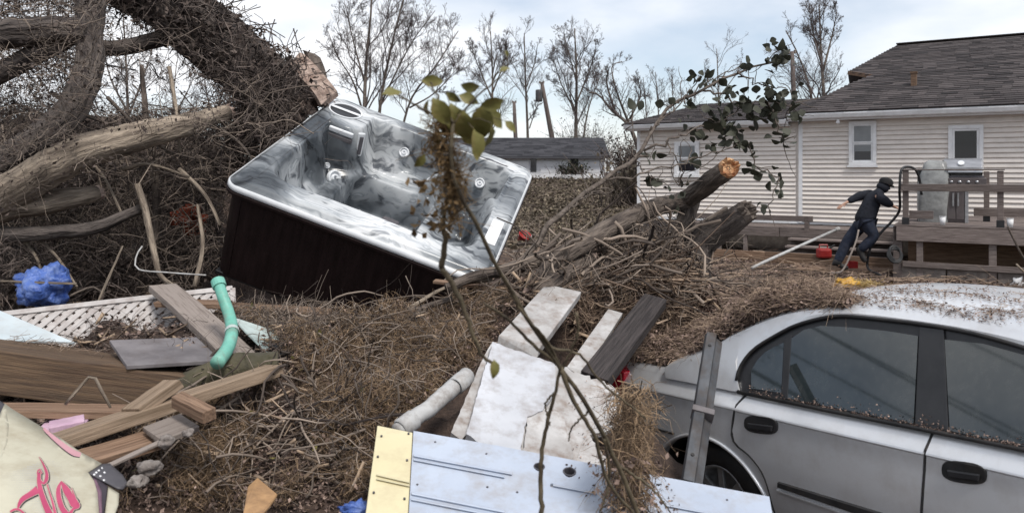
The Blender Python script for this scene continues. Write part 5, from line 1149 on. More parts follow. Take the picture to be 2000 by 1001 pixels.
# --- cream sign with script
sg = thing('sign', 'curved cream sign with large pink red script letters at the lower left corner', 'sign', P(60, 1000, 2.2))
SP = Plane.three(P(10, 790, 2.6), P(198, 905, 2.42), P(60, 1080, 2.12))
def spt(px, py, off=0.0):
    q = SP.hit(px, py, off); s_ = ((py-905)-.61*(px-198))/200.0     # distance from the top edge, bends the sheet away
    rr = np.array(q)-CAM; L = np.linalg.norm(rr); return Vector(CAM+rr*(1+0.07*max(0, 1-s_)**2*(1)))
outl = [(9, 788), (25, 800), (77, 831), (117, 855), (159, 884), (198, 905), (171, 922), (183, 938), (190, 962), (193, 1001), (192, 1075), (120, 1080), (40, 1080), (-70, 1080), (-70, 990), (-30, 930), (5, 888), (14, 862), (17, 832)]
def poly_grid(name, outline, fpt, mat, parent, t=.006, step=9):
    """fill an image polygon with a fine grid so that it can bend"""
    bm = bmesh.new(); vs_ = [bm.verts.new((x, y, 0)) for x, y in outline]; bm.faces.new(vs_)
    bmesh.ops.triangulate(bm, faces=bm.faces)
    for _ in range(3): bmesh.ops.subdivide_edges(bm, edges=[e for e in bm.edges if e.calc_length() > step*2], cuts=1, use_grid_fill=True)
    bmesh.ops.triangulate(bm, faces=bm.faces)
    bm.verts.ensure_lookup_table(); bm.verts.index_update()
    V = [fpt(v.co.x, v.co.y) for v in bm.verts]; F = [tuple(v.index for v in f.verts) for f in bm.faces]; bm.free()
    o = mk(name, V, F, mat, parent, smooth=True)
    s = o.modifiers.new('solid', 'SOLIDIFY'); s.thickness = t; s.offset = 0
    return o
poly_grid('face', outl, lambda x, y: spt(x, y), mt['cream'], sg)
poly_grid('dark_border', [(-70, 745), (-20, 770), (9, 789), (17, 832), (14, 862), (5, 888), (-30, 930), (-70, 985)], lambda x, y: spt(x, y, -.02), mt['darkgrey'], sg)
poly_grid('edge_band', [(173, 924), (186, 930), (210, 950), (207, 975), (203, 1001), (198, 1070), (194, 1070), (195, 1001), (191, 962), (184, 938)], lambda x, y: spt(x, y, -.012), mt['scriptdark'], sg, step=6)
poly_grid('purple_band', [(182, 933), (188, 938), (198, 960), (199, 1001), (197, 1070), (192, 1070), (193, 1001), (190, 962)], lambda x, y: spt(x, y, -.006), M('purple_band', (.13, .07, .10), (.19, .11, .15), 6, .5, 0), sg, step=6)
poly_grid('outer_band', [(211, 950), (232, 963), (231, 985), (222, 1010), (215, 1070), (200, 1070), (205, 1001), (208, 975)], lambda x, y: spt(x, y, -.02), mt['cream'], sg, step=6)
poly_grid('folded_corner', [(172, 923), (199, 906), (214, 905), (240, 928), (250, 945), (240, 954), (230, 953)], lambda x, y: spt(x, y, -.004), mt['darkgrey'], sg, step=6)
for x, y in ((200, 912), (204, 921), (188, 921), (196, 928), (184, 925), (203, 936), (193, 917)):
    mk('corner_dot', [spt(x+2.3*math.cos(a), y+1.9*math.sin(a), .001) for a in np.linspace(0, 6.28, 9)[:-1]], [tuple(range(8))], mt['white'], sg, recalc=False)
ZS = 260/1178.
def stroke(name, pts, wid, mat, off):
    """brush stroke in the coordinates of the enlarged view of the sign"""
    c = cr([(x*ZS, 780+y*ZS, w*ZS) for (x, y), w in zip(pts, wid)], 22); V = []; F = []
    for i in range(22):
        t = c[min(i+1, 21), :2]-c[max(i-1, 0), :2]; t = t/(np.linalg.norm(t)+1e-9); nn = np.array([-t[1], t[0]]); h = max(c[i, 2], .25)/2
        V += [spt(*(c[i, :2]+nn*h), off), spt(*(c[i, :2]-nn*h), off)]
    F = [(2*i, 2*i+1, 2*i+3, 2*i+2) for i in range(21)]
    mk(name, V, F, mat, sg, recalc=False)
ST = [([(345, 500), (385, 570), (412, 640), (410, 700), (385, 735), (350, 700), (332, 640), (350, 610), (372, 650)], [4, 16, 26, 32, 22, 14, 14, 14, 8]),
      ([(345, 640), (345, 720), (365, 820), (400, 920), (445, 1020)], [30, 36, 46, 52, 60]), ([(335, 790), (270, 830), (205, 870), (172, 915), (158, 955)], [70, 50, 44, 30, 12]),
      ([(90, 985), (130, 965), (175, 970), (215, 1005)], [16, 18, 18, 20]), ([(415, 740), (440, 820), (465, 900), (490, 1010)], [10, 12, 18, 26]),
      ([(540, 720), (518, 780), (520, 860), (548, 950), (590, 1010)], [10, 36, 44, 48, 50]), ([(540, 715), (585, 790), (625, 860), (660, 915), (690, 945)], [10, 60, 62, 74, 20]), ([(690, 905), (690, 940), (650, 960), (620, 1000)], [22, 28, 22, 30]), ([(632, 770), (652, 830), (672, 870)], [3, 12, 5])]
for pts, wid in ST: stroke('letter_outline', [(x+8, y+5) for x, y in pts], [w_*1.25+7 for w_ in wid], mt['scriptdark'], .0048); stroke('letter_halo', pts, [w_+10 for w_ in wid], mt['cream'], .0058)
for pts, wid in ST: stroke('letter_stroke', pts, wid, mt['scriptred'], .0068)
stroke('swash', [(385, 250), (470, 330), (560, 405), (640, 460), (712, 488)], [20, 40, 52, 56, 46], M('swash_pink', (.42, .20, .24), (.5, .27, .30), 6, .5, 0), .006)
stroke('swash_edge', [(395, 280), (470, 355), (560, 435), (640, 490), (705, 505)], [4, 6, 8, 8, 6], mt['scriptdark'], .0068)
dots = MB()
for iy in range(30):
    for ix_ in range(44):
        x, y = 20+ix_*14.5+(iy % 2)*7, 540+iy*15.5; q = abs((x-360)-(y-760)*.5)/330
        if y < 520+.35*abs(x-430) or x > 690 or q > .95: continue
        rr = 4.6*(1-q*.75)*ZS
        dots.add([spt(x*ZS+rr*math.cos(a), 780+y*ZS+rr*math.sin(a), .0042) for a in np.linspace(0, 6.283, 7)[:-1]], [tuple(range(6))])
tag(mk('halftone_dots', dots.V, dots.F, mt['dotgrey'], sg, recalc=False), kind='stuff')

# --- long garage door panel in the front
gp = thing('door_panel', 'long pale blue garage door panel with cream left end lying in the foreground', 'panel', P(900, 1000, 2.4))
GPN = Plane.three(P(737, 829, 2.92), P(1500, 971, 2.62), P(715, 1010, 2.42))
gph = lambda x, y, o=0.0: GPN.hit(x, y, o)
def gsheet(name, pts, off, mat, t, parent=gp, bevel=.003): return mk(name, *(lambda m: (m.V, m.F))(MB().slab([gph(*p, off) for p in pts], GPN.n, t)), mat, parent, bevel=bevel)
gsheet('cream_end', [(737, 829), (806, 843), (793, 1075), (704, 1075)], .002, mt['panelcream'], .03)
# the blue skin with two round holes: built as a bmesh with holes bridged by strips
def holes_sheet(name, outline, holes, mat, t):
    bm = bmesh.new(); loops_ = []
    for ring_ in [outline]+holes:
        v = [bm.verts.new((x, y, 0)) for x, y in ring_]; loops_ += [bm.edges.new((v[i], v[(i+1) % len(v)])) for i in range(len(v))]
    bmesh.ops.triangle_fill(bm, use_beauty=True, edges=loops_)
    bm.verts.index_update(); V = [gph(v.co.x, v.co.y) for v in bm.verts]; F = [tuple(v.index for v in f.verts) for f in bm.faces]; bm.free()
    n0 = len(V); mb = MB(); mb.V = [tuple(v) for v in V]; mb.F = F
    o = mk(name, mb.V, mb.F, mat, gp); s = o.modifiers.new('solid', 'SOLIDIFY'); s.thickness = t; s.offset = 0
    return o
circ = lambda cx, cy, r, m=16: [(cx+r*math.cos(2*math.pi*i/m), cy+r*.95*math.sin(2*math.pi*i/m)) for i in range(m)]
holes_sheet('skin', [(807.5, 842.5), (975, 872), (1190, 913), (1502, 971), (1520, 1075), (794.5, 1075)], [circ(1053, 913, 9), circ(1112, 923, 11), circ(1078, 949, 4)], mt['panelblue'], .012)
def rib(a, b, w):
    A = [gph(a[0], a[1], .0065), gph(b[0], b[1], .0065)]; V = []; 
    for i, (p0, q0) in enumerate((((a[0], a[1]), 0), ((b[0], b[1]), 0))):
        V += [gph(p0[0], p0[1]-w, .004), gph(p0[0], p0[1]-w*.35, .014), gph(p0[0], p0[1]+w*.35, .014), gph(p0[0], p0[1]+w, .004)]
    mk('pressed_rib', V, [(i, i+1, i+5, i+4) for i in range(3)], mt['panelblue'], gp, smooth=False)
for a, b, w in (((808, 888), (1000, 924), 3.4), ((808, 896), (985, 930), 3.0), ((804, 962), (985, 998), 4), ((803, 973), (965, 1005), 3.4), ((1080, 946), (1165, 962), 3), ((1300, 985), (1450, 1013), 3)): rib(a, b, w)
for a, b in (((735, 925), (800, 940)), ((735, 933), (800, 947)),):
    mk('crease', [gph(a[0], a[1]-1.5, .003), gph(b[0], b[1]-1.5, .003), gph(b[0], b[1]+1.5, .009), gph(a[0], a[1]+1.5, .009)], [(0, 1, 2, 3)], mt['panelcream'], gp)
for x, y in ((745, 850), (798, 845), (738, 890), (795, 897), (730, 960), (790, 972), (850, 862), (950, 885), (952, 950), (815, 945), (1010, 960), (1200, 935), (1420, 975)):
    MB().lathe(gph(x, y, .006), GPN.n, [(.0042, -.004), (.0042, .002), (0, .003)], 8).mk('screw', mt['darkgrey'], gp)
for x, y, r in ((1053, 913, 11), (1112, 923, 13)):
    c_ = gph(x, y, 0); rr = (gph(x+r, y)-c_).length; MB().lathe(c_-Vector(GPN.n)*.01, GPN.n, [(rr, .0), (rr*1.0, .019), (rr*.8, .019), (rr*.78, -.05), (0, -.05)], 18).mk('socket', mt['darkgrey'], gp, smooth=False)

# --- white boards in the middle
def wsheet(label, pts, t, mat, bevel=.004, name='panel', parent=None, cat='panel'): return sheet(name, label, cat, [P(*p) for p in pts], t, mat, parent, bevel=bevel)
def jagged(pts, amp, rng, step=7):
    out = []
    for i, (x, y) in enumerate(pts):
        x1, y1 = pts[(i+1) % len(pts)]; L = math.hypot(x1-x, y1-y); n_ = max(1, int(L/step))
        for k in range(n_):
            f = (k+rng.uniform(-.3, .3)*(k > 0))/n_; a = rng.normal(0, amp) if k else 0; out.append((x+(x1-x)*f-(y1-y)/L*a, y+(y1-y)*f+(x1-x)/L*a))
    return out
rj = np.random.default_rng(55)
wl = Plane.three(P(962, 666, 3.65), P(1129, 727, 3.55), P(905, 850, 3.02))
def psheet(label, pts, off, t, mat, pl=wl, name='panel', cat='panel', parent=None, bevel=.004):
    pts = jagged(pts, (.45 if name == 'board' else 1.7) if mat == mt['paintwhite'] else .7, rj)
    o = mk(name, *(lambda m: (m.V, m.F))(MB().slab([pl.hit(*p, off) for p in pts], pl.n, t)), mat, parent, bevel=0)
    if parent is None: tag(o, label, cat)
    return o
psheet('smooth white panel standing on its edge in the middle foreground', [(962, 666), (1000, 680), (1084, 709), (1088, 760), (1060, 800), (1030, 812), (1012, 900), (960, 880), (911, 846)], .02, .03, mt['panelwhite'])
psheet('narrow grey white side board along the left edge of the white panel', [(961, 668), (945, 694), (881, 843), (901, 858), (912, 846)], -.03, .05, mt['paintwhite'], name='board', cat='board')
psheet('wide stained white board behind the thorny stems beside the silver car', [(1086, 710), (1129, 727), (1197, 753), (1216, 778), (1219, 800), (1213, 822), (1194, 836), (1152, 848), (1190, 905), (1180, 960), (1010, 950), (1028, 800), (1064, 795)], -.004, .025, mt['paintwhite'])
psheet('crumpled white sheet strip hanging over the long door panel', [(1030, 806), (1064, 796), (1100, 810), (1120, 890), (1100, 915), (1020, 905)], .012, .006, mt['paintwhite'], name='sheet', cat='sheet')
plank('board', 'narrow worn white board pointing up right toward the broken trunk', 'board', P(972, 656, 3.75), P(1068, 552, 4.6), P(1045, 690, 3.62), .05, mt['paintwhite'], jag=.02, bevel=.006)
plank('board', 'flaking white board lying beside the dark plank', 'board', P(1108, 714, 3.7), P(1188, 602, 4.5), P(1140, 728, 3.66), .03, mt['paintwhite'], jag=.02)
plank('plank', 'dark brown almost black plank sloping up beside the car boot', 'plank', P(1134, 722, 3.62), P(1258, 572, 4.7), P(1188, 742, 3.55), .07, mt['blackwood'], jag=.02, bevel=.006)
t = thing('downpipe', 'dented white downpipe lying between the roots and the white panel', 'pipe', P(785, 838, 3.0))
w = cr([P(776, 842, 3.02), P(815, 812, 3.1), P(855, 782, 3.2), P(885, 757, 3.3), P(915, 731, 3.4)], 18); V, F, *_ = log_mesh([Vector(x) for x in w], [.036]*18, rd_, 14, .03, .12); mk('pipe_body', V, F, mt['pvc'], t, smooth=True)
dd = Vector(w[4]-w[2]).normalized(); MB().lathe(Vector(w[2]), dd, [(.036, -.04), (.043, -.035), (.043, .035), (.036, .04)], 16).mk('collar', mt['pvc'], t, smooth=True)
dd = Vector(w[16]-w[14]).normalized(); MB().lathe(Vector(w[14]), dd, [(.036, -.02), (.042, -.015), (.042, .04), (.036, .045)], 16).mk('collar', mt['pvc'], t, smooth=True)
# steel angle post leaning on the car
t = thing('steel_post', 'grey steel angle post leaning against the side of the car', 'post', P(1345, 940, 3.1))
a, b = P(1396, 660, 3.66), P(1352, 950, 3.02); ax = (b-a).normalized(); sd2 = Vector((1, 0, 0)); sd2 = (sd2-ax*sd2.dot(ax)).normalized(); fw2 = ax.cross(sd2)
if fw2.y > 0: fw2 = -fw2
L = (b-a).length
PM = Matrix.Translation(a) @ Matrix([[ax[i], sd2[i], fw2[i]] for i in range(3)]).to_4x4()
V = [(-.043, .0), (-.037, .03), (.0, .034), (.004, .0), (.036, -.02), (.041, -.016), (.008, .008), (.003, .040), (-.042, .037), (-.049, .0)]
mb = MB(); k = len(V); mb.add([(x, y, z) for x in (0, L*.33, L*.66, L) for y, z in V], [tuple(range(k)), tuple(range(4*k-1, 3*k-1, -1))]+[(j*k+i, j*k+(i+1) % k, (j+1)*k+(i+1) % k, (j+1)*k+i) for j in range(3) for i in range(k)])
mk('angle', mb.V, mb.F, mt['steel'], t, M=PM, bevel=.003)
for x in (.09, .47, .71): mk('bolt_hole', *(lambda m: (m.V, m.F))(MB().lathe((x, -.02, .041), (0, 0, 1), [(.008, 0), (.007, .002), (0, .002)], 10)), mt['rubber'], t, M=PM)
mk('tie_band', *(lambda m: (m.V, m.F))(MB().box((L*.55, -.052, -.024), (L*.585, .044, .046))), mt['tilegrey'], t, M=PM, bevel=.003)

# --- small things
def blob(name, c, r, mat, rng, parent=None, amp=.3, freq=1.6, sub=3, scale=(1, 1, 1)):
    bm = bmesh.new(); bmesh.ops.create_icosphere(bm, subdivisions=sub, radius=1); s = rng.uniform(0, 99)
    for v in bm.verts:
        d_ = v.co.copy(); k = 1+amp*mnoise.noise(d_*freq+Vector((s, 0, 0)))+amp*.5*mnoise.noise(d_*freq*2.7+Vector((0, s, 0))); k -= amp*.35*abs(mnoise.noise(d_*freq*2+Vector((s, s, 0))))
        v.co = Vector((d_.x*scale[0], d_.y*scale[1], d_.z*scale[2]))*k*r
    V = [v.co+Vector(c) for v in bm.verts]; F = [tuple(v.index for v in f.verts) for f in bm.faces]; bm.free(); return mk(name, V, F, mat, parent, smooth=True)
t = thing('plastic_bag', 'crumpled blue plastic bag lying in the brush above the lattice', 'bag', P(85, 600, 5.2))
blob('bag_body', P(82, 562, 5.1), .155, mt['blueplastic'], rd_, t, .55, 1.5, 4, (1.05, .9, 1.0)); blob('bag_fold', P(55, 555, 5.15), .07, mt['blueplastic'], rd_, t, .6, 1.8, 3, (.8, .8, 1.3)); blob('bag_fold', P(112, 545, 5.15), .07, mt['blueplastic'], rd_, t, .6, 2, 3, (.9, .8, 1.0))
def stone(px, py, Y, r, lab): tag(blob('stone', P(px, py, Y), r, mt['stone'], rd_, None, .55, 1.1, 3, (1.15, .9, .75)), lab, 'stone')
stone(291, 912, 2.55, .034, 'pale round stone right of the sign corner'); stone(268, 938, 2.5, .026, 'small white stone beside the folded sign corner'); stone(368, 843, 2.85, .020, 'small greenish stone below the dark brown block'); stone(325, 860, 2.8, .03, 'rough pale stone below the plywood scrap')
t = thing('rag', 'torn rust red rag caught in the brush behind the tub', 'rag', P(372, 460, 6.6))
for k, (x, y) in enumerate(((352, 425), (372, 412), (385, 430), (375, 447))): blob('rag_fold', P(x, y, 6.6+.05*k), .075, mt['redcloth'], rd_, t, .7, 2, 3, (1.2, .5, .9))
sheet('board_scrap', 'curved orange brown board scrap in the bottom root pile', 'board', [P(484, 948, 2.75), P(503, 930, 2.8), P(542, 963, 2.72), P(527, 985, 2.6), P(505, 1010, 2.5), P(470, 1020, 2.5), P(478, 985, 2.6)], .012, mt['orangewood'], bevel=.004)
tag(blob('tarp_scrap', P(696, 994, 2.62), .045, mt['blueplastic'], rd_, None, .6, 2, 3, (1.3, .7, .6)), 'scrap of blue tarp beside the cream end of the door panel', 'tarp')
# yard things
def onyard(px, py, lift=0.0):
    r_ = ray(px, py); Y = 4.0
    while Y < 60 and EYE+r_[2]*Y > float(gz(r_[0]*Y, Y)): Y += .05
    return Vector((r_[0]*Y, Y, float(gz(r_[0]*Y, Y))+lift)), Y
q, Y = onyard(1017, 478); t = thing('bucket', 'red plastic bucket on the ground right of the tub', 'bucket', q)
bx = Vector((.35, -.5, .8)).normalized()
MB().lathe(q+Vector((0, 0, .02)), bx, [(0, 0), (.115, 0), (.16, .30), (.17, .30), (.17, .33), (.15, .33), (.105, .02), (0, .02)], 20).mk('bucket_body', mt['redplastic'], t, smooth=True)
pr = [q+Vector((0, 0, .02))+bx*.31+Vector((math.cos(a)*.17, 0, -.14*math.sin(a))) for a in np.linspace(0, math.pi, 9)]; MB().tube(pr, .006, 5).mk('bucket_handle', mt['white'], t)
t = thing('pole', 'long white plastic pole leaning up from the ground left of the man', 'pole', P(1470, 521, 11.6))
MB().tube([P(1468, 522, 11.6), P(1550, 485, 12.6), P(1637, 446, 13.8)], .025, 10).mk('tube', mt['pvc'], t, smooth=True); d_ = (P(1637, 446, 13.8)-P(1550, 485, 12.6)).normalized(); MB().lathe(P(1637, 446, 13.8), d_, [(.034, -.12), (.034, .02), (.02, .02), (.02, -.1)], 12).mk('coupling', mt['pvc'], t)
q, Y = onyard(1655, 566, .06); t = thing('plastic_scrap', 'crumpled yellow orange plastic scrap on the brown debris behind the car roof', 'scrap', q)
blob('scrap_body', q+Vector((-.03, 0, .05)), .115, mt['yellow'], rd_, t, .75, 1.7, 4, (1.35, .9, .75)); blob('scrap_flap', q+Vector((.13, 0, .02)), .06, mt['yellow'], rd_, t, .8, 2.2, 3, (1.5, .8, .55)); blob('scrap_flap', q+Vector((-.17, 0, .0)), .05, mt['yellow'], rd_, t, .8, 2, 3, (1.6, .8, .35))
q = P(1610, 503, 14.7); t = thing('fuel_can', 'red fuel can standing behind the legs of the man', 'can', q)
def fcan(dx, dz, s):
    o_ = mk('can_body', *(lambda m: (m.V, m.F))(MB().box((q.x-.14+dx, q.y-.1, q.z+dz), (q.x+.12+dx, q.y+.1, q.z+.24*s+dz))), mt['redplastic'], t, bevel=.04)
fcan(0, .0, .8); MB().tube([q+Vector((-.1, 0, .2)), q+Vector((-.1, 0, .26)), q+Vector((.06, 0, .26)), q+Vector((.06, 0, .2))], .014, 6).mk('can_handle', mt['redplastic'], t); MB().tube([q+Vector((.1, 0, .19)), q+Vector((.2, -.02, .26))], .02, 8).mk('spout', mt['rubber'], t)
q = P(1664, 522, 14.0); t = thing('crate', 'small dark red crate on the ground between the boots of the man', 'crate', q)
for a, b in (((-.13, -.1, 0), (.13, -.085, .2)), ((-.13, .085, 0), (.13, .1, .2)), ((-.145, -.1, 0), (-.132, .1, .2)), ((.132, -.1, 0), (.145, .1, .2)), ((-.13, -.083, .0), (.13, .083, .012))): mk('crate_side', *(lambda m: (m.V, m.F))(MB().box(tuple(q+Vector(a)*.6), tuple(q+Vector(b)*.6))), mt['redplastic'], t)
for px, py, r_, lab in ((1876, 548, .09, 'flat white scrap on the ground before the deck'), (1992, 556, .13, 'crumpled white paper heap at the right edge before the deck'), (1628, 520, .05, 'small white scrap beside the left boot of the man')):
    q, Y = onyard(px, py); tag(blob('scrap', q+Vector((0, 0, r_*.4)), r_, mt['white'], rd_, None, .5, 2.2, 3, (1.2, .8, .45 if py != 556 else 1.0)), lab, 'scrap')
t = thing('hose', 'black hose looping over the deck rail post down to the man and the ground', 'hose', P(1757, 430, 13.3))
w = cr([P(1800, 380, 13.2), P(1796, 350, 13.2), P(1788, 331, 13.15), P(1772, 325, 13.05), P(1760, 333, 12.95), P(1757, 370, 12.95), P(1757, 408, 13.2), P(1745, 428, 13.3), P(1722, 452, 13.35), P(1708, 470, 13.4), P(1698, 490, 13.45), P(1695, 522, 13.5), P(1720, 537, 13.0)], 70)
MB().tube([Vector(x) for x in w], .022, 8).mk('tube', mt['hose'], t, smooth=True)
t = thing('hose', 'short coil of black hose at the foot of the deck corner post', 'hose', P(1752, 525, 12.7))
w = [P(1748, 500, 12.75)+Vector((.13*math.cos(a)*(1-.02*a), .05*math.sin(a)*.8+.0, .12*math.sin(a)+.004*a)) for a in np.linspace(0, 17, 80)]; MB().tube(w, .02, 7).mk('tube', mt['hose'], t, smooth=True)
t = thing('strap', 'pale tan strap trailing from the hip of the man to the ground', 'strap', P(1625, 531, 13.3))
w = cr([P(1677, 448, 13.3), P(1672, 470, 13.25), P(1662, 495, 13.2), P(1650, 520, 13.2), P(1640, 531, 13.2), P(1620, 532, 13.3)], 26); mb = MB().tube([Vector(x) for x in w], .016, 6); mb.mk('webbing', mt['greywood'], t, smooth=True)
yb = [((1470, 492), (1620, 503), 12, 'long grey board lying on the ground left of the man', 'greywood'), ((1555, 528), (1830, 538), 16, 'wide brown board lying flat before the deck', 'brownwood'), ((1590, 515), (1755, 508), 10, 'dark board lying at the foot of the deck steps', 'deckwood'), ((1440, 508), (1560, 516), 9, 'short brown board lying near the white pole', 'brownwood'), ((1010, 492), (1085, 486), 9, 'pale board lying on the ground beside the red bucket', 'greywood'), ((1090, 452), (1230, 458), 8, 'grey board lying at the foot of the leafy bank', 'greywood'), ((1470, 470), (1600, 472), 9, 'weathered board lying in front of the walkway', 'deckwood')]
for a, b, h_, lab, m in yb:
    (A, _), (B_, _), (C_, _) = onyard(*a, .04), onyard(*b, .04), onyard(a[0], a[1]-h_*.6, .05); plank('board', lab, 'board', A, B_, C_, .04, mt[m], jag=.03)
for k, (pts, lab) in enumerate((([(1985, 515), (2030, 560)], 'pale lath leaning on the ground at the right edge'), ([(1968, 442), (1992, 490), (2010, 520)], 'thin cable hanging from the deck edge at the right'))):
    log('lath', lab, 'lath' if k == 0 else 'cable', [(x, y, 11.6) for x, y in pts], [.016]*len(pts), mt['bark_pale'] if k == 0 else mt['bark'], rd_, n=5, amp=0, part='strip')

# --- overhead cables along the left side of the yard (mirrored in the car windows)
for k, (x, z, sag) in enumerate(((-10, 4.6, .5), (-10.3, 5.3, .6), (-11.2, 6.3, .8), (-9.4, 3.9, .4), (-12.5, 7.6, .7), (-10.8, 5.8, 1.1))):
    t = thing('cable', ['lowest', 'second lowest', 'fourth', 'bottom service', 'top', 'deeply sagging'][k]+' overhead cable running along the left side of the yard', 'cable', (x, -20, z), 'overhead cables at the left of the yard')
    MB().tube([Vector((x+.6*k*u, -25+40*u, z-sag*4*u*(1-u))) for u in np.linspace(0, 1, 24)], .018, 5).mk('wire', mt['rubber'], t)
# ------------------------------------------------------------------ loose matter: twigs, roots, straw, leaf litter
def stuff(name, label, V, Q, mat, parent=None):
    o = mknp(name, V, Q, mat, parent)
    if parent is None: tag(o, label, None, None, 'stuff')
    else: tag(o, kind='stuff')
    return o
def fibres(rng, pts, length, rad, K=5, wig=.35, grav=0.0, flat=.35, bias=None, lift=(0, .08), S=3, end=.4):
    n = len(pts); d = rng.normal(0, 1, (n, 3)); d[:, 2] *= flat
    if bias is not None: d = d*.55+np.array(bias)*rng.choice([-1, 1], (n, 1))
    L = rng.uniform(*length, n)*rng.choice([.6, 1, 1, 1.5], n); r = rng.uniform(*rad, n)
    p0 = pts.copy(); p0[:, 2] += rng.uniform(*lift, n); path = wander(rng, p0, d, L, K, wig, grav)
    path -= (path.mean(1, keepdims=True)-p0[:, None])*.8
    return tubes(path, taper(r, K, end), S)
def join(*vq):
    V = []; Q = []; b = 0
    for v, q in vq: V.append(v); Q.append(q+b); b += len(v)
    return np.concatenate(V), np.concatenate(Q)
rs_ = np.random.default_rng(2024)
# --- tall brush pile at the left
BR = [(-60, -40), (180, -40), (330, 70), (460, 140), (560, 210), (590, 260), (500, 300), (440, 360), (418, 520), (430, 560), (300, 585), (120, 600), (-60, 640)]
GAP = [(165, 120), (225, 85), (330, 75), (420, 150), (470, 190), (460, 235), (330, 225), (250, 235), (185, 240)]
GAP2 = [(190, -10), (300, 10), (380, 90), (300, 100), (200, 70)]
def brush_pts(n, y0, y1, keep=.22):
    pl = np.array(BR); px = rs_.uniform(pl[:, 0].min(), pl[:, 0].max(), n*2); py = rs_.uniform(pl[:, 1].min(), pl[:, 1].max(), n*2)
    k = inpoly(px, py, BR); g_ = inpoly(px, py, GAP) | inpoly(px, py, GAP2); up = (py < 250); k &= ~(g_ & (rs_.random(len(px)) > keep)); k &= ~(up & (rs_.random(len(px)) > .72))
    cl_ = fbm(px/38., py/38., 3); k &= (cl_+rs_.uniform(-.25, .25, len(px))) > .36
    px, py = px[k][:n], py[k][:n]; Y = rs_.uniform(y0, y1, len(px))
    return np.stack([(px-1000)/FOC*Y, Y, EYE+(HOR-py)/FOC*Y], 1)
p = brush_pts(6600, 6.2, 8.6); stuff('twig_tangle', 'dense tangle of bare dark twigs in the tall brush pile', *fibres(rs_, p, (.15, .6), (.0015, .0048), 7, .42, .03, .9), mt['twig_dark'])
p = brush_pts(3400, 5.9, 7.8); stuff('twig_tangle', 'paler twigs and canes on the face of the brush pile', *fibres(rs_, p, (.12, .6), (.0014, .004), 7, .38, .03, .9), mt['twig'])
p = brush_pts(260, 6.0, 8.0); stuff('cane_tangle', 'long crooked canes standing out of the brush pile', *fibres(rs_, p, (.5, 1.3), (.004, .010), 10, .26, .02, .9), mt['twig'])
p = brush_pts(21000, 6.2, 8.8, .13); V, Q = quads(rs_, p+rs_.normal(0, .05, p.shape), rs_.uniform(.014, .05, len(p))); stuff('dead_leaves', 'small dead brown leaves clinging to the brush pile', V, Q, mt['deadleaf'])
lo_p = [(-40, 250), (200, 260), (430, 260), (430, 540), (300, 580), (-40, 640)]
p = ground_pick(rs_, lo_p, 7000, 16, 4.5); stuff('twig_tangle', 'brown twigs and litter matted on the lower brush pile', *fibres(rs_, p, (.15, .6), (.0018, .0055), 7, .42, .0, .9, lift=(0, .5)), mt['twig_dark'])
p = ground_pick(rs_, lo_p, 13000, 16, 4.5); p[:, 2] += rs_.uniform(0, .35, len(p)); V, Q = quads(rs_, p, rs_.uniform(.02, .07, len(p))); stuff('dead_leaves', 'dead leaves matted on the lower brush pile', V, Q, mt['deadleaf'])
# twigs and dead leaves hanging in front of the big limbs
LM_ = [(-40, -20), (190, -20), (205, 130), (230, 230), (430, 215), (440, 260), (200, 330), (-40, 440)]
pl = np.array(LM_); px = rs_.uniform(-40, 440, 6000); py = rs_.uniform(-20, 440, 6000); kk_ = inpoly(px, py, LM_) & (fbm(px/45., py/45., 21) > .47); px, py = px[kk_], py[kk_]; Yf = rs_.uniform(5.15, 5.7, len(px)); p = np.stack([(px-1000)/FOC*Yf, Yf, EYE+(HOR-py)/FOC*Yf], 1)
stuff('twig_tangle', 'fine twigs hanging in front of the big limbs of the fallen tree', *fibres(rs_, p[:520], (.10, .5), (.0012, .0035), 7, .4, .04, .9), mt['twig'])
V, Q = quads(rs_, p[:1300]+rs_.normal(0, .04, p[:1300].shape), rs_.uniform(.012, .042, len(p[:1300]))); stuff('dead_leaves', 'small dead leaves hanging in front of the big limbs', V, Q, mt['deadleaf'])
UT = [(420, 575), (560, 600), (720, 625), (860, 575), (900, 560), (900, 600), (700, 680), (440, 650)]
p = ground_pick(rs_, UT, 2200, 7, 3); stuff('twig_litter', 'twigs and litter in the shade along the foot of the tub', *fibres(rs_, p, (.06, .35), (.001, .0035), 6, .4, .02, .6, lift=(0, .10)), mt['twig'])
p = ground_pick(rs_, UT, 4000, 7, 3); V, Q = quads(rs_, p+np.c_[np.zeros((len(p), 2)), rs_.uniform(0, .06, len(p))], rs_.uniform(.012, .045, len(p))); stuff('leaf_crumbs', 'leaf crumbs along the foot of the tub', V, Q, mt['litter'])
# bark scales and ivy on the torn trunk
tp = cr([P(170, -75, 7.2), P(285, -20, 7.2), P(365, 35, 7.15), P(445, 95, 7.1), P(520, 150, 7.1), P(585, 205, 7.1)], 200)
k = rs_.integers(0, 200, 3200); q = rs_.normal(0, 1, (3200, 3)); q /= np.linalg.norm(q, axis=1, keepdims=True); pp = tp[k]+q*.30*rs_.uniform(.8, 1.2, (3200, 1))
V, Q = quads(rs_, pp, rs_.uniform(.03, .08, 3200)); stuff('bark_scales', 'loose bark scales and dead ivy leaves on the torn trunk', V, Q, mt['deadleaf'])
k = rs_.integers(0, 200, 900); q = rs_.normal(0, 1, (900, 3)); q /= np.linalg.norm(q, axis=1, keepdims=True)
stuff('ivy_stems', 'dead ivy stems and twigs hanging off the torn trunk', *fibres(rs_, tp[k]+q*.31, (.15, .6), (.003, .008), 6, .35, .12, 1), mt['twig_dark'])
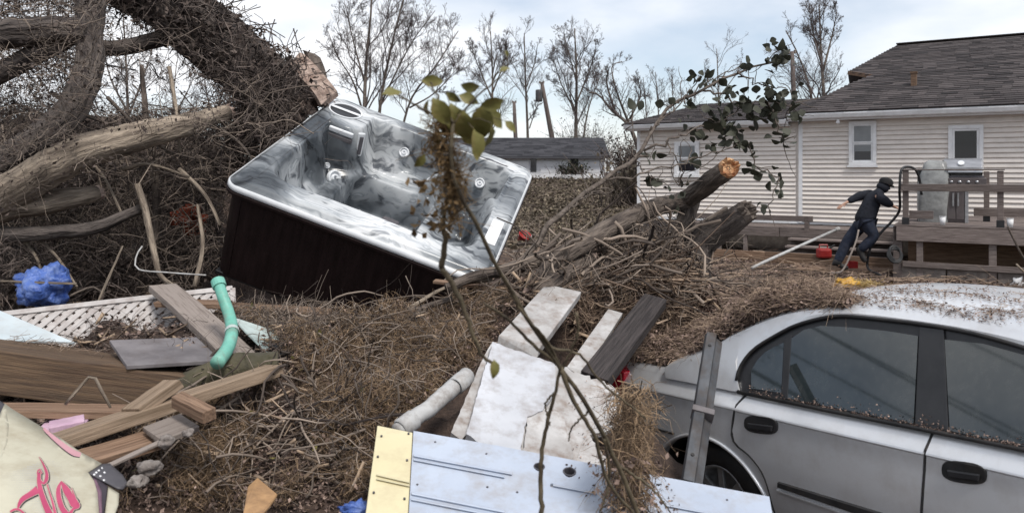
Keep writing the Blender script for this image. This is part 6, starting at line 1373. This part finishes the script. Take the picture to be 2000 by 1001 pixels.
V_ = np.array([tuple(P(x, y, 6.9)) for x, y in zip(rs_.normal(505, 38, 1500), rs_.uniform(150, 330, 1500))]); V_[:, 1] += rs_.normal(0, .2, 1500)
stuff('ivy_stems', 'dark hanging vines below the torn trunk end behind the tub', *fibres(rs_, V_, (.15, .6), (.002, .006), 6, .3, .1, 1.2), mt['twig_dark'])
V, Q = quads(rs_, V_+rs_.normal(0, .08, V_.shape), rs_.uniform(.02, .06, 1500)); stuff('dead_leaves', 'dark dead leaves hanging below the torn trunk end', V, Q, mt['deadleaf'])

# --- central root pile
ROOT = [(420, 620), (520, 640), (600, 640), (720, 640), (800, 600), (880, 565), (985, 560), (1010, 620), (965, 670), (930, 710), (900, 745), (790, 840), (735, 850), (700, 1000), (200, 1000), (215, 960), (330, 850), (380, 800), (560, 720)]
def clump(p, thr=.46, f=4.2, w=.10): return p[(fbm(p[:, 0]*f, p[:, 1]*f, 11)+rs_.uniform(-w, w, len(p))) > thr]
p = clump(ground_pick(rs_, ROOT, 42000, 6, 1.8)); stuff('root_mat', 'matted brown roots and dead grass of the debris pile in the centre', *fibres(rs_, p, (.04, .20), (.0006, .0016), 6, .60, .05, 1.0, lift=(0, .13)), mt['root'])
p = clump(ground_pick(rs_, ROOT, 1300, 6, 1.8), .42); stuff('root_mat', 'coarse dark roots and sticks in the debris pile', *fibres(rs_, p, (.10, .45), (.0012, .0045), 8, .36, .03, .9, lift=(.0, .16)), mt['twig'])
p = clump(ground_pick(rs_, ROOT, 16000, 6, 1.8), .44); V, Q = quads(rs_, p+np.c_[np.zeros((len(p), 2)), rs_.uniform(.005, .12, len(p))], rs_.uniform(.007, .034, len(p)), asp=.5); stuff('leaf_crumbs', 'brown leaf crumbs and bark chips in the root pile', V, Q, mt['litter'])
RP = [(985, 560), (1060, 500), (1250, 470), (1330, 500), (1480, 520), (1640, 560), (1700, 585), (1560, 612), (1430, 650), (1340, 700), (1200, 705), (1130, 700), (1110, 620), (1010, 620)]
LL = [(-40, 560), (420, 560), (600, 650), (560, 720), (330, 850), (210, 960), (-40, 800)]
def chunks(rng, p, L, W, T):
    n = len(p); a = rng.normal(0, 1, (n, 3)); a[:, 2] *= .5; a /= np.linalg.norm(a, axis=1, keepdims=True); b = rng.normal(0, 1, (n, 3)); b -= (b*a).sum(1, keepdims=True)*a; b /= np.linalg.norm(b, axis=1, keepdims=True); c = np.cross(a, b)
    a *= rng.uniform(*L, n)[:, None]/2; b *= rng.uniform(*W, n)[:, None]/2; c *= rng.uniform(*T, n)[:, None]/2
    sg = [(-1, -1, -1), (1, -.4, -1), (1, .7, -1), (-1, 1, -1), (-.8, -1, 1), (1.1, -.3, 1), (.9, .5, 1), (-1.1, .8, 1)]
    V = np.stack([p+a*i+b*j+c*k for i, j, k in sg], 1).reshape(-1, 3); f = np.array([(0, 3, 2, 1), (4, 5, 6, 7), (0, 1, 5, 4), (1, 2, 6, 5), (2, 3, 7, 6), (3, 0, 4, 7)])
    return V, (np.arange(n)[:, None, None]*8+f[None]).reshape(-1, 4)
up = lambda p, a, b: p+np.c_[np.zeros((len(p), 2)), rs_.uniform(a, b, len(p))]
chipm = M('wood_chips', (0.05, 0.035, 0.028), (0.42, 0.31, 0.22), 9, .9, .3, 40, island=True, lo=.05, hi=1.0)
p = ground_pick(rs_, ROOT, 230, 6, 1.8); stuff('wood_splinters', 'wood splinters and bark chunks scattered through the root pile', *chunks(rs_, up(p, .03, .13), (.02, .14), (.004, .020), (.002, .010)), chipm)
p = ground_pick(rs_, ROOT, 9000, 6, 1.8); stuff('leaf_crumbs', *(('fine brown crumbs over the whole root pile',)+quads(rs_, up(p, 0, .03), rs_.uniform(.008, .03, len(p)), .3)), mt['litter'])
p = ground_pick(rs_, RP, 260, 11, 3.2); stuff('wood_splinters', 'wood splinters and bark chunks on the pile behind the car', *chunks(rs_, up(p, .03, .13), (.04, .25), (.006, .035), (.003, .014)), chipm)
p = ground_pick(rs_, LL, 300, 7, 2.2); stuff('wood_splinters', 'wood splinters between the boards at the left', *chunks(rs_, up(p, .01, .06), (.03, .16), (.008, .03), (.003, .012)), chipm)
p = ground_pick(rs_, ROOT, 26, 6, 2.0); stuff('fallen_leaves', 'few yellow green fallen leaves in the root pile', *quads(rs_, up(p, .08, .15), rs_.uniform(.02, .05, len(p))), mt['olive'])
TOP = [(560, 610), (720, 640), (900, 560), (990, 570), (960, 680), (800, 760), (560, 740)]
p = clump(ground_pick(rs_, TOP, 2600, 6, 2.5)); stuff('root_mat', 'reddish brown leaf straw on top of the root pile', *fibres(rs_, p, (.04, .16), (.0007, .002), 6, .5, 0, .6, lift=(.02, .10)), mt['straw'])
# left lumber gaps: litter between the boards
p = ground_pick(rs_, LL, 2600, 7, 2.2); stuff('twig_litter', 'twigs and litter between the boards at the left', *fibres(rs_, p, (.06, .25), (.0009, .0026), 6, .45, .02, .5, lift=(.0, .06)), mt['twig_dark'])
p = ground_pick(rs_, LL, 3000, 7, 2.2); V, Q = quads(rs_, p+np.c_[np.zeros((len(p), 2)), rs_.uniform(.005, .05, len(p))], rs_.uniform(.015, .045, len(p)), .4); stuff('leaf_crumbs', 'leaf crumbs between the boards at the left', V, Q, mt['litter'])
for lab, poly_, Yb, n_ in (('dead grass crumbs lying on top of the wooden beam', [(0, 655), (110, 668), (200, 690), (60, 676)], 3.42, 130),):
    px = rs_.uniform(0, 200, n_*2); py = rs_.uniform(652, 692, n_*2); k = inpoly(px, py, poly_); BP_ = Plane.three(P(-90, 668, 3.3), P(398, 738, 3.5), P(-90, 645, 3.58)); pp = np.array([tuple(BP_.hit(a, b, .006)) for a, b in zip(px[k], py[k])])
    stuff('straw', lab, *fibres(rs_, pp, (.03, .12), (.0012, .002), 5, .4, 0, .2, lift=(0, .01)), mt['straw'])

# --- right pile behind the boards, up to the yard
p = clump(ground_pick(rs_, RP, 6000, 11, 3.2), .45, 3); stuff('straw', 'flattened straw and dead stems on the pile behind the car', *fibres(rs_, p, (.08, .42), (.0010, .0030), 6, .34, 0, .45, (.42, -.15, .15), lift=(.0, .11)), mt['straw'])
p = ground_pick(rs_, RP, 15000, 11, 3.2); V, Q = quads(rs_, p+np.c_[np.zeros((len(p), 2)), rs_.uniform(.0, .10, len(p))], rs_.uniform(.02, .065, len(p)), .3); stuff('leaf_litter', 'reddish brown leaf litter on the pile behind the car', V, Q, mt['litter'])
p = ground_pick(rs_, [(985, 490), (1330, 480), (1480, 490), (1560, 560), (1250, 620), (1000, 600)], 1100, 13, 3.2); stuff('twig_tangle', 'broken twigs around the broken trunk', *fibres(rs_, p, (.15, .6), (.002, .007), 7, .4, 0, .8, lift=(0, .2)), mt['twig'])
VC = np.array([tuple(P(x, y, 6.1)) for x, y in zip(rs_.normal(1300, 45, 420), rs_.uniform(440, 560, 420))]); VC[:, 1] += rs_.normal(-.2, .2, 420)
stuff('twig_tangle', 'fine twigs and dead vines wrapped around the fork of the broken trunk', *fibres(rs_, VC, (.12, .45), (.0015, .005), 7, .45, .08, 1, (.5, .1, .5)), mt['twig'])
p = ground_pick(rs_, [(960, 500), (1200, 470), (1340, 480), (1460, 500), (1440, 560), (1300, 600), (1120, 620), (980, 610)], 150, 9, 3.2)
stuff('stick_tangle', 'broken sticks and limbs heaped around the foot of the broken trunk', *fibres(rs_, p, (.3, .95), (.004, .014), 10, .22, 0, .6, (.5, -.1, .25), lift=(0, .30), S=6, end=.55), mt['twig'])
p = ground_pick(rs_, [(470, 640), (720, 630), (900, 570), (1000, 570), (950, 690), (780, 800), (700, 980), (400, 980), (380, 800)], 200, 6, 2.0)
stuff('stick_tangle', 'bare sticks lying criss cross on the root pile', *fibres(rs_, p, (.12, .55), (.0018, .0075), 9, .20, 0, .45, lift=(.04, .17), S=5, end=.5), mt['twig'])
# --- heap of leaf debris on the car boot and rear window
Us = (Ur-CO)@CF; Ud = (Ur-CO)@CN; Uz = Ur[:, 2]
zdeck = float(zbelt(-1.5))
def heap(s, t):
    s = np.asarray(s, float); t = np.asarray(t, float); w = ss(-1.55, -1.25, s)
    d0 = .12*(1-w)+(np.interp(s, Us, Ud)+.02)*w; z0 = (zbelt(s)+.028)*(1-w)+(np.interp(s, Us, Uz)+.012)*w
    e = 1.25*(1-ss(-1.5, -1.02, s))+.32*ss(-1.5, -1.02, s)*(1-.7*ss(-.85, -.55, s)); d = d0+e*t; prof = np.minimum(1, t*7)**.6
    th = (.085+.05*ss(-1.9, -1.4, s)*(1-ss(-1.4, -1.0, s)))*(1-ss(-.95, -.52, s))
    z = z0+prof*(th+(fbm(s*6+3, d*6, 4)-.47)*.13*(1-ss(-1.1, -.6, s)))+(fbm(s*20, d*20, 8)-.47)*.025+.05*np.sin(np.minimum(t*3, 1.57))*(1-ss(-1.2, -.7, s))
    return np.stack([CO[0]+CF[0]*s+CN[0]*d, CO[1]+CF[1]*s+CN[1]*d, z], -1)
S2, T2 = np.meshgrid(np.linspace(SR+.08, -.5, 70), np.linspace(0, 1, 50)); V = heap(S2, T2).reshape(-1, 3); I = np.arange(S2.size).reshape(S2.shape)
stuff('debris_heap', 'heap of brown leaf debris covering the boot of the car', V, np.stack([I[:-1, :-1], I[:-1, 1:], I[1:, 1:], I[1:, :-1]], -1).reshape(-1, 4), mt['soil'])
s_r = rs_.uniform(SR+.03, -.50, 14000); t_r = rs_.random(14000)**1.7; p = heap(s_r, t_r)
V, Q = quads(rs_, p+rs_.normal(0, .012, p.shape)+np.array([0, 0, .015]), rs_.uniform(.010, .034, len(p)), .3); stuff('leaf_litter', 'leaf litter lying thick on the car boot and rear window', V, Q, mt['litter'])
s_r = rs_.uniform(SR+.03, -.50, 2600); t_r = rs_.random(2600)**1.7; p = heap(s_r, t_r); stuff('straw', 'straw and dead stems lying on the car boot', *fibres(rs_, p, (.05, .24), (.0008, .0022), 6, .3, 0, .4, (.5, -.2, .12), lift=(.005, .045)), mt['straw'])
s_r = rs_.uniform(SR+.03, -1.45, 300); p = heap(s_r, np.full(300, .01)); stuff('straw', 'dead stems hanging over the edge of the car boot', *fibres(rs_, p, (.05, .16), (.001, .0022), 5, .3, .45, .5, (-.3, -.6, -.2), lift=(0, .03)), mt['straw'])
# clumps of litter on the roof, dirt along the window sill
def roofp(s, d): 
    zz = np.interp(s, Us, Uz); d0 = np.interp(s, Us, Ud); h_ = np.interp(d, [0, .03, .10, .3, .55, .8, 1.0], [0, .018, .04, .065, .075, .065, .04]); dd_ = d0+d
    return np.stack([CO[0]+CF[0]*s+CN[0]*dd_, CO[1]+CF[1]*s+CN[1]*dd_, zz+h_+.006], -1)
rc = []
for px_, d_, n_, sx, sd_ in ((.05, .08, 260, .10, .03), (-.15, .35, 200, .12, .03), (.25, .30, 220, .10, .025), (-.42, .10, 420, .16, .05), (-.2, .12, 160, .08, .03), (-.30, .28, 120, .10, .03), (.12, .16, 150, .06, .025), (.02, .32, 60, .07, .02), (.28, .20, 170, .08, .03), (.34, .42, 120, .10, .03), (-.1, .5, 90, .1, .03), (.1, .4, 20, .3, .2), (-.5, .3, 300, .1, .15)):
    rc.append(roofp(rs_.normal(px_, sx, n_), np.clip(rs_.normal(d_, sd_, n_), .03, 1)))
rc = np.concatenate(rc); V, Q = quads(rs_, rc, rs_.uniform(.004, .016, len(rc)), .75); stuff('leaf_litter', 'clumps of wet leaf litter lying on the car roof', V, Q, mt['litter'])
stuff('straw', 'dead stems lying on the car roof', *fibres(rs_, rc[rs_.integers(0, len(rc), 260)], (.03, .12), (.0008, .0018), 4, .2, 0, .1, lift=(0, .01)), mt['straw'])
bl = np.concatenate([np.array([tuple(gh(x, np.interp(x, [1441, 1812, 2000], [760, 836, 873])-rs_.exponential(4.5), .005)) for x in rs_.uniform(1460, 2010, 620)])])
V, Q = quads(rs_, bl, rs_.uniform(.004, .014, len(bl)), 0); stuff('leaf_crumbs', 'brown leaf crumbs caught along the window sill of the car', V, Q, mt['litter'])
# --- hanging root clump in front of the car wheel
cp = np.array([tuple(P(x, y, Y_)) for x, y, Y_ in zip(rs_.normal(1225, 17, 1300)+rs_.choice([-14, 6, 20], 1300), rs_.uniform(775, 1010, 1300), rs_.uniform(2.35, 2.7, 1300))])
stuff('root_mat', 'hanging clump of brown roots over the long door panel before the car wheel', *fibres(rs_, cp, (.06, .20), (.0007, .002), 6, .35, .35, 1.4, lift=(0, .02)), mt['root'])
cp = np.array([tuple(P(x, y, Y_)) for x, y, Y_ in zip(rs_.normal(1228, 30, 500), rs_.uniform(880, 1010, 500), rs_.uniform(2.35, 2.6, 500))]); V, Q = quads(rs_, cp, rs_.uniform(.008, .028, len(cp))); stuff('leaf_crumbs', 'leaf crumbs in the hanging root clump', V, Q, mt['litter'])
# litter on the white boards and the door panel
for lab, f, poly_, n_ in (('leaf crumbs scattered over the stained white board', lambda x, y: wl.hit(x, y, .004), [(1090, 720), (1210, 760), (1210, 830), (1130, 900), (1030, 880), (1060, 800)], 60), ('bits of root and leaf on the long door panel', lambda x, y: gph(x, y, .010), [(1100, 900), (1320, 945), (1330, 975), (1330, 1000), (1160, 1000)], 110)):
    pl = np.array(poly_); px = rs_.uniform(pl[:, 0].min(), pl[:, 0].max(), n_*3); py = rs_.uniform(pl[:, 1].min(), pl[:, 1].max(), n_*3); k = inpoly(px, py, poly_); pp = np.array([tuple(f(a, b)) for a, b in zip(px[k][:n_], py[k][:n_])])
    V, Q = quads(rs_, pp, rs_.uniform(.004, .015, len(pp)), .5); stuff('leaf_crumbs', lab, V, Q, mt['litter'])

# --- leafy bank behind the tub and the open yard
BK = [(990, 335), (1060, 335), (1245, 320), (1245, 470), (990, 490)]
p = ground_pick(rs_, BK, 14000, 45, 8); V, Q = quads(rs_, p+np.c_[np.zeros((len(p), 2)), rs_.uniform(0, .12, len(p))], rs_.uniform(.06, .20, len(p)), .2); stuff('leaf_litter', 'thick brown leaf litter on the bank behind the tub', V, Q, mt['slope'])
p = ground_pick(rs_, BK, 900, 45, 8); stuff('twig_litter', 'broken twigs lying on the leafy bank', *fibres(rs_, p, (.3, 1.1), (.005, .012), 6, .3, 0, .5, lift=(0, .2)), mt['twig'])
YD = [(985, 425), (1250, 440), (1480, 470), (2010, 520), (2010, 600), (1480, 600), (1240, 560), (985, 520)]
p = ground_pick(rs_, YD, 9000, 30, 5); V, Q = quads(rs_, p+np.c_[np.zeros((len(p), 2)), rs_.uniform(0, .05, len(p))], rs_.uniform(.03, .11, len(p)), .5); stuff('leaf_litter', 'wet brown leaf litter over the yard before the deck', V, Q, mt['litter'])
p = ground_pick(rs_, YD, 2600, 30, 5); stuff('twig_litter', 'sticks and stems scattered over the yard', *fibres(rs_, p, (.15, .9), (.003, .010), 5, .15, 0, .12, (.8, .3, 0), lift=(0, .08)), mt['straw'])
p, _ = onyard(1690, 566); pp = np.array([tuple(p)])+rs_.normal(0, 1, (140, 3))*np.array([.16, .1, .03]); stuff('straw', 'yellow straw tuft beside the yellow helmet', *fibres(rs_, pp, (.1, .35), (.003, .006), 5, .2, 0, .7, lift=(.02, .1)), M('yellow_straw', (.30, .20, .07), (.50, .37, .16), 6, .9, 0, island=True))

# --- shrubs
def shrub(label, c, sx, sy, sz, n, nl, mat, lmat, name='shrub'):
    t = thing(name, label, 'shrub', c); b = np.array(tuple(c)); q = rs_.normal(0, 1, (n, 3))*np.array([sx*.35, sy*.35, 0]); d = rs_.normal(0, .32, (n, 3)); d[:, 2] = 1
    path = wander(rs_, b+q, d, rs_.uniform(.5, 1.1, n)*sz, 6, .25, .0); V, Q = tubes(path, taper(rs_.uniform(.01, .022, n), 6)); tag(mknp('stems', V, Q, mt[mat], t), kind='stuff')
    k = rs_.integers(0, n, nl); j = rs_.integers(2, 6, nl); V, Q = quads(rs_, path[k, j]+rs_.normal(0, .12, (nl, 3)), rs_.uniform(.06, .16, nl)); tag(mknp('leaves', V, Q, mt[lmat], t), kind='stuff')
shrub('dark leafless shrub thicket right of the white garage', P(1232, 345, 33), 1.3, 1.5, 1.9, 260, 1200, 'twig_dark', 'deadleaf')
shrub('dark ivy covered shrub behind the right end of the garage roof', P(1140, 330, 46), 2.6, 1.5, 3.2, 300, 1500, 'twig_dark', 'hedge')
shrub('small green shrub growing at the garage doors', P(1118, 340, 37), 1.0, .6, .6, 100, 450, 'twig_dark', 'hedge')
shrub('low tangled shrub at the left corner of the house', P(1236, 400, 21), 1.2, .8, 1.4, 160, 500, 'twig', 'slope')

# --- leafy branch reaching across the house wall
def leaf_mesh(name, L, W, round_=1.0, fold=.25, curl=.2):
    V = [(0, 0, 0)]; F = []; prof = [(.12, .35), (.3, .85), (.5, 1.0), (.7, .82), (.88, .42)]
    for f, w in prof:
        z = -curl*L*f*f; V += [(f*L, -w*W/2*round_, z+fold*w*W/2), (f*L, 0, z), (f*L, w*W/2*round_, z+fold*w*W/2)]
    V.append((L, 0, -curl*L)); n_ = len(prof); F += [(0, 1, 2), (0, 2, 3)]
    for i in range(n_-1):
        a = 1+3*i; F += [(a, a+3, a+4, a+1), (a+1, a+4, a+5, a+2)]
    a = 1+3*(n_-1); F += [(a, a+3, a+1), (a+1, a+3, a+2)]
    me = bpy.data.meshes.new(name); me.from_pydata(V, [], F)
    for p_ in me.polygons: p_.use_smooth = True
    return me
def put_leaf(me, mat, c, parent, rng, sc=1.0, d=None, up=None, name='leaf'):
    if not me.materials: me.materials.append(mat)
    x = Vector(d) if d is not None else Vector(rng.normal(0, 1, 3)); x.normalize(); u = Vector(up) if up is not None else Vector(rng.normal(0, 1, 3)); y = u.cross(x)
    if y.length < 1e-3: y = Vector((1, 0, 0)).cross(x)
    y.normalize(); z = x.cross(y); Mx = Matrix([[x[i], y[i], z[i]] for i in range(3)]).to_4x4(); Mx = Matrix.Translation(Vector(c)) @ Mx @ Matrix.Scale(sc, 4)
    o = bpy.data.objects.new(name, me); COL.objects.link(o); return attach(o, Mx, parent)
lb = thing('leafy_branch', 'long thin branch with dark round leaves reaching up in front of the house', 'branch', P(1000, 520, 5.0))
stems = [([(1000, 520, 5.0), (1050, 470, 5.1), (1110, 405, 5.2), (1180, 352, 5.3), (1240, 312, 5.4), (1270, 255, 5.45), (1310, 210, 5.5), (1370, 175, 5.55), (1440, 140, 5.6), (1500, 118, 5.6), (1535, 105, 5.6)], .022), ([(1240, 312, 5.4), (1300, 275, 5.45), (1350, 255, 5.5), (1400, 240, 5.5), (1440, 215, 5.5)], .012), ([(1110, 405, 5.2), (1150, 380, 5.2), (1200, 372, 5.2)], .008), ([(1180, 352, 5.3), (1250, 340, 5.3), (1330, 315, 5.35), (1400, 300, 5.4), (1440, 280, 5.4)], .008),
         ([(1400, 240, 5.5), (1430, 260, 5.5), (1465, 292, 5.5), (1478, 325, 5.45), (1500, 335, 5.45), (1515, 345, 5.45), (1512, 380, 5.4), (1500, 400, 5.4)], .007), ([(1370, 175, 5.55), (1420, 190, 5.5), (1450, 205, 5.5), (1500, 200, 5.5), (1545, 205, 5.5)], .008), ([(1440, 140, 5.6), (1475, 160, 5.6), (1510, 170, 5.6), (1545, 180, 5.6)], .007), ([(1270, 255, 5.45), (1330, 200, 5.5), (1366, 150, 5.5)], .007), ([(1500, 200, 5.5), (1515, 240, 5.5), (1530, 275, 5.5)], .006), ([(1310, 210, 5.5), (1400, 150, 5.6), (1463, 125, 5.6)], .006), ([(1240, 312, 5.4), (1270, 345, 5.4), (1285, 352, 5.4)], .005), ([(1300, 275, 5.45), (1330, 330, 5.4), (1326, 362, 5.4)], .005), ([(1240, 312, 5.4), (1225, 260, 5.4), (1235, 215, 5.4)], .006)]
for pts, r0 in stems:
    w = cr([P(*q) for q in pts], 22); w[1:-1] += rs_.normal(0, .012, (20, 3)); MB().tube([Vector(x) for x in w], list(np.linspace(r0, max(.0035, r0*.3), 22)), 7).mk('stem', mt['bark_plain'], lb, smooth=True)
for _ in range(46):
    pts, r0 = stems[rs_.integers(0, len(stems))]; k = rs_.integers(1, len(pts)); q = P(*pts[k]); d = np.array([[rs_.normal(.3, .6), rs_.normal(0, .3), rs_.normal(.1, .6)]]); w = wander(rs_, np.array([tuple(q)]), d, np.array([rs_.uniform(.12, .4)]), 8, .3)[0]
    MB().tube([Vector(x) for x in w], list(np.linspace(.0042, .0016, 8)), 5).mk('twig', mt['bark_plain'], lb, smooth=True)
lm_ = [leaf_mesh('round_leaf', .095, .088, 1.05, .12, .1), leaf_mesh('round_leaf', .10, .07, 1, .3, .5), leaf_mesh('round_leaf', .08, .075, 1.05, .2, .3)]
lc = [(1519, 101, 7), (1538, 112, 7), (1517, 119, 6), (1506, 134, 4), (1366, 148, 7), (1380, 160, 3), (1463, 125, 3), (1423, 170, 4), (1449, 188, 7), (1456, 210, 8), (1510, 168, 7), (1520, 193, 8), (1500, 202, 8), (1506, 218, 7), (1541, 190, 4), (1550, 170, 3), (1546, 211, 5), (1398, 236, 7), (1418, 243, 9), (1410, 257, 7), (1440, 250, 6), (1395, 281, 4), (1441, 279, 7), (1463, 290, 5), (1478, 326, 2), (1486, 340, 2), (1517, 342, 2), (1509, 352, 3), (1513, 374, 3), (1500, 398, 3), (1517, 254, 4), (1528, 272, 5), (1358, 318, 3), (1285, 344, 3), (1326, 358, 4), (1273, 305, 3), (1235, 215, 3), (1350, 200, 4), (1390, 205, 5), (1475, 235, 6), (1340, 250, 4), (1370, 262, 4), (1300, 190, 2), (1330, 385, 3), (1480, 210, 5), (1430, 222, 5)]
for x, y, n_ in lc:
    for _ in range(max(1, int(n_*1.5))):
        c = P(x+rs_.normal(0, 10), y+rs_.normal(0, 9), 5.5+rs_.normal(0, .06)); put_leaf(lm_[rs_.integers(0, 3)], mt['greenleaf'], c, lb, rs_, rs_.uniform(.45, 1.0))

# --- near sapling with big olive leaves and bare stems
fb = thing('sapling', 'bent sapling with big olive leaves close to the camera in front of the tub', 'sapling', P(1245, 1010, 1.75))
fst = [([(1262, 1040, 2.0), (1205, 905, 1.95), (1152, 800, 1.85), (1095, 715, 1.78), (1040, 635, 1.7), (995, 560, 1.62), (965, 508, 1.56), (935, 445, 1.5), (900, 385, 1.46), (880, 320, 1.44), (885, 240, 1.43)], .0068), ([(1058, 1030, 1.85), (1056, 912, 1.85), (1068, 830, 1.83), (1084, 765, 1.8), (1093, 712, 1.78)], .0065), ([(1095, 715, 1.78), (1040, 670, 1.72), (990, 620, 1.68), (945, 590, 1.65)], .005), ([(862, 520, 1.6), (892, 570, 1.62), (915, 625, 1.63), (940, 690, 1.65), (962, 708, 1.66)], .0065), ([(862, 520, 1.6), (870, 470, 1.56), (865, 430, 1.53), (880, 380, 1.5)], .007), ([(1125, 610, 1.72), (1128, 650, 1.74), (1108, 700, 1.77), (1092, 735, 1.8)], .0035), ([(1040, 635, 1.7), (1085, 680, 1.76), (1130, 690, 1.8), (1180, 750, 1.85), (1260, 815, 1.9)], .004), ([(1152, 800, 1.85), (1120, 830, 1.85), (1110, 860, 1.85)], .003),
       ([(1180, 855, 1.9), (1190, 930, 1.95), (1170, 1010, 1.98)], .004), ([(1084, 765, 1.8), (1065, 790, 1.8), (1075, 830, 1.8)], .003), ([(1095, 715, 1.78), (1120, 780, 1.8), (1165, 860, 1.85), (1185, 935, 1.9), (1245, 1010, 1.95)], .006), ([(995, 560, 1.62), (1020, 610, 1.66), (1065, 660, 1.72), (1095, 715, 1.78)], .004), ([(1205, 905, 1.95), (1270, 950, 2.0), (1310, 1000, 2.0)], .004), ([(885, 240, 1.43), (860, 200, 1.42), (840, 160, 1.42)], .003), ([(885, 240, 1.43), (930, 190, 1.42), (985, 140, 1.42), (990, 105, 1.42)], .0025), ([(885, 240, 1.43), (820, 210, 1.43), (770, 180, 1.43)], .003)]
for pts, r0 in fst:
    w = cr([P(*q) for q in pts], 26); w[1:-1] += rs_.normal(0, .0012, (24, 3)); MB().tube([Vector(x) for x in w], list(np.linspace(r0, max(.0015, r0*.55), 26)), 8).mk('stem', mt['stem'], fb, smooth=True)
fl = [leaf_mesh('big_leaf', .062, .034, 1, .35, .25), leaf_mesh('big_leaf', .07, .042, 1, .25, .35), leaf_mesh('big_leaf', .055, .03, 1, .5, .5)]
for me_ in fl:
    for v in me_.vertices: v.co.z += .16*me_.vertices[len(me_.vertices)-1].co.x*mnoise.noise(Vector((v.co.x*60, v.co.y*70, me_.vertices[len(me_.vertices)-1].co.x*500)))
for (x, y, dx, dy, sc_l, k) in ((745, 185, 1, -.35, .8, 0), (822, 157, 1, 0, .85, 0), (938, 168, -1, .1, .85, 2), (985, 195, -1, .4, .8, 1), (975, 140, .7, -.5, .5, 2), (985, 98, .5, .5, .4, 2), (845, 190, .6, 1, 1.0, 1), (880, 200, .3, 1, 1.15, 1), (945, 200, -.1, 1, 1.25, 1), (950, 215, .8, .7, 1.0, 0), (900, 240, .7, .8, 1.1, 1), (865, 225, .2, 1, .95, 0), (925, 250, .3, 1, 1.0, 1), (855, 255, -.2, 1, .8, 2), (895, 185, .8, .3, .8, 0), (985, 235, .8, .7, .6, 0), (835, 195, -.2, 1, .9, 2), (905, 215, .1, 1, 1.1, 1), (830, 300, -.5, .9, .7, 2), (965, 700, .1, 1, .75, 2), (960, 240, -.1, 1, 1.0, 1), (870, 180, .6, .4, .7, 2)):
    c_ = P(x, y, 1.42+rs_.normal(0, .02)); nd = P(885, 240, 1.43) if y < 600 else P(955, 705, 1.66)
    if 10 < abs(x-885)+abs(y-240) and y < 290: MB().tube([nd+(c_-nd)*.35+Vector((0, 0, .006)), nd+(c_-nd)*.7+Vector((0, 0, .009)), c_], .0008, 5).mk('petiole', mt['stem'], fb)
    put_leaf(fl[k], mt['olive'], c_, fb, rs_, sc_l*.86, (dx, rs_.normal(0, .25), -dy), (rs_.normal(0, .5), -1, rs_.normal(0, .5)))
cc = cr([P(850, 290, 1.45), P(870, 340, 1.47), P(885, 390, 1.48), P(880, 440, 1.5)], 60); k = rs_.integers(0, 60, 520); pp = cc[k]+rs_.normal(0, .011, (520, 3))
stuff('dried_vine', None, *fibres(rs_, pp, (.02, .09), (.0005, .0016), 6, .4, .12, 1.2), mt['vine'], fb)
k = rs_.integers(0, 60, 240); V, Q = quads(rs_, cc[k]+rs_.normal(0, .014, (240, 3)), rs_.uniform(.004, .015, 240)); stuff('dried_leaves', None, V, Q, mt['vine'], fb)
pp = np.array([tuple(P(x, y, 1.55)) for x, y in zip(rs_.normal(845, 30, 60), rs_.uniform(350, 460, 60))]); V, Q = quads(rs_, pp, rs_.uniform(.008, .028, 60)); stuff('dried_leaves', None, V, Q, mt['vine'], fb)
